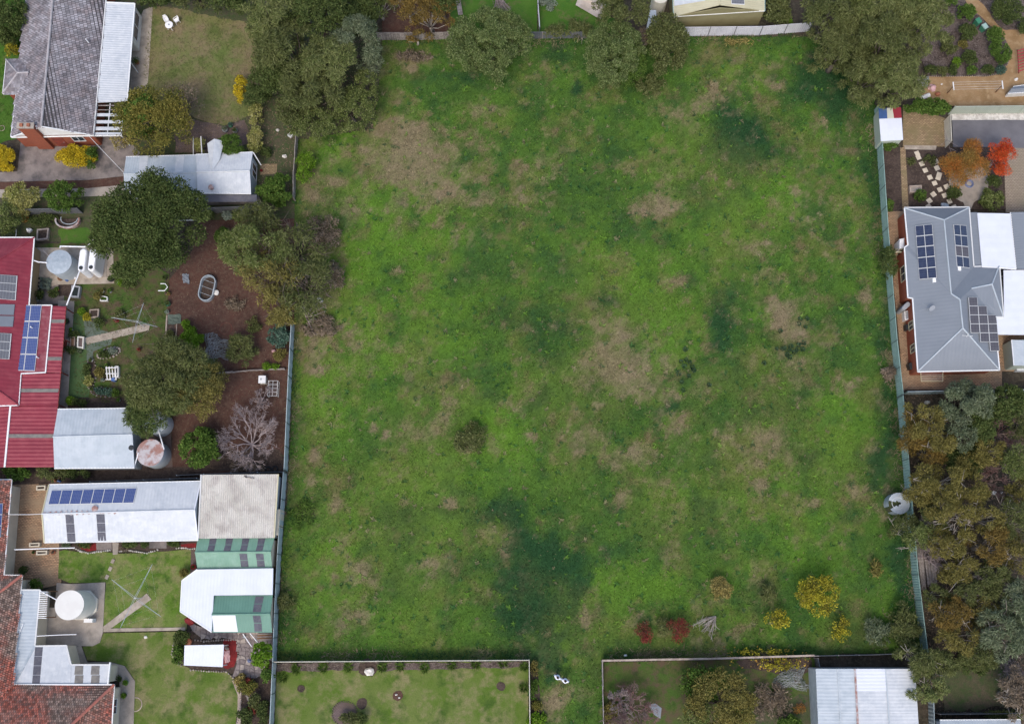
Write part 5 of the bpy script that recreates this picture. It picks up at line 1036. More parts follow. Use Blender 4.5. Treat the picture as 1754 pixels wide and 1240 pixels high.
# ================================================================ FENCES
fence('fence','pale green ribbed fence between the paddock and the grey roofed house',[(1497,190),(1511,400),(1526,590),(1536,681)],1.75,'fence_green',post='fence_post_shade')
fence('fence','darker ribbed fence between the paddock and the right hand wood',[(1536,683),(1545,790),(1561,985),(1577,1116)],1.75,'fence_green',post='fence_post_shade',ribs=10)
fence('fence','pale blue-grey panel fence beside the red dirt yard',[(505,558),(500,650),(493,808)],1.75,'fence_grey',ribs=3,post='fence_post_shade')
fence('fence','pale blue-grey panel fence from the old shed down to the bottom edge',[(492,812),(482,950),(477,1050),(474,1133),(467,1295)],1.75,'fence_grey',ribs=3,post='fence_post_shade')
fence('fence','short weathered fence at the upper left corner of the paddock',[(511,240),(507,300),(506,345)],1.3,'old_timber',1.8,'old_timber',6,jit=.04)
fence('fence','white deeply ribbed fence round the lower lawn',[(475,1132),(906,1129),(908,1300)],1.5,'fence_cream',2.3,'fence_cream',ribs=14)
fence('fence','grey timber rail fence along the bottom of the paddock',[(1031,1131),(1215,1127.5),(1395,1122)],1.3,'old_timber',1.85,'old_timber',5,jit=.01)
fence('fence','old pale timber fence running to the bottom edge beside the grass strip',[(1030,1131),(1034,1300)],1.4,'old_timber',2.2,'old_timber',5,jit=.03)
b=MB(); b.bar(W(1031,1131,1.36),W(1215,1127.5,1.36),.16,.06); b.bar(W(1215,1127.5,1.36),W(1395,1122,1.36),.14,.06); b.build('top_rail','edging',None,label='pale capping rail on the grey timber fence',cat='rail')
fence('fence','low dark paling fence above the big white shed',[(1396,1122),(1500,1120),(1575,1116)],1.0,'fence_dark',2,'old_timber',8)
fence('fence','low dark side fence beside the corner of the big white shed',[(1394,1126),(1398,1145)],1.4,'fence_dark',2,'old_timber',8)
fence('fence','white ribbed fence with dark posts in front of the olive shed',[(1168,63),(1300,61.5),(1384,55)],1.8,'fence_white',2.35,'fence_dark',ribs=12)
fence('fence','weathered brown fence at the top behind the paddock, left part',[(648,70),(715,70),(780,68)],1.5,'old_timber',2.4,'old_timber',10,jit=.05)
fence('fence','grey-green fence at the top between the two round shrubs',[(898,68),(960,67),(1012,67)],1.4,'fence_dark',2.4,'old_timber',10,jit=.03)
fence('fence','dark fence stub behind the small tree left of the white fence',[(1100,65),(1168,63)],1.6,'fence_dark',2.4,'old_timber',10)
fence('fence','white and dark dividing fence running off the top edge',[(920,-60),(921,20),(924,60)],1.5,'fence_white',2.4,'fence_dark',8)
fence('fence','pale sage fence above the asphalt drive',[(1624,196.5),(1900,194)],1.8,'fence_pale',2.4,'fence_pale',ribs=12)
fence('fence','cream fence at the left end of the asphalt drive',[(1616,210),(1618,254)],1.8,'fence_cream',2.3,'fence_cream',ribs=12)
fence('fence','dark fence below the metal shed and above the red dirt yard',[(348,366),(456,362)],1.5,'fence_dark',2.4,'fence_dark',8)
fence('fence','dark fence behind the variegated bushes at the left',[(47,368),(142,366)],1.5,'fence_dark',2.4,'fence_dark',8)
fence('fence','dark fence with pale top behind the long white shed',[(165,828),(345,822)],1.6,'fence_dark',2.4,'galvanised',6)
fence('fence','grey fence behind the fibre cement shed',[(308,816),(400,812),(490,810)],1.0,'fence_dark',2.4,'galvanised',6)
fence('fence','thin blue-grey fence below the paving of the grey roofed house',[(1545,676),(1640,674),(1800,672)],1.5,'fence_grey',2.4,'fence_green',8)
fence('fence','dark fence across the lower right clearing',[(1600,1220),(1700,1219),(1800,1217)],1.5,'fence_dark',2.4,'old_timber',8)
fence('fence','white topped fence beside the big white shed at the bottom edge',[(1589,1195),(1592,1300)],1.4,'fence_grey',2.4,'fence_green',8)
fence('fence','low wire and timber divider across the red dirt yard',[(372,642),(430,636),(489,634)],.5,'old_timber',2,'old_timber',3,jit=.15)
# ================================================================ SMALLER THINGS
V3=Vector
# ---- water tanks
def tank(name,label,top,r,h,m,topm=None,dome=.12,rings=True,n=40):
    c=W(top[0],top[1],h); rr=r*mpp(top[0],top[1],h); t=thing(name,label,'water tank',(c.x,c.y,0)); b=MB(); prof=[]
    K=int(h/.16) if rings else 2
    for k in range(K+1):
        z=h*k/K; prof+= [(rr*(1.0 if k%2 else .985),z)]
    b.lathe((c.x,c.y,0),prof,n); b.build('tank_wall',m,t,smooth=False)
    b=MB(); b.lathe((c.x,c.y,h),[(rr*1.015,-.05),(rr*1.015,.02),(rr*.6,dome*.7),(.15,dome),(.02,dome)],n); b.build('tank_lid',topm or m,t); return t,c,rr
t,c,rr=tank('water_tank','round galvanised water tank beside the twin slim tanks',(101,449),21.5,2.3,'tank_corrugated','galvanised')
b=MB(); b.bar(c+V3((-.75,.55,2.42)),c+V3((.5,-.6,2.42)),.03,.02); b.build('seam','rusty_metal',t)
t,c,rr=tank('water_tank','round water tank with a rust stained lid beside the blue-grey shed',(257,775),23,2.4,'tank_corrugated','rusty_metal',.05)
b=MB(); b.lathe(c+V3((-.9,.1,2.42)),[(.25,0),(.25,.08),(.18,.1)],16); b.build('inlet','black_plastic',t)
tank('water_tank','water tank half hidden under the olive tree beside the blue-grey shed',(265,722),21,2.1,'tank_corrugated','galvanised')
tank('water_tank','cream ribbed water tank at the top edge beside the olive shed',(1131,-6),13.5,2.4,'tank_cream','tank_cream')
t,c,rr=tank('water_tank','tall white water tank with a flat white lid on the concrete slab',(119,1036),24.5,3.3,'tank_white','tank_white',.04,rings=False,n=56)
b=MB(); b.lathe((c.x,c.y,0),[(rr*1.12,0),(rr*1.12,.35),(rr*1.0,.36)],8,rot=.39); b.build('plinth','tank_cream',t)
b=MB(); b.box((c.x+.9,c.y-rr-.1,.5),(.8,.35,1.0)); b.build('pump_box','white_paint',t)
def slim(name,label,a,b_,w_,h,m='pvc_white',cat='water tank',hole=True):
    A,B_=W(*a,h),W(*b_,h); t=thing(name,label,cat,((A.x+B_.x)/2,(A.y+B_.y)/2,0)); r=w_*mpp(*a,h)/2; d=(B_-A); d.z=0; L=d.length; d.normalize(); n=V3((-d.y,d.x,0)); ring=[]
    for k in range(9): an=math.pi/2+math.pi*k/8; ring.append(A+d*(r+r*math.cos(an))+n*r*math.sin(an))
    for k in range(9): an=-math.pi/2+math.pi*k/8; ring.append(B_-d*r+d*(r*math.cos(an))+n*r*math.sin(an))
    mb=MB(); mb.flat(ring,0,h-.12); cc=sum(ring,V3())/len(ring)
    mb.prism([V3((p.x,p.y,h-.12)) for p in ring],[V3((cc.x+(p.x-cc.x)*.82,cc.y+(p.y-cc.y)*.9,h)) for p in ring]); 
    for k in range(1,6):
        p=A+d*(L*k/6); mb.bar((p-n*r*.7)+V3((0,0,.0)),(p+n*r*.7)+V3((0,0,.0)),.03,.02)
    mb.build('tank_body',m,t)
    if hole: mb=MB(); q=B_-d*r; mb.lathe(q,[(.19,0),(.19,.06),(.08,.07)],14); mb.build('lid','black_plastic',t)
    return t
slim('water_tank','left one of the two slim white water tanks on the pad',(143,425),(138,465),12.5,2.3)
slim('water_tank','right one of the two slim white water tanks on the pad',(160,425),(155,464),12.5,2.3)
slim('water_tank','slanted slim white tank against the brick wall of the grey roofed house',(1559,518),(1547,529),8,1.9,'grey_plastic',hole=False)
def pipe(label,pts,r=.05,m='pvc_white',name='water_pipe',cat='pipe'):
    b=MB(); b.tube([W(*p) for p in pts],r,7); b.build(name,m,None,label=label,cat=cat)
pipe('white pipe bending from the galvanised tank to the dark tree',[(103,425,2.2),(103,422,2.5),(149,423,2.5),(163,407,2.5)],.07)
pipe('short white pipe from the maroon roof to the galvanised tank',[(57,446,2.6),(66,449,2.6),(81,450,2.4)],.06)
pipe('long white pipe sloping from the slim tank to the maroon verandah',[(137,463,2.5),(126,492,2.35),(114,523,2.15)],.07)
pipe('white pipe linking the two tanks beside the blue-grey shed',[(271,735,2.2),(276,752,2.5),(281,770,2.45)],.06)
pipe('thin white pipe from the blue-grey shed to the rust stained tank',[(230,800,2.3),(237,775,2.5)],.05)
pipe('white pipe from the slatted pergola to the tall white tank',[(69,1012,2.5),(97,1027,3.2)],.05)
pipe('thin grey wire from the terracotta roof to the long white shed',[(16,881,3.0),(50,881,2.9),(73,880,3.2)],.03,'flashing','cable','cable')
pipe('slim white pole across the brick paving below the long shed',[(25,941,2.3),(80,939,2.3),(128,938,2.2)],.05,'pvc_white','pole','pole')
pipe('thin white rail from the annex towards the lawn',[(62,1089,2.4),(100,1087,2.3),(131,1086,2.2)],.035,'pvc_white','rail','rail')
pipe('dark sagging power cable over the driveway to the metal shed',[(152,233,3.4),(185,268,3.1),(213,297,3.0)],.022,'flashing','power_cable','cable')
pipe('power cable crossing the metal shed roof towards the dark verandah',[(300,305,3.6),(325,330,3.3),(355,352,3.2)],.022,'grey_plastic','power_cable','cable')
pipe('pale edging board on the red dirt below the dark fence',[(301,378,.1),(336,377,.1)],.06,'white_paint','board','board')
# ---- rotary clotheslines
def hoist(label,c0,arms,h=2.0):
    """arms: pixel ends of the four arms, hub over pixel c0"""
    c=W(*c0,h); t=thing('clothesline',label,'clothesline',(c.x,c.y,0)); b=MB(); b.tube([(c.x,c.y,0),(c.x,c.y,h)],.045,8); b.build('pole','flashing',t)
    P=[W(*a,h+.2) for a in arms]
    for p in P:
        b=MB(); d=(p-c); n=V3((-d.y,d.x,0)).normalized()*.07; b.tube([c+n,p],.014,5); b.tube([c-n,p],.014,5); b.build('arm','galvanised',t)
    b=MB()
    for f in (.6,.92):
        for i in range(4): b.tube([c.lerp(P[i],f),c.lerp(P[(i+1)%4],f)],.002,3)
    b.build('line','pvc_white',t,kind='stuff')
hoist('rotary clothesline at the end of the tan path in the maroon house yard',(235,551),[(190,544),(246,519),(270,560),(227,587)])
hoist('rotary clothesline on the mown lawn beside the tall white tank',(231,1024),[(191,992),(261,966),(276,1056),(206,1075)])
# ---- garden furniture
def plastic_chair(label,u,v,rot,m='white_plastic',group=None):
    c=W(u,v,0); t=thing('garden_chair',label,'chair',(c.x,c.y,0),group); t.rotation_euler=(0,0,rot); 
    def P(n_,mb): o=link_mesh(n_,mb.mesh(n_,m),t); return o
    b=MB(); b.box((0,0,.42),(.46,.44,.04)); P('seat',b)
    b=MB(); b.prism([(-.22,.2,.44),(.22,.2,.44),(.22,.23,.44),(-.22,.23,.44)],[(-.16,.32,.86),(.16,.32,.86),(.16,.35,.86),(-.16,.35,.86)]); P('backrest',b)
    for x in (-.2,.2):
        for y in (-.2,.2): b=MB(); b.bar((x,y,.42),(x*1.25,y*1.25,0),.04,.04); P('leg',b)
        b=MB(); b.bar((x*1.15,-.2,.62),(x*1.1,.24,.66),.05,.03); b.bar((x*1.15,-.2,.62),(x*1.1,-.2,.42),.04,.04); P('armrest',b)
plastic_chair('left white garden chair, above the round white table on the dry lawn',287,38,.5); plastic_chair('right white garden chair, tilted away from the round white table',304,39,-.9)
c=W(293,49,0); t=thing('garden_table','small round white table on the dry lawn','table',(c.x,c.y,0))
b=MB(); b.lathe(c+V3((0,0,.68)),[(.4,0),(.42,.02),(.4,.04),(.05,.045)],20); b.build('tabletop','white_plastic',t)
for k in range(4): b=MB(); a0=k*1.57+.6; b.bar(c+V3((math.cos(a0)*.15,math.sin(a0)*.15,.68)),c+V3((math.cos(a0)*.36,math.sin(a0)*.36,0)),.04,.04); b.build('leg','white_plastic',t)
b=MB(); b.lathe(c+V3((0,0,.73)),[(.09,0),(.09,.03),(.02,.035)],12); b.build('cap','grey_plastic',t)
# ---- round things: tyres, pots, rings
def lathe_thing(name,label,cat,u,v,prof,m,z=0,n=20,part=None,group=None,sx=1,sy=1):
    c=W(u,v,z); b=MB(); b.lathe((c.x,c.y,z),prof,n,sx,sy); return b.build(name,m,None,label=label,cat=cat,group=group,origin=V3((c.x,c.y,z)))
def torus(b,c,R_,r,n=20,m_=8):
    k0=len(b.v)
    for i in range(n):
        for j in range(m_):
            a=6.2832*i/n; e=6.2832*j/m_; rr=R_+r*math.cos(e); b.v.append((c[0]+rr*math.cos(a),c[1]+rr*math.sin(a),c[2]+r*math.sin(e)))
    for i in range(n):
        for j in range(m_): b.f.append((k0+i*m_+j,k0+((i+1)%n)*m_+j,k0+((i+1)%n)*m_+(j+1)%m_,k0+i*m_+(j+1)%m_)); b.mi.append(b.m)
def ring(name,label,cat,u,v,R_,r,m,z=None,group=None):
    c=W(u,v,r if z is None else z); b=MB(); torus(b,c,R_,r); b.build(name,m,None,True,label=label,cat=cat,group=group)
ring('tyre','black tyre by the cream wall, upper of two',*('tyre',67,481),.24,.1,'black_rubber',.1); ring('tyre','black tyre by the cream wall, lower of two','tyre',65,494,.24,.11,'black_rubber',.11)
ring('tyre','half hidden tyre at the right of the red yard above the fibre cement roof','tyre',471,803,.25,.09,'black_rubber'); ring('tyre','tyre beside the bare tree above the fibre cement roof','tyre',459,804,.25,.09,'black_rubber')
ring('wire_ring','round rusty wire ring lying on the red dirt','wire ring',387,563,.6,.03,'rust_red'); ring('hose','coiled pale hose on the green strip at the left edge','hose',3,220,.3,.035,'edging')
ring('hose','orange hose loop in the overgrown yard at the top','hose',964,12,.7,.03,'terracotta_pot'); ring('tyre','bluish ring planter on the round patio','planter',1660,315,.36,.12,'blue_glaze')
def pot(label,u,v,r=.22,h=.35,m='terracotta_pot',leaf='leaf_green',pr=.3,group=None,name='potted_plant'):
    c=W(u,v,0); t=thing(name,label,'potted plant',(c.x,c.y,0),group); b=MB(); b.lathe(c,[(r*.7,.0),(r,h),(r*.85,h),(r*.8,h-.06),(.02,h-.06)],14); b.build('pot',m,t)
    rs=np.random.RandomState(int(u+v)); n=170; D=rs.normal(0,1,(n,3)); D[:,2]=np.abs(D[:,2])+.2; D/=np.linalg.norm(D,axis=1)[:,None]; P=np.array([c.x,c.y,h+.05])+D*pr*rs.uniform(.4,1,(n,1)); quads('foliage',leaves(rs,P,D,.13,.07),leaf,t,rootloc(t))
pot('potted plant at the foot of the white lean-to wall',236,109,.25,.4,'terracotta_pot','leaf_green',.45)
pot('large grey pot under the autumn tree near the round topiary',387,225,.3,.45,'grey_plastic','leaf_grey',.35); pot('small teal pot among the pots near the round topiary',396,217,.24,.4,'bin_green','leaf_teal',.25); pot('shallow grey pot rightmost near the round topiary',404,226,.28,.35,'grey_plastic','leaf_dark',.3)
pot('round green potted plant on the curved path, upper one',218,1168,.22,.4,'bin_green','leaf_lime',.3); pot('round yellow-green potted plant on the curved path, lower one',215,1190,.22,.4,'black_plastic','leaf_lime',.32); pot('dark potted fern against the annex on the curved path',207,1161,.2,.35,'black_plastic','leaf_dark',.32)
pot('dark pot at the corner of the paved strip by the red dirt',192,480,.3,.45,'black_plastic','leaf_dark',.3); pot('dark green potted plant at the lawn edge by the tan clothesline',289,522,.28,.4,'bin_green','leaf_dark',.32); pot('small terracotta pot at the lawn edge below the dark tree',286,504,.15,.3,'terracotta_pot','leaf_dry',.14)
pot('potted plant on the orange brick paving between planter boxes',60,946,.18,.3,'terracotta_pot','leaf_dark',.14); pot('small terracotta pot right of the planter box on orange bricks',93,946,.22,.3,'terracotta_pot','leaf_dry',.12)
pot('round dark potted shrub on the verandah edge of the maroon house',116,552,.3,.4,'black_plastic','leaf_dark',.4); pot('red flowering pot in the middle of the maroon house lawn',202,550,.22,.3,'red_paint','leaf_crimson',.3); pot('dark red pot at the notch of the green shed',333,971,.26,.4,'maroon_mulch','leaf_dark',.1)
# ---- planter boxes and framed beds
def frame_box(name,label,pts,h,m,fill,w_=.12,cat='planter',rail=None):
    P=wp(pts); c=sum(P,V3())/len(P); t=thing(name,label,cat,(c.x,c.y,0)); I=inset(P,w_); n=len(P)
    for i in range(n):
        j=(i+1)%n; b=MB(); b.flat([P[i],P[j],I[j],I[i]],0,h); b.build('side',m,t)
    if fill: b=MB(); b.flat(inset(P,w_+.003),0,h-.1); b.build('filling',fill,t)
    return t
frame_box('planter_box','cream planter box with dark soil left of the clothes pole on orange bricks',[(54,930),(72,929.5),(71.5,936.5),(53.5,937)],.5,'cream_wall','garden_soil'); frame_box('planter_box','cream planter box below the white pole on the orange bricks',[(66,943.5),(85,943),(84,950),(65.5,951)],.5,'cream_wall','garden_soil'); frame_box('planter_box','cream planter box tucked against the long white shed',[(66,832.5),(82,832),(81,840),(65.5,840.5)],.5,'cream_wall','garden_soil')
frame_box('raised_bed','concrete edged square bed left of the half round pond',[(66,395),(86.5,393),(84.5,412),(65,414)],.4,'stone','garden_soil',.14,'raised bed'); frame_box('raised_bed','dark framed raised bed beside the pale tank pad',[(126,491),(141,493),(138,512),(124,511)],.5,'grey_plastic','water_dark',.14,'raised bed')
frame_box('planter_box','pale wooden planter box in the dark garden above the grey roof',[(1555,321),(1576,320),(1576,332),(1556,333)],.45,'edging','concrete',.14); frame_box('raised_bed','white framed dark bed in the middle of the patchy lawn',[(156,532),(172,531),(171,545),(155,546)],.4,'edging','garden_soil',.1,'raised bed')
frame_box('planter_tray','white trimmed tray of plants above the framed dark bed',[(173,507),(186,510),(186,517),(173,517)],.3,'white_paint','leaf_green',.08)
frame_box('raised_bed','terracotta sided seat box at the corner of the maroon verandah',[(110,584),(121,582),(120,600),(109,602)],.5,'edging','rust_red',.12,'raised bed')
frame_box('bench','cream slatted bench by the start of the tan path',[(123,578),(132,578),(131,599),(122,599)],.45,'edging','brown_timber',.1,'bench'); frame_box('bench','pale tiled stand at the start of the tan path',[(136,578),(147,579),(146,599),(135,597)],.5,'pale_wall','rose_paver',.12,'stand')
# half round pond/tank left
c=W(115,376,.6); b=MB(); t=thing('garden_tub','large rusty half round tub with a curved grey rim','garden tub',(c.x,c.y,0))
R0_=20*mpp(115,376)
def arc(c,r,a0,a1,n,z,sx=1,sy=1): return [V3((c.x+r*math.cos(a0+(a1-a0)*k/n)*sx,c.y+r*math.sin(a0+(a1-a0)*k/n)*sy,z)) for k in range(n+1)]
b.tube(arc(c,R0_,-3.3,.2,16,.55,1,.72),.1,6); b.build('rim','rusty_metal',t); b=MB(); b.flat(arc(c,R0_*.97,-3.3,.2,16,0,1,.7),0,.35); b.build('filling','garden_soil',t); b=MB(); b.tube(arc(c+V3((.2,.1,0)),R0_*.72,-3.4,0,14,.6,1,.72),.05,5); b.build('inner_rim','galvanised',t); b=MB(); b.flat(arc(c,R0_,-3.3,.2,16,0,1,.72),0,.3); b.build('base','rusty_metal',t)
# oval trough
A,B_=W(362,474),W(352,518); t=thing('water_trough','long oval galvanised trough lying on the red dirt','trough',((A.x+B_.x)/2,(A.y+B_.y)/2,0)); r=13*mpp(357,496); d=(B_-A).normalized(); n=V3((-d.y,d.x,0))
def stad(rr,z,ex=0):
    o=[]
    for k in range(11): an=math.pi/2+math.pi*k/10; o.append(A+d*(r+(rr)*math.cos(an))+n*rr*math.sin(an)+V3((0,0,z)))
    for k in range(11): an=-math.pi/2+math.pi*k/10; o.append(B_-d*r+d*(rr*math.cos(an))+n*rr*math.sin(an)+V3((0,0,z)))
    return o
b=MB(); o1,o2=stad(r,.0),stad(r,.6); i2,i1=stad(r-.1,.6),stad(r-.14,.12); k=len(o1)
b.v=[tuple(p) for p in o1+o2+i2+i1]
for a_ in range(3):
    for i in range(k): j=(i+1)%k; b.f.append((a_*k+i,a_*k+j,(a_+1)*k+j,(a_+1)*k+i)); b.mi.append(0)
b.build('trough_wall','galvanised',t); b=MB(); b.flat(i1,.02,.16); b.build('base','garden_soil',t)
for f in (.25,.5,.75): p=A.lerp(B_,f)+V3((0,0,.62)); b=MB(); b.bar(p-n*r*.95-d*.15,p+n*r*.95+d*.15,.03,.03); b.build('brace','galvanised',t)
b=MB(); p=W(370,501,.3); b.lathe((p.x,p.y,0),[(.25,0),(.27,.3),(.1,.36)],14); b.build('tub','tank_white',None,label='small white round tub against the oval trough',cat='tub')
# netting heaps
def net(label,u,v,rx,ry,h=.8,name='netting',m='netting',seed=1):
    rs=random.Random(seed); c=W(u,v,0); s=mpp(u,v); b=MB(); n=9; P={}
    for i in range(n):
        for j in range(n):
            x=(i/(n-1)*2-1); y=(j/(n-1)*2-1); rr=max(abs(x),abs(y)); k=1+.25*math.sin(3*math.atan2(y,x)+seed)+rs.uniform(-.08,.08)
            P[i,j]=V3((c.x+x*rx*s*k,c.y+y*ry*s*k,max(.05,h*(1-rr**2)+rs.uniform(-.12,.12))))
    for i in range(n-1):
        for j in range(n-1): 
            for a_,b_ in ((P[i,j],P[i+1,j]),(P[i,j],P[i,j+1]),(P[i,j],P[i+1,j+1])): b.tube([a_,b_],.018,3,cap=False)
            for _ in range(3):
                f=rs.random(); b.tube([P[i,j].lerp(P[i+1,j],f),P[i,j+1].lerp(P[i+1,j+1],f)],.01,3,cap=False); b.tube([P[i,j].lerp(P[i,j+1],f),P[i+1,j].lerp(P[i+1,j+1],f)],.01,3,cap=False)
    b.build(name,m,None,label=label,cat='netting')
net('heap of grey netting on the red dirt beside the lime green ferns',371,597,22,22,1.0,seed=2); net('grey netting spread over the ground in the unkempt yard',1355,1162,26,18,.7,seed=4)
net('small grey netting heap beside the gum tree at the top right',1582,142,8,10,.5,seed=6)
c=W(1122,1216,0); b=MB(); b.flat(wp([(1110,1207),(1122,1204),(1133,1212),(1131,1230),(1121,1224)]),0,.12); b.build('sheet','grey_roof',None,label='flat grey sheet lying beside the purple bare shrub',cat='sheet')
# white box, cages
c=W(449,650,.9); b=MB(); t=thing('hive_box','white box on a cream stand in the red dirt yard','box',(c.x,c.y,0)); b.box((c.x,c.y,.45),(.6,.65,.9)); b.build('box','tank_cream',t); b=MB(); b.box((c.x,c.y,.93),(.7,.75,.06)); b.build('lid','white_paint',t); b=MB(); b.box((c.x-.1,c.y+.03,.975),(.13,.2,.03)); b.build('vent','grey_plastic',t)
c=W(468,666,.5); t=thing('wire_cage','white wire cage against the pale fence in the red dirt yard','cage',(c.x,c.y,0)); b=MB()
for x in (-.45,.45):
    for z in (0.05,.75): b.bar((c.x+x,c.y-.75,z),(c.x+x,c.y+.75,z),.04,.04)
for k in range(5):
    y=-.75+k*.375; b.bar((c.x-.45,c.y+y,.75),(c.x+.45,c.y+y,.75),.03,.03)
    for x in (-.45,.45): b.bar((c.x+x,c.y+y,.05),(c.x+x,c.y+y,.75),.03,.03)
b.bar((c.x,c.y-.75,.75),(c.x,c.y+.75,.75),.03,.03); b.build('frame','flashing',t); b=MB(); b.box((c.x,c.y,.2),(.8,1.4,.02)); b.build('tray','rose_paver',t)
# white garden rack + oval stone bed + curved beds on the patchy lawn
c=W(193,640,0); t=thing('garden_rack','white ladder-like rack holding small pots on the lawn','rack',(c.x,c.y,0)); s=mpp(193,640)
Wk=lambda x,y,z: W(x,y,z)
for x in (183,188,193,198): b=MB(); b.bar(Wk(x-1,628,.5),Wk(x+1,650,.5),.1,.08); b.build('upright','white_paint',t)
for y in (630,640,650): b=MB(); b.bar(Wk(181,y,.5),Wk(200,y,.55),.09,.07); b.build('rung','white_paint',t)
frame_box('planter_box','white framed double box at the right of the white rack',[(200,629),(206,629),(206,648),(199,648)],.5,'white_paint','black_plastic',.1)
b=MB(); p=W(194,650,.5); b.box((p.x,p.y,.3),(.35,.3,.6)); b.build('bucket','blue_paint',None,label='small blue box below the white rack',cat='box')
def stones(parent_label,cx,cy,rx,ry,n,rot=0,r=2.2,m='stone',name='garden_bed_edging',seed=1,a0=0,a1=6.283,fill=None):
    c=W(cx,cy); t=thing(name,parent_label,'stone edging',(c.x,c.y,0)); rs=random.Random(seed)
    for k in range(n):
        a=a0+(a1-a0)*k/n; x=rx*math.cos(a); y=ry*math.sin(a); u=cx+x*math.cos(rot)-y*math.sin(rot); v=cy+x*math.sin(rot)+y*math.cos(rot); q=W(u,v); rr=r*mpp(u,v)*rs.uniform(.7,1.15)
        b=MB(); e=rs.uniform(0,1); b.lathe((q.x,q.y,-.02),[(rr*.9,0),(rr,.08),(rr*.75,.16),(rr*.2,.2)],6,1,rs.uniform(.7,1),e*3); b.build('stone',m,t)
    if fill: 
        P=[]; 
        for k in range(24): a=6.283*k/24; x=rx*.93*math.cos(a); y=ry*.93*math.sin(a); P.append((cx+x*math.cos(rot)-y*math.sin(rot),cy+x*math.sin(rot)+y*math.cos(rot)))
        b=MB(); b.flat(wp(P),0,.13); b.build('filling',fill,t)
    return t
stones('oval stone edged bed of succulents on the patchy lawn',187,605,20,8,20,-.28,2.4,'stone',fill='garden_soil',seed=3)
stones('curved stone edged bed left of the white rack',156,640,9,26,22,.05,1.8,'stone',fill='garden_soil',seed=5)
stones('dark curved bed with a blue-green shrub above the blue-grey shed',178,672,22,8,18,.1,1.8,'old_timber',fill='garden_soil',seed=6)
stones('brick ring round the lilac planted circle on the lower lawn',591,1222,21.5,21.5,34,0,2.2,'rose_paver',fill='rose_paver',seed=7)
b=MB(); P=[W(252+33*math.cos(a),654+25*math.sin(a),.12) for a in [math.pi*.62+k*math.pi*.95/16 for k in range(17)]]; b.tube(P,.06,6); b.build('edging','edging',None,label='thin curved pale edging round the olive tree on the patchy lawn',cat='edging')
# stones along beds of shed E
def stone_row(label,pts,step=3.2,r=1.9,m='white_stone',seed=1):
    c=W(*pts[0]); t=thing('stone_edging',label,'stone edging',(c.x,c.y,0)); rs=random.Random(seed)
    for (a,b_) in zip(pts[:-1],pts[1:]):
        L=math.hypot(b_[0]-a[0],b_[1]-a[1]); n=max(1,int(L/step))
        for k in range(n):
            u=a[0]+(b_[0]-a[0])*k/n; v=a[1]+(b_[1]-a[1])*k/n; q=W(u+rs.uniform(-.4,.4),v+rs.uniform(-.4,.4)); rr=r*mpp(u,v)*rs.uniform(.7,1.15); b=MB(); b.lathe((q.x,q.y,-.02),[(rr*.9,0),(rr,.1),(rr*.7,.2),(rr*.2,.23)],6,1,rs.uniform(.7,1),rs.random()*3); b.build('stone',m,t)
stone_row('white stones edging the left bed along the long white shed',[(128,938),(138,944),(152,947),(166,945),(178,944),(192,941)]); stone_row('pale stones edging the middle bed along the long white shed',[(205,944),(218,942),(235,944),(252,947),(266,943),(275,940)],seed=2); stone_row('white stones edging the right bed below the long white shed',[(303,939),(315,938),(326,940),(337,939)],seed=3)
stone_row('white pebbles lining the foot of the pale sage fence',[(1627,198.5),(1680,198),(1760,197)],2.6,1.6,seed=4); stone_row('stones edging the crazy paved area and shelter bed',[(327,1147),(350,1149),(388,1150),(400,1160),(408,1175),(413,1200),(411,1225),(404,1245)],4,2,'stone',5)
stone_row('stones round the curved left edge of the shrub bed by the shelter',[(303,1090),(297,1105),(295,1120),(302,1135),(315,1142)],4,2,'stone',6); stone_row('stones along the upper edge of the shelter bed',[(335,1096),(350,1098),(375,1096),(405,1095),(409,1110),(408,1130)],4,2,'stone',7)
stone_row('curved metal edge stones round the native garden at the top right',[(1592,132.5),(1640,132.5),(1690,132),(1712,126),(1724,112),(1731,92)],3.5,1.1,'concrete',8); stone_row('stone edge of the orange path beside the native garden',[(1665,-8),(1690,16),(1706,38),(1720,52),(1752,50)],3.5,1.2,'rose_paver',9)
# crazy paving stones
t=thing('crazy_paving','irregular flat stones of the crazy paved area behind the green sheds','paving',W(420,1110)); rs=random.Random(4); cells=[]
xs_=[322+k*7.6 for k in range(21)]; ys_=[1064+k*7.4 for k in range(14)]
jt={(i,j):(xs_[i]+rs.uniform(-2.6,2.6),ys_[j]+rs.uniform(-2.6,2.6)) for i in range(21) for j in range(14)}
for i in range(20):
    for j in range(13):
        q=[jt[i,j],jt[i+1,j],jt[i+1,j+1],jt[i,j+1]]; m_=(sum(p[0] for p in q)/4,sum(p[1] for p in q)/4)
        ins=pointin(PC,(np.array([m_[0]]),np.array([m_[1]])))[0]
        shel=314<m_[0]<408 and m_[1]>1094
        if ins and not shel:
            q=[(m_[0]+(p[0]-m_[0])*.86,m_[1]+(p[1]-m_[1])*.86) for p in q]; b=MB(); b.flat(wp(q),.05,.15+rs.uniform(0,.02)); b.build('stone','crazy_stone' if rs.random()<.75 else 'stone',t)
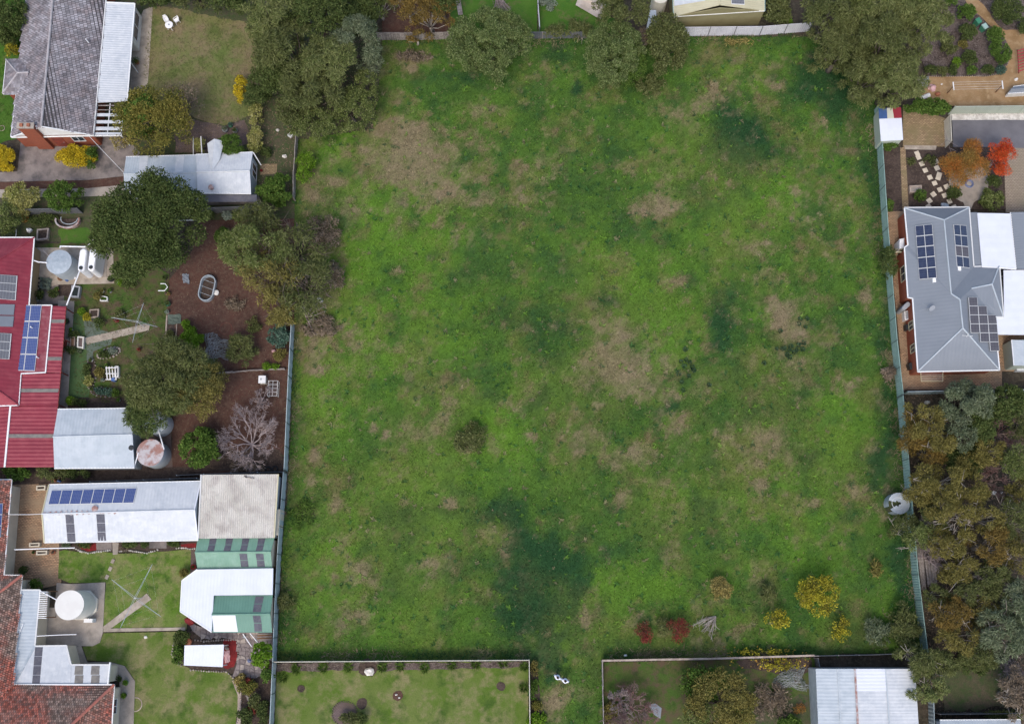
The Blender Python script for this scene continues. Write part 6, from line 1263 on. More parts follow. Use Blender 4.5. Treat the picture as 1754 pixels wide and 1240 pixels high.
# stepping stones
def step_path(label,pts,sz,m='step_stone',rot=.5):
    t=thing('stepping_stone_path',label,'stepping stones',W(*pts[0][:2])); 
    for i,p in enumerate(pts):
        c=W(p[0],p[1]); s=sz*mpp(*p[:2]); sy=s*(p[3] if len(p)>3 else 1); b=MB(); b.box((c.x,c.y,.09),(s,sy,.12),(p[2] if len(p)>2 else rot)); b.build('paving_stone',m,t)
step_path('long diagonal line of square cream stepping stones above the grey roof',[(1570,264),(1572.5,271),(1578,282),(1584,293),(1592,305),(1600,315),(1609,326),(1617,336),(1625.5,346),(1634,356)],8,rot=.35)
step_path('side branch of cream stepping stones joining the round patio',[(1620.5,321),(1607,303,-.35,1.7),(1602,278),(1604,289)],8.5,rot=.4); step_path('short lower branch of cream stepping stones by the grey roof',[(1598,334),(1591,345),(1590,355)],8.5,rot=.6)
step_path('three pale stepping stones on the mown lawn by the long shed',[(194,961,-.4,1.3),(189.5,974,-.4,1.3),(184,988,-.4,1.3)],5.5,'pale_concrete')
for lb,u,v in (('upper left round paver in the bed beside the green fence',1523,326),('upper right round paver in the bed beside the green fence',1536,326),('lower left round paver in the bed beside the green fence',1526,347),('lower right round paver in the bed beside the green fence',1537,347)): lathe_thing('round_paver',lb,'paver',u,v,[(.26,0),(.26,.1),(.02,.11)],'pale_concrete')
for lb,u,v,r_,m_ in (('small dark mulched circle on the lower lawn nearest the pale fence',516,1179,6.5,'mulch'),('mulched circle with pale stones in the middle of the lower lawn',682,1191,9,'maroon_mulch'),('oval mulched patch beside the brick ring',620,1204,10,'mulch'),('mulched circle at the right of the lower lawn',858,1175,8,'mulch'),('dark mulch hollow round the pale rock at the white fence',630,1143,16,'mulch')):
    c=W(u,v); b=MB(); rs=random.Random(u); rr=r_*mpp(u,v); P=[V3((c.x+math.cos(k*.524)*rr*rs.uniform(.88,1.08),c.y+math.sin(k*.524)*rr*rs.uniform(.8,1.05),0)) for k in range(12)]; b.flat(P,-.02,.15); o=b.build('mulch_circle','garden_soil' if m_=='mulch' else 'red_dirt',kind='structure',label=lb)
def rock(label,u,v,r,m='white_stone',h=.5,seed=1,cat='rock',name='rock'):
    c=W(u,v); rs=random.Random(seed); bm=bmesh.new(); bmesh.ops.create_icosphere(bm,subdivisions=2,radius=1); s=r*mpp(u,v)
    for x in bm.verts: k=1+rs.uniform(-.22,.22); x.co=V3((x.co.x*s*k,x.co.y*s*k*.8,max(-.1,x.co.z*h*k)))
    me=bpy.data.meshes.new(name); bm.to_mesh(me); bm.free(); me.materials.append(M[m]); tag(link_mesh(name,me,None,V3((c.x,c.y,.1))),label,cat)
rock('pale grey rock in the mulch hollow at the white fence',633,1149,9,'white_stone',.5,2); rock('left white pebble in the red mulched circle',679,1189,2,'white_stone',.2,3); rock('right white pebble in the red mulched circle',684,1194,2,'white_stone',.2,4); rock('small pale stone on the big lower left lawn',250,1091,3,'white_stone',.08,5)
rock('pale stump under the dead branches near the paddock edge',548,515,6,'white_stone',.5,6,'stump','stump'); rock('small white rag on the grass above the timber rail fence',1071,1122,3,'white_paint',.1,7,'rag','rag')
rock('pink stone at the corner of the red dirt yard near the dark shrub',469,602,3.5,'pink_clay',.3,8)
# top right bits
rock('large pale pink clay pot lying by the gum tree',1595,152,8,'pink_clay',.5,10,'pot','clay_pot'); rock('small red clay pot beside the green hedge shrub',1605,163,5,'terracotta_pot',.35,11,'pot','clay_pot')
b=MB(); p,q=W(1579,168,.3),W(1592,163,.3); b.tube([p,q],.22,12); b.build('drum','white_paint',None,label='white drum on its side under the gum tree',cat='drum')
def bin_(label,u,v,body,lid,rot=0):
    c=W(u,v,1.0); t=thing('wheelie_bin',label,'bin',(c.x,c.y,0)); b=MB(); s=.24; cr,sr=math.cos(rot),math.sin(rot); f=lambda k,z:[(c.x+(x*cr-y*sr)*k,c.y+(x*sr+y*cr)*k,z) for x,y in ((-s,-.3),(s,-.3),(s,.3),(-s,.3))]
    b.prism(f(.8,.08),f(1,.95)); b.build('body',body,t); b=MB(); b.prism(f(1.06,.955),f(.95,1.04)); b.build('lid',lid,t); b=MB()
    for k in (-1,1): x,y=k*.2*cr-.28*sr*1,k*.2*sr+.28*cr; b=MB(); b.tube([(c.x+x-.03,c.y+y,.1),(c.x+x+.03,c.y+y,.1)],.1,10); b.build('wheel','black_rubber',t)
    b=MB(); p=V3((c.x-.33*sr*-1*-1,c.y+.33*cr,.98)); b.bar(p-V3((cr*.18,sr*.18,0)),p+V3((cr*.18,sr*.18,0)),.04,.04); b.build('handle','black_plastic',t)
bin_('green lidded bin, left of the pair in the native garden',1676.5,35.5,'bin_green','bin_green',.5); bin_('pale lidded bin, right of the pair in the native garden',1687.5,45,'bin_green','bin_lid_pale',.5); bin_('dark green bin at the corner of the grey roofed house',1562,627,'black_plastic','black_plastic',.1)
c=W(1633,155,0); t=thing('clothesline','straight clothesline with two pale posts over the sandy yard','clothesline',(c.x,c.y,0)); A,B_=W(1633,148,1.7),W(1717,146,1.7); A2,B2_=A,B_
for p in (A,B_): 
    b=MB(); b.bar((p.x,p.y,0),(p.x,p.y,1.7),.08,.08); b.build('post','brown_timber',t); b=MB(); b.bar((p.x,p.y-.45,1.72),(p.x,p.y+.45,1.72),.1,.08); b.build('crossbar','white_paint',t)
b=MB()
for y in (-.4,-.15,.15,.4): b.tube([A+V3((0,y,.06)),B_+V3((0,y,.06))],.008,4)
b.build('line','flashing',t,kind='stuff')
c=W(1752,102,0); t=thing('red_rack','dark red slatted rack cut by the right edge of the frame','rack',(c.x,c.y,0))
for k in range(8): b=MB(); b.bar(W(1743+k*.2,88+k*5,.9),W(1760,82+k*5,.9),.1,.05); b.build('slat','red_paint',t)
b=MB(); b.bar(W(1743,86,.85),W(1745,126,.85),.06,.1); b.bar(W(1754,84,.85),W(1756,122,.85),.06,.1); b.bar(W(1743,86,.85),W(1743,86,0),.06,.06); b.bar(W(1745,126,.85),W(1745,126,0),.06,.06); b.build('frame','rust_red',t)
t,q1,q2,I=gable('kennel','small dark roofed hutch at the right edge beside the clothesline post','hutch',[(1736,149),(1764,145),(1764,158),(1727,160)],[(1731,154),(1764,152)],1.0,1.25,'grey_roof','white_paint',ins=.05)
rock('small white bucket beside the dark hutch at the right edge',1739,138,3,'white_paint',.3,13,'bucket','bucket'); rock('tiny white bottle on the sandy yard',1612,146,1.8,'white_paint',.15,14,'bottle','bottle')
# house R side items
for nm,lb,cat,pts,h,m_ in (('hot_water_unit','white hot water unit at the upper side wall of the grey roofed house','water heater',[(1541,410),(1549,408),(1549,424),(1541,426)],1.7,'white_plastic'),('air_conditioner','white air conditioner against the brick side wall','air conditioner',[(1549,533),(1557,532),(1558,547),(1550,548)],.9,'white_plastic'),('meter_box','black box against the brick side wall below the air conditioner','box',[(1551,556),(1558,555),(1559,564),(1552,565)],.8,'black_plastic')):
    P=wp(pts,h); c=sum(P,V3())/4; t=thing(nm,lb,cat,(c.x,c.y,0)); b=MB(); b.flat(P,.05,h); b.build('casing',m_,t); b=MB(); b.flat(inset(P,.08),h-.01,h+.03); b.build('cover','grey_plastic' if m_!='black_plastic' else 'grey_plastic',t) if nm=='air_conditioner' else b.build('cover',m_,t)
ring('path_light','round pale light on the side paving by the brick wall','light',1538.5,506,.07,.05,'flag_cream')
t=thing('gate','cream framed gate across the side path of the grey roofed house','gate',W(1535,434)); b=MB(); b.bar(W(1526,432,1.5),W(1545,432,1.5),.08,.08); b.build('top_rail','cream_metal',t); b=MB(); b.bar(W(1526,437,.2),W(1545,437,.2),.06,.06); b.build('bottom_rail','cream_metal',t)
for k in range(9): b=MB(); x=1526+k*2.35; p=W(x,434.5,0); b.bar((p.x,p.y,.1),(p.x,p.y,1.45),.06,.04); b.build('picket','cream_metal',t)
t=thing('clothes_rack','pale folding clothes frame over the paving below the grey roof','clothes rack',W(1596,645)); z=1.5; b=MB()
for a_,b_ in (((1577,637),(1578,653)),((1615,636),(1615,653)),((1578,653),(1615,653))): b.bar(W(*a_,z),W(*b_,z),.05,.05)
b.build('frame','cream_metal',t)
for y in (641,644,647,650): b=MB(); b.tube([W(1577.5,y,z),W(1615,y,z)],.012,4); b.build('line','flashing',t)
# damaged tank in the paddock
c=W(1540,862,1.4); t=thing('water_tank','broken round water tank with a collapsed lid under the wood edge','water tank',(c.x-.1,c.y,0)); rr=18*mpp(1533,865); b=MB()
n=22; ring_=[(math.cos(6.283*k/n)*rr,math.sin(6.283*k/n)*rr) for k in range(n)]
for k in range(n):
    if k in (12,13): continue
    a_,b_=ring_[k],ring_[(k+1)%n]; b.face([(c.x+a_[0],c.y+a_[1],0),(c.x+b_[0],c.y+b_[1],0),(c.x+b_[0],c.y+b_[1],1.4),(c.x+a_[0],c.y+a_[1],1.4)])
b.build('tank_wall','galvanised',t); b=MB()
for k in range(n):
    if k in (10,11,12): continue
    a_,b_=ring_[k],ring_[(k+1)%n]; f=.38 if k in (8,9,13,14) else .12
    b.prism([(c.x+a_[0],c.y+a_[1],1.36),(c.x+b_[0],c.y+b_[1],1.36),(c.x+b_[0]*f,c.y+b_[1]*f,1.55),(c.x+a_[0]*f,c.y+a_[1]*f,1.55)],[(c.x+a_[0],c.y+a_[1],1.4),(c.x+b_[0],c.y+b_[1],1.4),(c.x+b_[0]*f,c.y+b_[1]*f,1.6),(c.x+a_[0]*f,c.y+a_[1]*f,1.6)])
b.build('tank_lid','tank_corrugated',t); b=MB(); b.lathe((c.x,c.y,0),[(rr*.97,.02),(rr*.97,1.3)],20); b.build('debris','weedy_soil',t); b=MB(); torus(b,(c.x-.15,c.y,1.5),rr*.55,.03,24,5); b.build('inner_rim','flashing',t)
# timber stack
t=thing('timber_stack','stack of long weathered timbers beside the wood fence','timber stack',W(1590,972)); rs=random.Random(8)
for k in range(22):
    z=.12+.16*(k//9)+rs.uniform(0,.05); x=1571+(k%9)*3.2+rs.uniform(-1,1); y0=930+rs.uniform(-6,12); y1=1004+rs.uniform(-8,12); b=MB(); b.bar(W(x,y0,z),W(x+8+rs.uniform(-2,4),y1,z+rs.uniform(-.05,.1)),rs.uniform(.1,.2),.12); b.build('timber','old_timber',t)
t=thing('timber_stack','small stack of brown sawn timbers under the darker green shed','timber stack',W(460,1090))
for k in range(5): b=MB(); b.bar(W(441,1086+k*2.4,.2+.02*k),W(466,1085+k*2.4,.2),.13,.1); b.build('timber','brown_timber' if k%2 else 'old_timber',t)
for lb,a_,b_ in (('left white pole leaning from the darker green shed',(416,1085),(431,1107)),('right white pole leaning from the darker green shed',(428,1084),(443,1102))): pipe(lb,[(*a_,2.2),(*b_,1.9)],.04,'pvc_white','pole','pole')
pipe('pale pole standing beyond the gum trees at the top left',[(617,42,1.6),(617,16,2.2)],.04,'old_timber','pole','pole'); pipe('left thin pale stake by the yellow shrub above the metal shed',[(331,234,1.8),(331,266,1.8)],.035,'white_paint','stake','stake'); pipe('right thick pale stake by the yellow shrub above the metal shed',[(344,234,1.9),(346,266,1.9)],.06,'white_paint','stake','stake')
frame_box('wire_basket','small white wire tray near the upper left paddock corner',[(498,228),(504,232),(499,238),(493,234)],.3,'flashing','grey_plastic',.1,'basket')
# tan sheet, dead wood at the top
b=MB(); n=7; G=[[W(986+i*6.5+j*.2,7+i*3.4+j*0+(-6+j*-5),.35+.25*math.sin(i*1.3)+.12*math.cos(j*2)) for j in range(5)] for i in range(n)]
G=[[W(986+ i*7.2 - j*-2.2, 9+i*4.2 - j*6.5, .35+.18*math.sin(i*1.7)+.1*math.cos(j*2)) for j in range(5)] for i in range(n)]
for i in range(n-1):
    for j in range(4): b.prism([G[i][j]-V3((0,0,.03)),G[i+1][j]-V3((0,0,.03)),G[i+1][j+1]-V3((0,0,.03)),G[i][j+1]-V3((0,0,.03))],[G[i][j],G[i+1][j],G[i+1][j+1],G[i][j+1]])
b.build('tarpaulin','sheet_tan',None,label='crumpled tan sheet lying in the overgrown yard at the top',cat='tarpaulin')
b=MB(); b.bar(W(785,2,.7),W(789,26,.3),.5,.06); b.build('board','old_timber',None,label='grey timber board leaning behind the round olive shrub',cat='board')
def deadwood(label,u,v,r,a0,a1,n=14,h=.5,m='twig',seed=1,name='dead_branches'):
    rs=random.Random(seed); c=W(u,v,.1); s=mpp(u,v); b=MB()
    for k in range(n):
        a=a0+(a1-a0)*k/n+rs.uniform(-.1,.1); L=r*s*rs.uniform(.6,1.1); p=[c,c+V3((math.cos(a)*L*.5,math.sin(a)*L*.5,h*rs.uniform(.3,1))),c+V3((math.cos(a+rs.uniform(-.2,.2))*L,math.sin(a+.1)*L,h*rs.uniform(.1,.8)))]
        b.tube(p,[.05,.035,.015],4)
        for _ in range(4): q=p[1].lerp(p[2],rs.uniform(0,1)); b.tube([q,q+V3((rs.gauss(0,.25),rs.gauss(0,.25),rs.uniform(-.1,.25)))],.014,3)
    b.build(name,m,None,label=label,cat='dead branches')
deadwood('fallen grey branches in the paddock right of the red shrubs',1226,1055,38,math.radians(190),math.radians(262),16,.5,'pale_bark',2)
deadwood('dark pile of pruned branches at the top beside the fence',850,-8,40,math.radians(270),math.radians(310),26,.6,'twig',3); deadwood('pink-grey dead twigs on the fence between the two round shrubs',993,62,14,0,6.28,10,.8,'pale_bark',4); deadwood('pale fallen branches at the top left of the fence',680,5,28,math.radians(200),math.radians(420),10,1.5,'pale_bark',5)
deadwood('pale dead branches in the gum at the paddock corner',516,490,34,0,6.28,20,5.2,'twig',7); deadwood('dry grey branches by the fence top on the left paddock edge',525,545,36,math.radians(-60),math.radians(120),18,1.4,'twig',8)
deadwood('pale branch reaching over the wood fence into the paddock',1552,939,26,math.radians(176),math.radians(184),2,3,'pale_bark',9)
# ---- persons
def person(label,u,v,face,reach,seed):
    c=W(u,v,0); f=V3((math.cos(face),math.sin(face),0)); s=V3((f.y,-f.x,0)); H=1.72; pts=[];rad=[];ed=[]
    def P(x,y,z,r,par=None):
        pts.append(tuple(s*x+f*y+V3((0,0,z)))); rad.append(r); i=len(pts)-1
        if par is not None: ed.append((par,i))
        return i
    pel=P(0,0,.95,.15); ch=P(0,.01,1.22,.155,pel); sh=P(0,.0,1.40,.13,ch); nk=P(0,.01,1.50,.06,sh); hd=P(0,.03,1.60,.095,nk); tp=P(0,.03,1.68,.09,hd)
    for k in (-1,1):
        hip=P(k*.10,0,.88,.10,pel); kn=P(k*.11,.03*k,.5,.065,hip); an=P(k*.12,-.02*k,.1,.045,kn); P(k*.13,.14,.05,.04,an)
        shl=P(k*.19,0,1.38,.065,sh); out=reach if k==reach[2] else None
        if out: el=P(k*.33,.06,1.15,.045,shl); hn=P(k*.47,.12,1.0,.034,el); d0=(k*.05,.03,-.02)
        else: el=P(k*.30,.02,1.13,.045,shl); hn=P(k*.27,.16,.95,.034,el); d0=(0,.05,-.05)
        pm=P(*(Vector(((k*.47,.12,1.0) if out else (k*.27,.16,.95)))+Vector(d0)),.03,hn)
        base=Vector(((k*.47,.12,1.0) if out else (k*.27,.16,.95)))+Vector(d0)
        for q in range(5):
            o=Vector(((q-2)*.018 if not out else d0[0]*.8,(q-2)*.018 if out else .04,-.05 if q else -.02)); P(*(base+o),.009,pm)
    me=bpy.data.meshes.new('person'); me.from_pydata(pts,ed,[]); 
    o=bpy.data.objects.new('person',me); col.objects.link(o); o.location=(c.x,c.y,.05); tag(o,label,'person')
    for m_ in ('skin','shirt','trousers'): me.materials.append(M[m_])
    sk_=o.modifiers.new('skin','SKIN'); me.skin_vertices[0].data
    for i,r in enumerate(rad): me.skin_vertices[0].data[i].radius=(r,r)
    me.skin_vertices[0].data[0].use_root=True
    sb=o.modifiers.new('sub','SUBSURF'); sb.levels=1; sb.render_levels=2
    def part(nm,b,m_,sm=True): q=link_mesh(nm,b.mesh(nm,m_,smooth=sm),o); return q
    L=lambda x,y,z:s*x+f*y+V3((0,0,z))
    b=MB(); b.tube([L(0,0,.86),L(0,0,1.0),L(0,.01,1.2),L(0,0,1.38),L(0,0,1.47)],[.21,.22,.24,.2,.09],12)
    for k in (-1,1):
        e=(L(k*.36,.07,1.13) if k==reach[2] else L(k*.31,.03,1.12)); b.tube([L(k*.12,0,1.41),L(k*.22,0,1.38),e],[.11,.11,.085],9)
    part('shirt',b,'shirt')
    for k in (-1,1):
        b=MB(); b.tube([L(k*.09,0,.95),L(k*.11,.03*k,.5),L(k*.12,-.02*k,.1)],[.13,.095,.08],9); part('trouser_leg',b,'trousers')
        b=MB(); b.box((0,0,0),(.1,.27,.09)); 
        for i_,vv in enumerate(b.v): x,y,z_=vv; b.v[i_]=tuple(L(k*.13+x,.07-.02*k+y,.05+z_))
        part('shoe',b,'shoe',False)
    bm=bmesh.new(); bmesh.ops.create_icosphere(bm,subdivisions=2,radius=1)
    for x in bm.verts: x.co=V3((x.co.x*.118,x.co.y*.125,x.co.z*.115))+L(0,.0,1.665)
    mh=bpy.data.meshes.new('hair'); bm.to_mesh(mh); bm.free(); mh.materials.append(M['hair']); link_mesh('hair',mh,o)
    b=MB(); b.box(tuple(L(0,.145,1.6)),(.03,.03,.045)); part('nose',b,'skin',False)
person('left person in a white shirt seen from above, holding out a hand',954,1158,math.radians(60),(0,0,1),1)
person('right person in a white shirt seen from above on the grass strip',967,1164,math.radians(75),(0,0,-1),2)

# ---- odds and ends in the yards
def drape(name,label,cat,px,m,h=.25,seed=1):
    rs=random.Random(seed); P=wp(px); b=MB(); N=6; G=[[bil(P,i/N,j/N)+V3((rs.uniform(-.05,.05),rs.uniform(-.05,.05),.1+rs.uniform(0,h))) for j in range(N+1)] for i in range(N+1)]
    for i in range(N+1):
        for j in range(N+1): b.v.append(tuple(G[i][j]))
    for i in range(N):
        for j in range(N): a=i*(N+1)+j; b.f.append((a,a+1,a+N+2,a+N+1)); b.mi.append(0)
    b.build(name,m,None,label=label,cat=cat)
drape('tarpaulin','crumpled grey-green cover beside the tyres','tarpaulin',[(72,477),(90,479),(88,499),(70,496)],'green_slab',.5,1)
drape('sheet','grey sheet against the cream wall under the maroon roof','sheet',[(50,505),(62,508),(72,516),(52,519)],'galvanised',.3,2)
drape('mat','grey-green mat with two dark sticks by the lawn edge','mat',[(288,540),(310,538),(312,555),(289,557)],'green_slab',.08,3)
drape('sheet','dark grey sheet under the right side of the big dark tree','sheet',[(313,470),(324,470),(325,487),(314,485)],'grey_roof',.1,4)
drape('pebble_patch','pink patch of stones on the dark red mulch','stones',[(384,1115),(393,1113),(395,1133),(386,1136)],'pink_clay',.05,5)
drape('board','weathered board beside the lower end of the yard fence','board',[(416,1180),(421,1182),(430,1200),(426,1202)],'old_timber',.05,6)
pipe('white curved hoop edging at the corner under the large dark tree',[(271,498,.4),(282,498,.4),(287,492,.4),(283,486,.4),(275,486,.4)],.05,'pvc_white','hoop','hoop')
pipe('first small white hoop beside the dark pot on the paving corner',[(200,486,.3),(203,482,.4),(207,481,.4),(209,485,.3)],.04,'pvc_white','hoop','hoop')
pipe('second small white hoop to the right along the paving corner',[(213,481,.4),(212,486,.3),(217,488,.3),(222,487,.3)],.04,'pvc_white','hoop','hoop')
pipe('long pale edging strip on the right side of the clothesline lawn',[(286,540,.1),(284,580,.1),(280,612,.1)],.09,'edging','edging','edging')
pipe('thin broken edging along the fern bed',[(303,555,.1),(301,580,.1),(299,600,.1)],.05,'edging','edging','edging')
pipe('thin white rail beyond the top left corner of the red dirt yard',[(28,393,.9),(27,408,.9)],.04,'pvc_white','rail','rail')
rock('white plastic chair wreck beside the concrete edged bed',52,396,5,'white_plastic',.5,41,'chair','chair_wreck')
rock('blue tub beside the galvanised tank pad',116,480,4,'blue_paint',.4,42,'tub','tub'); rock('brown tub next to the blue one on the tank pad',104,478,5,'brown_timber',.35,43,'tub','tub'); rock('small white tub under the slim tanks',128,476,3,'white_plastic',.3,44,'tub','tub')
rock('orange pot behind the shrubs above the long white shed',94,822,4,'terracotta_pot',.5,45,'pot','pot'); rock('blue drum behind the shrubs above the long white shed',103,824,3,'blue_paint',.5,46,'drum','drum')
rock('white stone by the upper left paddock corner',476,224,3,'white_stone',.2,47); rock('pale litter on the weedy ground beside the short fence',488,269,4,'white_stone',.2,48,'rubbish','rubbish')
rock('dark ball beside the small brown pad near the metal shed',448,293,2.6,'maroon_mulch',.3,49,'ball','ball')
rock('red round cover under the cut corner of the white roof',326,1063,9,'red_mulch',.3,50,'cover','cover'); rock('terracotta bowl left of the small white shelter',322,1099,8,'terracotta_pot',.25,51,'pot','bowl')
rock('grey stone bird bath on the dark red mulch',389,1110,3.5,'edging',.5,52,'bird bath','bird_bath'); rock('blue object on the crazy paving beside the lime shrub',428,1131,4,'blue_glaze',.2,53,'toy','toy'); rock('small dark tub by the darker green shed timbers',419,1090,3,'galvanised',.3,54,'tub','tub'); rock('red ball in the fence corner bed',432,1217,4,'red_mulch',.4,55,'ball','ball')
ring('edging_ring','pale ring of edging on the curved path at the lawn edge','edging',232,1206,.6,.06,'edging')
rock('grey boulder at the stone crossing above the grey roof',1617,353,7,'galvanised',.3,57,'boulder','boulder'); rock('cream square stone under the orange autumn tree',1602,279,3,'step_stone',.1,58)

for i,(u,v,r_,m_,l,lb) in enumerate(((109,602,.2,'terracotta_pot','leaf_dark','small pot below the rust seated box on the verandah edge'),(124,566,.14,'white_plastic','leaf_lime','white pot of lime leaves above the cream bench'),(139,603,.2,'black_plastic','leaf_grey','black pot under the pale tiled stand'),(177,500,.16,'white_plastic','leaf_gold_olive','white pot above the planter tray'),(190,500,.18,'grey_plastic','leaf_green','grey pot right of the planter tray'),(215,474,.16,'terracotta_pot','leaf_green','terracotta pot between the white hoops'),(284,478,.2,'black_plastic','leaf_dark','black pot under the right edge of the dark tree'),(291,505,.14,'terracotta_pot','leaf_straw','tiny pot of straw leaves at the lawn edge'),(288,536,.18,'white_plastic','leaf_silver','white pot at the top of the pale edging strip'),(185,627,.16,'black_plastic','leaf_green','black pot at the top of the white rack'),(196,634,.16,'terracotta_pot','leaf_autumn','terracotta pot on the white rack'),(178,652,.15,'white_plastic','leaf_silver','white pot of silver leaves left of the blue box'),(158,618,.16,'white_plastic','leaf_dark','white pot at the top of the curved stone bed'),(160,668,.18,'grey_plastic','leaf_dark','grey pot at the foot of the curved stone bed'),(205,686,.16,'white_plastic','leaf_green','white pot in front of the blue-grey shed'),(240,600,.14,'terracotta_pot','leaf_crimson','terracotta pot with red leaves on the open lawn'),(100,497,.2,'terracotta_pot','leaf_green','terracotta pot at the edge of the tank pad'))):
    pot(lb,u,v,r_,.32,m_,l,r_*1.3)
# ================================================================ TREES AND SHRUBS
T=tree
# top left
T('evergreen_tree','dark evergreen tree in the corner left of the grey tiled house',12,28,(34,36),5,'dense')
T('shrub','dark green shrub left of the grey tiled roof below the evergreen',18,68,(20,18),2,'shrub','leaf_dark')
T('shrub','small round yellow-green shrub against the grey tiled roof',22,87,(11,12),1.6,'shrub','leaf_yellow',.8)
T('autumn_tree','half bare green and gold tree between grey house and metal shed',266,208,(66,60),6,'sparse','leaf_autumn',2.2,bare=1)
T('autumn_tree','green leafy heart of the half bare tree above the metal shed',246,200,(34,36),6.2,'broad','leaf_green',.7)
T('autumn_tree','thin twiggy gold tree crown over the lower edge of the dry lawn',312,180,(34,38),5,'sparse','leaf_dry',.35,bare=2)
T('autumn_tree','golden drooping shrub beside the driveway end by the metal shed',212,238,(22,22),2.5,'sparse','leaf_straw',1.2)
T('golden_shrub','golden clipped shrub cut by the left edge beside the driveway',10,271,(22,22),1.6,'shrub','leaf_gold',1.6)
T('golden_shrub','golden and green clipped shrub on the driveway below the brick wall',128,271,(32,22),1.6,'shrub','leaf_gold',1.5)
T('shrub','green right hand end of the golden clipped shrub on the driveway',158,272,(12,21),1.5,'shrub','leaf_green',1.2)
for lb,u,v,rx,ry,h,k,l in (('olive hedge tree above the dry lawn, left one',335,-8,40,26,4,'wattle','leaf_brown_green'),('dark hedge tree above the dry lawn beside the pale gum',395,-5,36,28,4,'dense',None),('dark shrub between white lean-to and the hedge trees',262,-6,30,20,3,'dense',None),
  ('pale olive gum, the highest crown at the top left of the paddock',468,32,46,44,9.5,'gum','leaf_olive'),('pale drooping gum crown left of the highest one near the lawn',448,45,24,30,6,'gum','leaf_olive'),('dark gum crown beside the pale gum at the top',545,25,52,44,9,'dense','leaf_dark'),
  ('dull olive gum crown in the middle of the upper left thicket',500,95,55,50,8.5,'gum','leaf_brown_green'),('grey-green gum crown touching the paddock at the thicket corner',612,80,40,40,8,'gum','leaf_grey'),('dark lower crown under the gums above the dry lawn hedge',470,120,36,40,6,'dense','leaf_dark'),
  ('olive gum crown right of centre in the upper left thicket',570,115,48,46,8,'gum','leaf_olive'),('dull green gum crown above the yellow wattle of the thicket',535,160,50,38,7,'gum','leaf_brown_green'),
  ('yellow-olive wattle on the paddock edge, lowest right of the thicket',602,188,42,40,4.5,'wattle','leaf_round'),('yellow-olive wattle at the bottom tip of the thicket',545,215,46,30,4,'wattle','leaf_round'),('small bright wattle on the paddock edge, middle of the thicket',628,150,22,32,4,'wattle','leaf_round'),('brownish wattle left of the thicket bottom tip',505,190,32,32,4.5,'wattle','leaf_brown_green'),('dark bush at the very top beside the orange-brown tree',615,10,40,40,5,'dense','leaf_dark')):
    T('gum_tree' if k=='gum' else ('wattle_tree' if k=='wattle' else 'evergreen_tree'),lb,u,v,(rx,ry),h,k,l)
T('golden_shrub','yellow hedge shrub on the right edge of the dry lawn',413,155,(12,24),2.2,'shrub','leaf_gold',1.1)
T('shrub','dark shrub between the yellow hedge and the thicket',443,158,(26,28),3,'gum','leaf_dark',1.2)
T('hedge','variegated pale green hedge column, upper part below the dark shrub',438,198,(12,22),2.2,'shrub','leaf_variegated',1.1); T('hedge','variegated pale green hedge column, lower part near the metal shed',437,240,(13,24),2.2,'shrub','leaf_variegated',1.1)
T('round_shrub','neatly rounded green topiary shrub against the metal shed roof',398,253,(22,20),3.4,'round','leaf_green',1.3); T('shrub','pale yellow shrub with stakes above the metal shed',344,250,(13,13),2,'shrub','leaf_variegated',1)
T('shrub','dark glossy green shrub between metal shed and paddock fence',473,327,(30,28),3,'broad','leaf_green',1.5); T('shrub','bright green shrub on the paddock side of the short fence',524,288,(18,28),2.2,'shrub','leaf_lime',.7); T('shrub','dark green plant under the hedge column end',456,262,(14,10),1.2,'shrub','leaf_dark')
T('silver_shrub','left silvery shrub in the dark bed under the metal shed',392,368,(10,9),1,'broad','leaf_silver',1.2); T('silver_shrub','right silvery shrub in the dark bed under the metal shed',422,364,(9,9),1,'broad','leaf_silver',1.2); T('shrub','green plant between the two silvery shrubs',408,371,(8,9),1,'broad','leaf_green'); T('shrub','low green plants at the left end of the dark bed',358,370,(16,7),.8,'shrub','leaf_dark')
T('large_tree','very large dark green round crowned tree over the metal shed corner',255,393,(87,86),9.5,'dense','leaf_dark',1.25)
T('variegated_shrub','yellow variegated round shrub below the driveway at the left',38,341,(29,27),2.8,'shrub','leaf_variegated',1.3); T('round_shrub','round green shrub right of the variegated shrub',111,337,(31,25),3,'round','leaf_green',1.2); T('shrub','olive shrub at the left edge under the variegated shrub',12,374,(30,30),3,'wattle','leaf_round'); T('shrub','low dark plants behind the half round tub',75,378,(26,12),.8,'shrub','leaf_dark',.9); T('shrub','orange flowered plant near the dark left fence',45,374,(8,7),.8,'shrub','leaf_orange')
T('shrub','bright green shrub at the top of the red dirt yard',384,406,(15,16),1.8,'shrub','leaf_green',1.3); T('gum_tree','thin brownish gum crown at the corner of the short fence',445,378,(42,26),4.5,'gum','leaf_brown_green',.7,bare=1); T('gum_tree','golden olive gum over the top of the red dirt yard',438,430,(54,40),6.5,'gum','leaf_round',.9,bare=1); T('gum_tree','golden olive gum crown under the first, above the dead branches',462,478,(48,38),6,'gum','leaf_gold_olive',.45,bare=3)
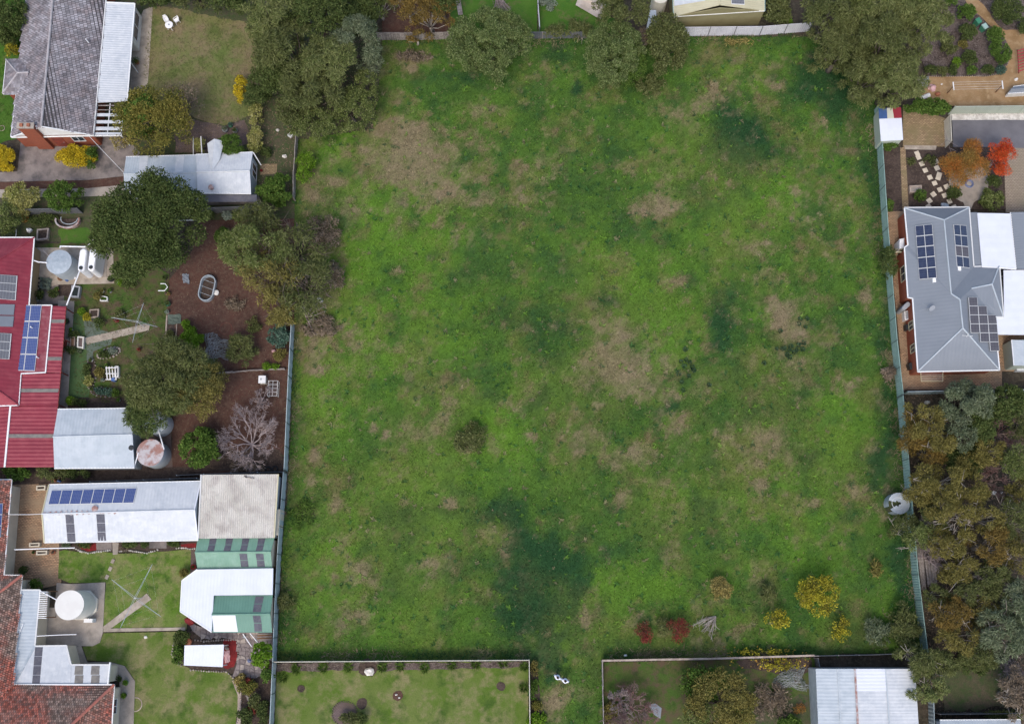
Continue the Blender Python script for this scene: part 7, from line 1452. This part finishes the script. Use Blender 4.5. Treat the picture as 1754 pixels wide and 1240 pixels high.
T('gum_tree','grey-green straggly gum on the left edge of the paddock',510,430,(46,44),5.5,'gum','leaf_brown_green',.38,bare=3); T('gum_tree','half dead gum with grey twigs beside the end of the pale fence',528,495,(50,48),5.5,'gum','leaf_brown_green',.35,bare=4); T('gum_tree','olive lower limb of the half dead gum over the red yard',488,530,(30,30),4.5,'gum','leaf_gold_olive',.8,bare=1); T('shrub','dry brown shrub in the worn grass below the bright shrub',555,400,(30,28),1.6,'gum','leaf_dry',.6,bare=2); T('shrub','dry pinkish brush at the left paddock edge near the stump',575,470,(16,26),1.8,'gum','leaf_dry',.6,bare=1); T('shrub','dry weeds on the paddock side below the end of the dead gum',548,560,(28,20),1,'gum','leaf_dry',.6)
T('shrub','grey-green low shrub by the wire ring on the red dirt',433,556,(15,14),1.2,'shrub','leaf_brown_green',.8); T('shrub','dull green bush right of the netting heap',415,600,(24,26),2.2,'gum','leaf_brown_green',1); T('shrub','dark leafy shrub in the corner of the red yard by the pale fence',478,575,(20,20),2.2,'broad','leaf_teal',1.1); T('shrub','small olive shrub below the dark leafy corner shrub',482,608,(12,12),1.4,'shrub','leaf_gold_olive'); T('shrub','lime green plants on the low divider of the red yard',463,628,(16,6),.8,'shrub','leaf_lime',.9); T('shrub','purple-brown low twigs right of the oval trough',405,520,(18,14),.6,'gum','leaf_dry',.35)
T('fern','bright lime fern, upper one beside the netting heap',322,562,(13,13),1.4,'broad','leaf_lime',1.2); T('fern','bright lime fern, lower one beside the netting heap',328,585,(21,18),1.6,'broad','leaf_lime',1.2)
T('large_tree','large olive spreading tree beside the blue-grey shed, left crown',285,648,(68,58),7,'gum','leaf_brown_green',1.5,bare=1); T('large_tree','lower dark crown of the olive tree over the hidden tank',262,700,(44,40),5.5,'gum','leaf_dark',1.3); T('large_tree','right crown of the olive tree over the red dirt',345,665,(46,52),6,'wattle','leaf_gold_olive',1.2)
T('citrus_tree','round glossy citrus tree right of the rust stained tank',343,768,(34,33),3,'broad','leaf_green',1.5); T('citrus_tree','small dark top of the citrus tree near the board',352,743,(14,12),2.4,'broad','leaf_dark')
bare_tree('bare_tree','wide leafless grey tree above the fibre cement roof',425,757,60,4,'twig',34,3); bare_tree('bare_tree','small leafless pruned tree beside the wire cage',442,687,30,2.8,'twig',20,5,thin=.012)
T('dry_shrub','pale dry bush at the fence above the fibre cement roof',420,800,(26,8),1,'gum','leaf_dry',.9)
T('shrub','bright green shrub at the bottom left of the maroon verandah',32,810,(26,12),1.6,'broad','leaf_green'); T('shrub','olive spiky shrub between blue-grey shed and long white shed',92,808,(24,15),2,'gum','leaf_brown_green'); T('shrub','dark shrub behind the long white shed corner',130,812,(24,10),1.5,'shrub','leaf_dark')
for i,(u,v,rx,ry,l,lb) in enumerate(((121,686,8,5,'leaf_lime','lime plant at the corner of the blue-grey shed'),(135,690,14,6,'leaf_dark','low dark plants along the top of the blue-grey shed'),(178,672,17,8,'leaf_teal','blue-green spiky plant in the dark curved bed'),(196,673,7,6,'leaf_green','green tuft beside the blue-green spiky plant'),(152,652,8,9,'leaf_variegated','pale flowering plant in the bed left of the white rack'),(150,634,6,12,'leaf_dark','dark plant in the bed left of the white rack'),(172,640,9,10,'leaf_gold_olive','golden plant under the white rack'),(177,607,10,6,'leaf_dark','dark succulent in the oval stone bed'),(193,602,9,5,'leaf_silver','grey succulent in the oval stone bed'),(167,553,12,9,'leaf_dark','dark bushy plant below the framed dark bed'),(150,543,7,7,'leaf_yellow','yellow plant left of the framed dark bed'),(168,507,7,6,'leaf_gold_olive','golden plant beside the planter tray'),(206,540,8,8,'leaf_brown_green','low plant above the red pot'),(92,505,9,9,'leaf_dark','dark plant on the worn pad by the cream wall'),(68,505,10,8,'leaf_dark','weedy plant at the cream wall by the tyres'),(222,488,14,7,'leaf_dark','dark plants with white hoops under the large dark tree'),(207,484,6,5,'leaf_lime','small lime plant at the paving corner'),(120,600,10,7,'leaf_dark','dark potted group at the verandah bench'),(127,573,9,4,'leaf_dark','narrow plants above the verandah bench'),(140,534,5,4,'leaf_lime','lime tuft beside the turf by the verandah'),(292,640,8,20,'leaf_dark','dark narrow plants along the lawn edge'),(290,590,9,24,'leaf_brown_green','brownish plants in the lawn edge bed')),):
    T('plant',lb,u,v,(rx,ry),.7 if rx<10 else .9,'shrub',l,1.1,cat='plant')
# lower left yard
T('round_shrub','round dark shrub at the corner of the terracotta roof',66,1000,(11,10),1.3,'round','leaf_green',1.2); T('shrub','green clump at the edge of the terracotta roof wall',41,978,(6,8),1,'shrub','leaf_dark')
for u,v,rx,ry,l,lb in ((145,932,18,4,'leaf_dark','left dark plants along the long white shed'),(112,932,8,5,'leaf_grey','grey plants at the left end of the shed bed'),(230,932,24,5,'leaf_dark','middle dark plants along the long white shed'),(215,937,7,4,'leaf_dry','dry plant in the middle shed bed'),(297,930,10,4,'leaf_dark','right dark plants along the long white shed'),(316,982,7,8,'leaf_gold_olive','spiky plant at the corner of the white flat roof'),
  (313,1092,15,14,'leaf_dark','upper dark shrub left of the small white shelter'),(306,1118,13,18,'leaf_green','lower green shrub left of the small white shelter'),(412,1163,10,10,'leaf_straw','straw coloured spiky plant at the crazy paving corner'),(424,1176,16,13,'leaf_autumn','reddish green shrub below the crazy paving'),(425,1167,5,4,'leaf_crimson','small red flowering plant below the crazy paving'),(437,1202,12,14,'leaf_brown_green','brown-green shrub in the fence corner bed'),(420,1228,15,16,'leaf_dark','dark shrub low in the fence corner bed'),(452,1222,12,20,'leaf_dark','dark shrub against the pale fence at the bottom'),(433,1216,4,4,'leaf_crimson','tiny red bloom in the fence corner bed')):
    T('plant',lb,u,v,(rx,ry),1.0 if rx<12 else 1.5,'shrub',l,1.2,cat='plant')
T('lime_shrub','lime green shrub against the pale fence by the crazy paving',450,1122,(17,24),3.5,'broad','leaf_lime',1.0); T('shrub','green shrub under the lime shrub at the pale fence',459,1155,(11,14),3,'broad','leaf_green')
# lower middle
for i,(u,v) in enumerate(((508,1146),(554,1144),(597,1142),(655,1142),(686,1140),(728,1143),(774,1138),(815,1137),(862,1135),(898,1141),(897,1178),(485,1160))):
    nm=['next to the pale fence corner','second along the white fence from the left','third along the white fence, left of the rock','just right of the pale rock','fifth along the white fence, right of the rock','sixth along the white fence','seventh along the white fence','eighth along the white fence','ninth along the white fence, near the corner','in the right corner of the white fence','on the right side of the white fence below its corner','below the left end of the white fence'][i]
    rush('strappy green plant '+nm,[(u,v,8)],'leaf_green',.6,110,'strappy plants inside the white fence',name='strappy_plant')
T('shrub','dark shrub growing over the brick ring on the lower lawn',600,1230,(22,10),1.2,'shrub','leaf_brown_green',1.2); T('shrub','green shrub right of the brick ring',622,1230,(12,11),1.2,'shrub','leaf_dark',1)
T('plant','upper yellow-green plants outside the white fence corner',915,1145,(7,13),.8,'shrub','leaf_gold_olive'); T('plant','middle yellow-green plants outside the white fence',915,1178,(7,14),.8,'shrub','leaf_green'); T('plant','lime spreading plant outside the white fence at the bottom edge',922,1232,(18,14),.8,'broad','leaf_lime',1); T('plant','orange plant outside the white fence above the lime one',919,1208,(9,10),.7,'shrub','leaf_autumn')
bare_tree('bare_shrub','large purple-brown leafless shrub below the timber rail fence',1085,1215,46,2.6,'purple_twig',34,8,cat='shrub'); bare_tree('bare_shrub','pale twiggy shrub left of the purple one',1062,1200,34,2.2,'twig',24,9,cat='shrub')
T('broadleaf_tree','yellow-green tree in the middle of the unkempt yard',1232,1200,(58,52),5.5,'wattle','leaf_gold_olive',.9,low=.3); T('broadleaf_tree','dark green inner crown beside the yellow-green tree',1205,1170,(40,30),4,'broad','leaf_green',.7); T('broadleaf_tree','small yellow crown above left of the yellow-green tree',1193,1160,(17,22),3.5,'wattle','leaf_gold_olive',1); T('broadleaf_tree','orange tinted lower right crown of the yellow-green tree',1262,1222,(34,26),4.5,'wattle','leaf_autumn',.8); T('broadleaf_tree','green lower left crown of the yellow-green tree',1195,1220,(32,26),4.5,'wattle','leaf_round',.8)
T('autumn_shrub','sparse yellow leaved shrub hanging over the rail fence',1300,1118,(38,8),1.4,'sparse','leaf_yellow',.14,bare=1); T('autumn_shrub','sparse yellow leaved shrub just below the rail fence',1335,1138,(34,12),1.2,'sparse','leaf_yellow',.2,bare=1); T('shrub','small orange shrub right of the dry patch in the unkempt yard',1368,1213,(10,9),.9,'fine','leaf_orange',.7); T('shrub','green shrub at the bottom edge left of the big white shed',1356,1238,(24,12),1.5,'broad','leaf_green'); T('shrub','brown dry bush in the unkempt yard under the netting',1320,1205,(34,30),1,'gum','leaf_dry',.5)
T('shrub','orange-brown clump left of the purple leafless shrub',1048,1225,(14,18),1.2,'gum','leaf_gold_olive',.7)
# in the paddock
T('shrub','dark low bush alone in the middle left of the paddock',806,752,(27,24),1.2,'gum','leaf_brown_green',.7,bare=.5); T('shrub','darker green top of the lone paddock bush',820,738,(15,9),1.3,'shrub','leaf_dark',.7)
T('golden_shrub','straw gold round shrub in the lower right of the paddock',1234,1008,(20,20),1.8,'wattle','leaf_straw',1.3); T('shrub','small dark spiky shrub right of the straw gold shrub',1314,1014,(13,15),1.2,'gum','leaf_brown_green',.9)
T('yellow_tree','bright yellow leaved tree, the biggest in the lower right of the paddock',1403,1021,(37,35),3.2,'sparse','leaf_yellow',1.9,bare=1); T('yellow_shrub','small golden yellow shrub below left of the yellow tree',1330,1061,(21,18),2,'sparse','leaf_yellow',1.4); T('yellow_shrub','patchy yellow shrub below right of the yellow tree',1440,1077,(16,24),1.6,'sparse','leaf_yellow',1.1)
T('red_shrub','small crimson shrub, left one of the two in the paddock',1104,1083,(17,17),1.6,'fine','leaf_crimson',1.6); T('red_shrub','crimson shrub, right and larger of the two in the paddock',1164,1078,(22,20),1.9,'fine','leaf_crimson',1.4); T('shrub','dull green twiggy shrub between the two crimson shrubs',1140,1072,(16,16),1.2,'gum','leaf_brown_green',.6)
T('shrub','grey-green shrub in the lower right corner of the paddock',1503,1083,(22,22),1.6,'gum','leaf_grey',.6); T('shrub','small straggly plant near the fence above the corner shrub',1500,974,(11,15),1.2,'gum','leaf_gold_olive',.6); T('shrub','brown bush against the wood fence in the paddock corner',1548,1075,(24,34),2.2,'gum','leaf_brown_green',1,bare=1); T('shrub','dark weedy clump on the left paddock edge beside the fibre cement shed',520,882,(24,24),.5,'gum','leaf_green',.22); T('shrub','dark purple bush against the pale fence by the green shed',489,1030,(13,13),1.1,'gum','leaf_brown_green',1)
T('shrub','dry grey bush against the green fence near the paving corner',1521,640,(11,14),1.2,'gum','leaf_dry',.9); T('shrub','dead brown bush at the top of the paddock under the fence',708,98,(26,12),.9,'gum','leaf_dry',.5)
# top fence line
T('orange_native_tree','orange-brown native tree left of the round shrub at the top, main crown',738,28,(40,32),5.5,'tuft','leaf_orange_brown',1.1); T('orange_native_tree','orange-brown crown at the top edge beside the dark bush',700,8,(34,26),6,'tuft','leaf_orange_brown',1); T('orange_native_tree','small orange-brown crown hanging over the top fence',712,60,(18,12),3.5,'tuft','leaf_orange_brown',.9); T('orange_native_tree','brown and green crown over the red dirt at the top edge',650,8,(28,26),5,'tuft','leaf_brown_green',.8); T('evergreen_tree','dark green crown behind the orange-brown tree at the top',760,5,(22,22),6,'dense','leaf_dark')
T('round_tree','big dense round olive shrub bulging into the paddock at the top',840,78,(64,56),5.2,'round','leaf_sage',1.5,low=.02); T('round_tree','round grey-green shrub bulging into the paddock right of centre',1052,95,(46,52),5,'round','leaf_sage',1.4,low=.05); T('shrub','yellow-green right flank of the grey-green round shrub',1078,118,(26,34),3.8,'round','leaf_green',1,low=.05)
T('evergreen_tree','dark olive tree at the top edge behind the grey-green round shrub',1066,18,(46,36),7,'wattle','leaf_brown_green',1.2); T('evergreen_tree','dull green tree beside the lean-to at the end of the white fence',1142,78,(32,48),5,'dense','leaf_brown_green',1.1); T('shrub','brownish dark bush at the foot of the two round shrubs',1110,148,(26,18),2,'gum','leaf_brown_green',1); T('shrub','pink-grey dry shrub between the two round shrubs',1103,68,(13,16),3,'fine','leaf_dry',.8,bare=1); T('shrub','scraggly brown-green shrub on the fence beside the tan sheet',975,52,(38,16),2,'gum','leaf_brown_green',.7); T('shrub','pale flowering weeds at the top edge by the orange hose',940,5,(16,14),.6,'shrub','leaf_silver',.6)
T('shrub','dark bush right of the olive shed wall',1332,20,(22,26),3,'dense','leaf_brown_green'); T('shrub','bright green low shrub right of the olive shed',1345,36,(12,7),.9,'shrub','leaf_lime',.8); T('shrub','dry grass tufts at the foot of the white fence',1262,72,(22,6),.6,'gum','leaf_straw',.3)
# top right gums
for lb,u,v,rx,ry,h,l in (('large drooping gum at the top right, upper left crown',1425,22,50,48,9,'leaf_brown_green'),('large drooping gum at the top right, middle crown by the paddock corner',1440,85,42,38,7.5,'leaf_brown_green'),('large drooping gum at the top right, top edge crown',1510,20,56,48,10,'leaf_olive'),('large drooping gum at the top right, right hand crown over the bark garden',1575,50,44,46,9,'leaf_olive'),('large drooping gum at the top right, centre crown',1510,85,52,42,10,'leaf_brown_green'),('large drooping gum at the top right, lowest crown above the striped shed',1530,140,48,40,8,'leaf_olive'),('large drooping gum at the top right, lower left crown on the paddock edge',1482,135,36,38,7,'leaf_brown_green'),('dark gum undergrowth on the top right edge of the paddock',1465,110,30,40,4,'leaf_dark')):
    T('gum_tree',lb,u,v,(rx,ry),h,'gum',l,1.25)
for u,v,rx,ry,h,l,lb in ((1654,24,16,17,1.8,'leaf_green','green shrub left of the two bins'),(1656,55,15,15,1.6,'leaf_dark','dark shrub below the two bins'),(1624,79,15,18,1.6,'leaf_brown_green','dark brownish shrub in the middle of the bark garden'),(1659,100,14,14,1.5,'leaf_dark','round dark shrub low in the bark garden'),(1703,64,15,18,1.8,'leaf_green','green shrub right of the bins by the orange path'),(1712,92,18,20,1.9,'leaf_green','large green shrub inside the bend of the orange path'),(1724,22,26,26,2,'leaf_dark','broad dark shrub across the orange path at the top'),(1648,78,9,8,.9,'leaf_gold_olive','small yellow-green shrub in the bark garden'),(1594,122,11,10,1.2,'leaf_dark','first low shrub along the lower edge of the bark garden'),(1614,122,10,9,1.1,'leaf_brown_green','second low shrub along the lower edge of the bark garden'),(1633,120,10,9,1.1,'leaf_dark','third low shrub along the lower edge of the bark garden'),(1664,122,11,9,1.1,'leaf_green','fourth low shrub along the lower edge of the bark garden'),(1690,121,12,10,1.2,'leaf_dark','fifth low shrub along the lower edge of the bark garden'),(1714,121,9,8,1,'leaf_teal','grey-green shrub at the end of the bark garden edge'),(1628,6,10,8,1.2,'leaf_green','small green shrub at the top edge beside the gum'),(1638,108,6,9,.9,'leaf_lime','small lime shrub low in the bark garden'),(1752,45,14,14,1.6,'leaf_dark','dark shrub at the right edge above the orange path')):
    T('shrub',lb,u,v,(rx,ry),h,'shrub',l,1.2)
T('hedge_shrub','wide dark green shrub between striped shed and pale sage fence',1585,187,(40,18),2.4,'broad','leaf_green',1.3); T('shrub','green shrub under the striped shed',1522,250,(15,12),1.5,'shrub','leaf_green',1.2); T('shrub','dark climber spilling over the green fence into the paddock',1521,448,(13,26),2.4,'gum','leaf_dark',1.2); T('shrub','small green shrub beside the wooden planter box',1576,334,(9,12),1.2,'shrub','leaf_green'); T('shrub','narrow green shrub at the corner of the grey roofed house and fence',1522,352,(6,11),1.5,'shrub','leaf_green'); T('round_shrub','olive round shrub right of the round patio',1698,342,(18,18),1.7,'round','leaf_round',1.3); T('shrub','dark shrub under the red autumn tree',1700,312,(13,12),1.3,'shrub','leaf_dark'); T('shrub','low dark plants left of the patio neck',1634,332,(12,14),.8,'shrub','leaf_dark',.9); T('shrub','low plants among the upper stepping stones',1592,275,(14,10),.7,'shrub','leaf_brown_green',.5); T('shrub','small dark plant at the left of the diagonal stones',1561,277,(8,7),.6,'shrub','leaf_brown_green',.6)
T('autumn_tree','orange and olive leaved autumn tree over the round patio',1643,278,(47,42),4,'fine','leaf_orange',2.4,bare=1); T('autumn_tree','bright red autumn tree beside the asphalt drive',1710,270,(27,33),4,'fine','leaf_red',2.0,bare=1)
# right hand wood
WD=[('grey-green tree below the paving of the grey roofed house',1655,690,46,34,5.5,'gum','leaf_grey',0),('dark tree right of the grey-green one under the dark fence',1715,690,34,28,5,'dense','leaf_dark',0),('golden brown gum nearest the paddock at the top of the wood',1577,725,36,34,5.5,'tuft','leaf_gold_olive',1),('brown gum crown over the fence at the top of the wood',1558,738,30,32,4.5,'tuft','leaf_orange_brown',0),('golden gum crown between fence gum and grey-green tree',1605,748,28,30,5,'tuft','leaf_gold_olive',1),('round grey-green crown in the upper middle of the wood',1642,742,26,34,5,'wattle','leaf_grey',0),('dark green crown beside the leafless purple thicket',1676,728,24,34,4.5,'dense','leaf_dark',0),
 ('orange-brown low crown at the fence below the first gums',1590,775,30,24,3.5,'tuft','leaf_orange_brown',0),('yellow-olive crown in the upper right of the wood',1690,775,28,26,4.5,'tuft','leaf_gold_olive',0),('yellow-olive crown at the right edge of the wood',1742,792,32,34,5,'tuft','leaf_round',0),('dark undergrowth below the purple thicket',1650,790,36,22,3,'dense','leaf_dark',0),
 ('golden tufted gum above the broken tank, broad crown',1605,828,46,32,6,'tuft','leaf_gold_olive',1),('golden tufted gum directly beside the broken tank',1568,842,26,30,5,'tuft','leaf_gold_olive',1),('golden tufted gum left of the clearing with white pots',1655,842,32,30,5.5,'tuft','leaf_gold_olive',0),('golden tufted gum in the very middle of the wood',1622,878,38,34,6.5,'tuft','leaf_gold_olive',2),('brown drooping crown below the broken tank',1545,905,30,24,4,'tuft','leaf_brown_green',1),('bright gold round tuft crown over the fence below the tank',1570,918,28,22,5,'tuft','leaf_round',0),('golden crown above the timber stack',1602,930,24,26,5,'tuft','leaf_gold_olive',0),('olive gold crown right of the middle gum',1680,885,34,30,6,'tuft','leaf_gold_olive',1),('olive gold crown at the right edge below the white pots',1732,890,30,34,5.5,'tuft','leaf_brown_green',1),('golden crown two crowns right of the timber stack',1640,935,32,30,6,'tuft','leaf_gold_olive',1),('golden brown crown in the centre right of the wood',1695,935,36,34,6,'tuft','leaf_orange_brown',1),('golden crown immediately right of the timber stack',1640,978,32,26,5,'tuft','leaf_gold_olive',1),('brown-olive crown at the right edge in the lower wood',1740,955,26,36,5.5,'tuft','leaf_gold_olive',1),('olive crown below the centre right crowns',1690,985,36,26,5,'tuft','leaf_brown_green',2),('brown-green bush at the foot of the timber stack',1600,1020,26,20,3.5,'tuft','leaf_brown_green',0),
 ('pale brown crown in the lower wood near the edge',1655,1015,36,24,4.5,'tuft','leaf_brown_green',1),('orange gold crown low in the wood, upper of two',1625,1055,42,30,5,'tuft','leaf_orange_brown',1),('orange gold crown low in the wood, lower of two',1640,1095,34,26,5,'tuft','leaf_gold_olive',0),('golden crown right of the orange gold pair',1680,1045,26,26,4.5,'tuft','leaf_gold_olive',0),('grey-green gum in the lower right of the wood',1712,1085,40,40,6,'gum','leaf_grey',1),('grey-green gum on the right edge below the golden crowns',1742,1040,26,40,6,'gum','leaf_grey',1),('brown straggly tree over the corner of the big white shed',1572,1130,42,22,4.5,'gum','leaf_brown_green',2),('olive branch crown over the side of the big white shed',1585,1175,32,24,4.5,'gum','leaf_olive',1),('brown tree at the lower right edge above the dark fence',1735,1190,30,40,5,'gum','leaf_dry',2),('dark low bush in the clearing of the lower right',1665,1140,30,14,1.5,'gum','leaf_dark',0),('brown twiggy bush below the dark fence at the bottom right',1720,1225,30,8,1.5,'gum','leaf_brown_green',0)]
WD+=[('golden olive filler crown between the two leafless thickets',1665,800,30,24,4,'tuft','leaf_gold_olive',0),('brown-olive crown under the leafless thicket at the right edge',1745,740,26,30,3.5,'tuft','leaf_brown_green',0),('olive crown just right of the white pots clearing',1745,845,24,26,4,'tuft','leaf_gold_olive',0),('brown-olive crown filling the lower right centre of the wood',1715,1010,34,26,4.5,'tuft','leaf_brown_green',0),('olive crown between the orange gold pair and the grey-green gum',1672,1120,30,26,4.5,'tuft','leaf_brown_green',0),('olive-brown crown at the left of the lower clearing',1615,1135,24,20,4,'gum','leaf_brown_green',0),('dark olive crown under the middle gum by the fence',1592,890,30,26,4.5,'tuft','leaf_brown_green',0)]
for lb,u,v,rx,ry,h,k,l,br in WD: T('gum_tree' if h>3 else 'shrub',lb,u,v,(rx,ry),h,k,l,1.15,bare=br,trunkm='pale_bark' if br else None)
bare_tree('bare_tree','purple-grey leafless thicket in the upper right of the wood',1718,738,46,4,'purple_twig',30,12); bare_tree('bare_tree','second leafless thicket beside the small clearing in the wood',1695,820,36,3.5,'purple_twig',26,13); bare_tree('bare_tree','leafless pale twigs below the lower wood clearing',1735,1150,34,3,'twig',22,14); bare_tree('bare_tree','leafless tree between the dark and golden crowns by the fence',1600,955,34,4,'twig',20,15)
lathe_thing('flower_pot','white round pot in the small clearing of the wood','pot',1700,844,[(.17,0),(.2,.4),(.05,.42)],'white_paint'); lathe_thing('flower_pot','tiny white pot right of the larger one in the clearing','pot',1714,844,[(.08,0),(.1,.25),(.03,.26)],'white_paint')
rock('cream box half hidden at the top of the wood by the dark fence',1587,690,4,'tank_cream',.5,31,'box','box')
print('leaves',NL[0])
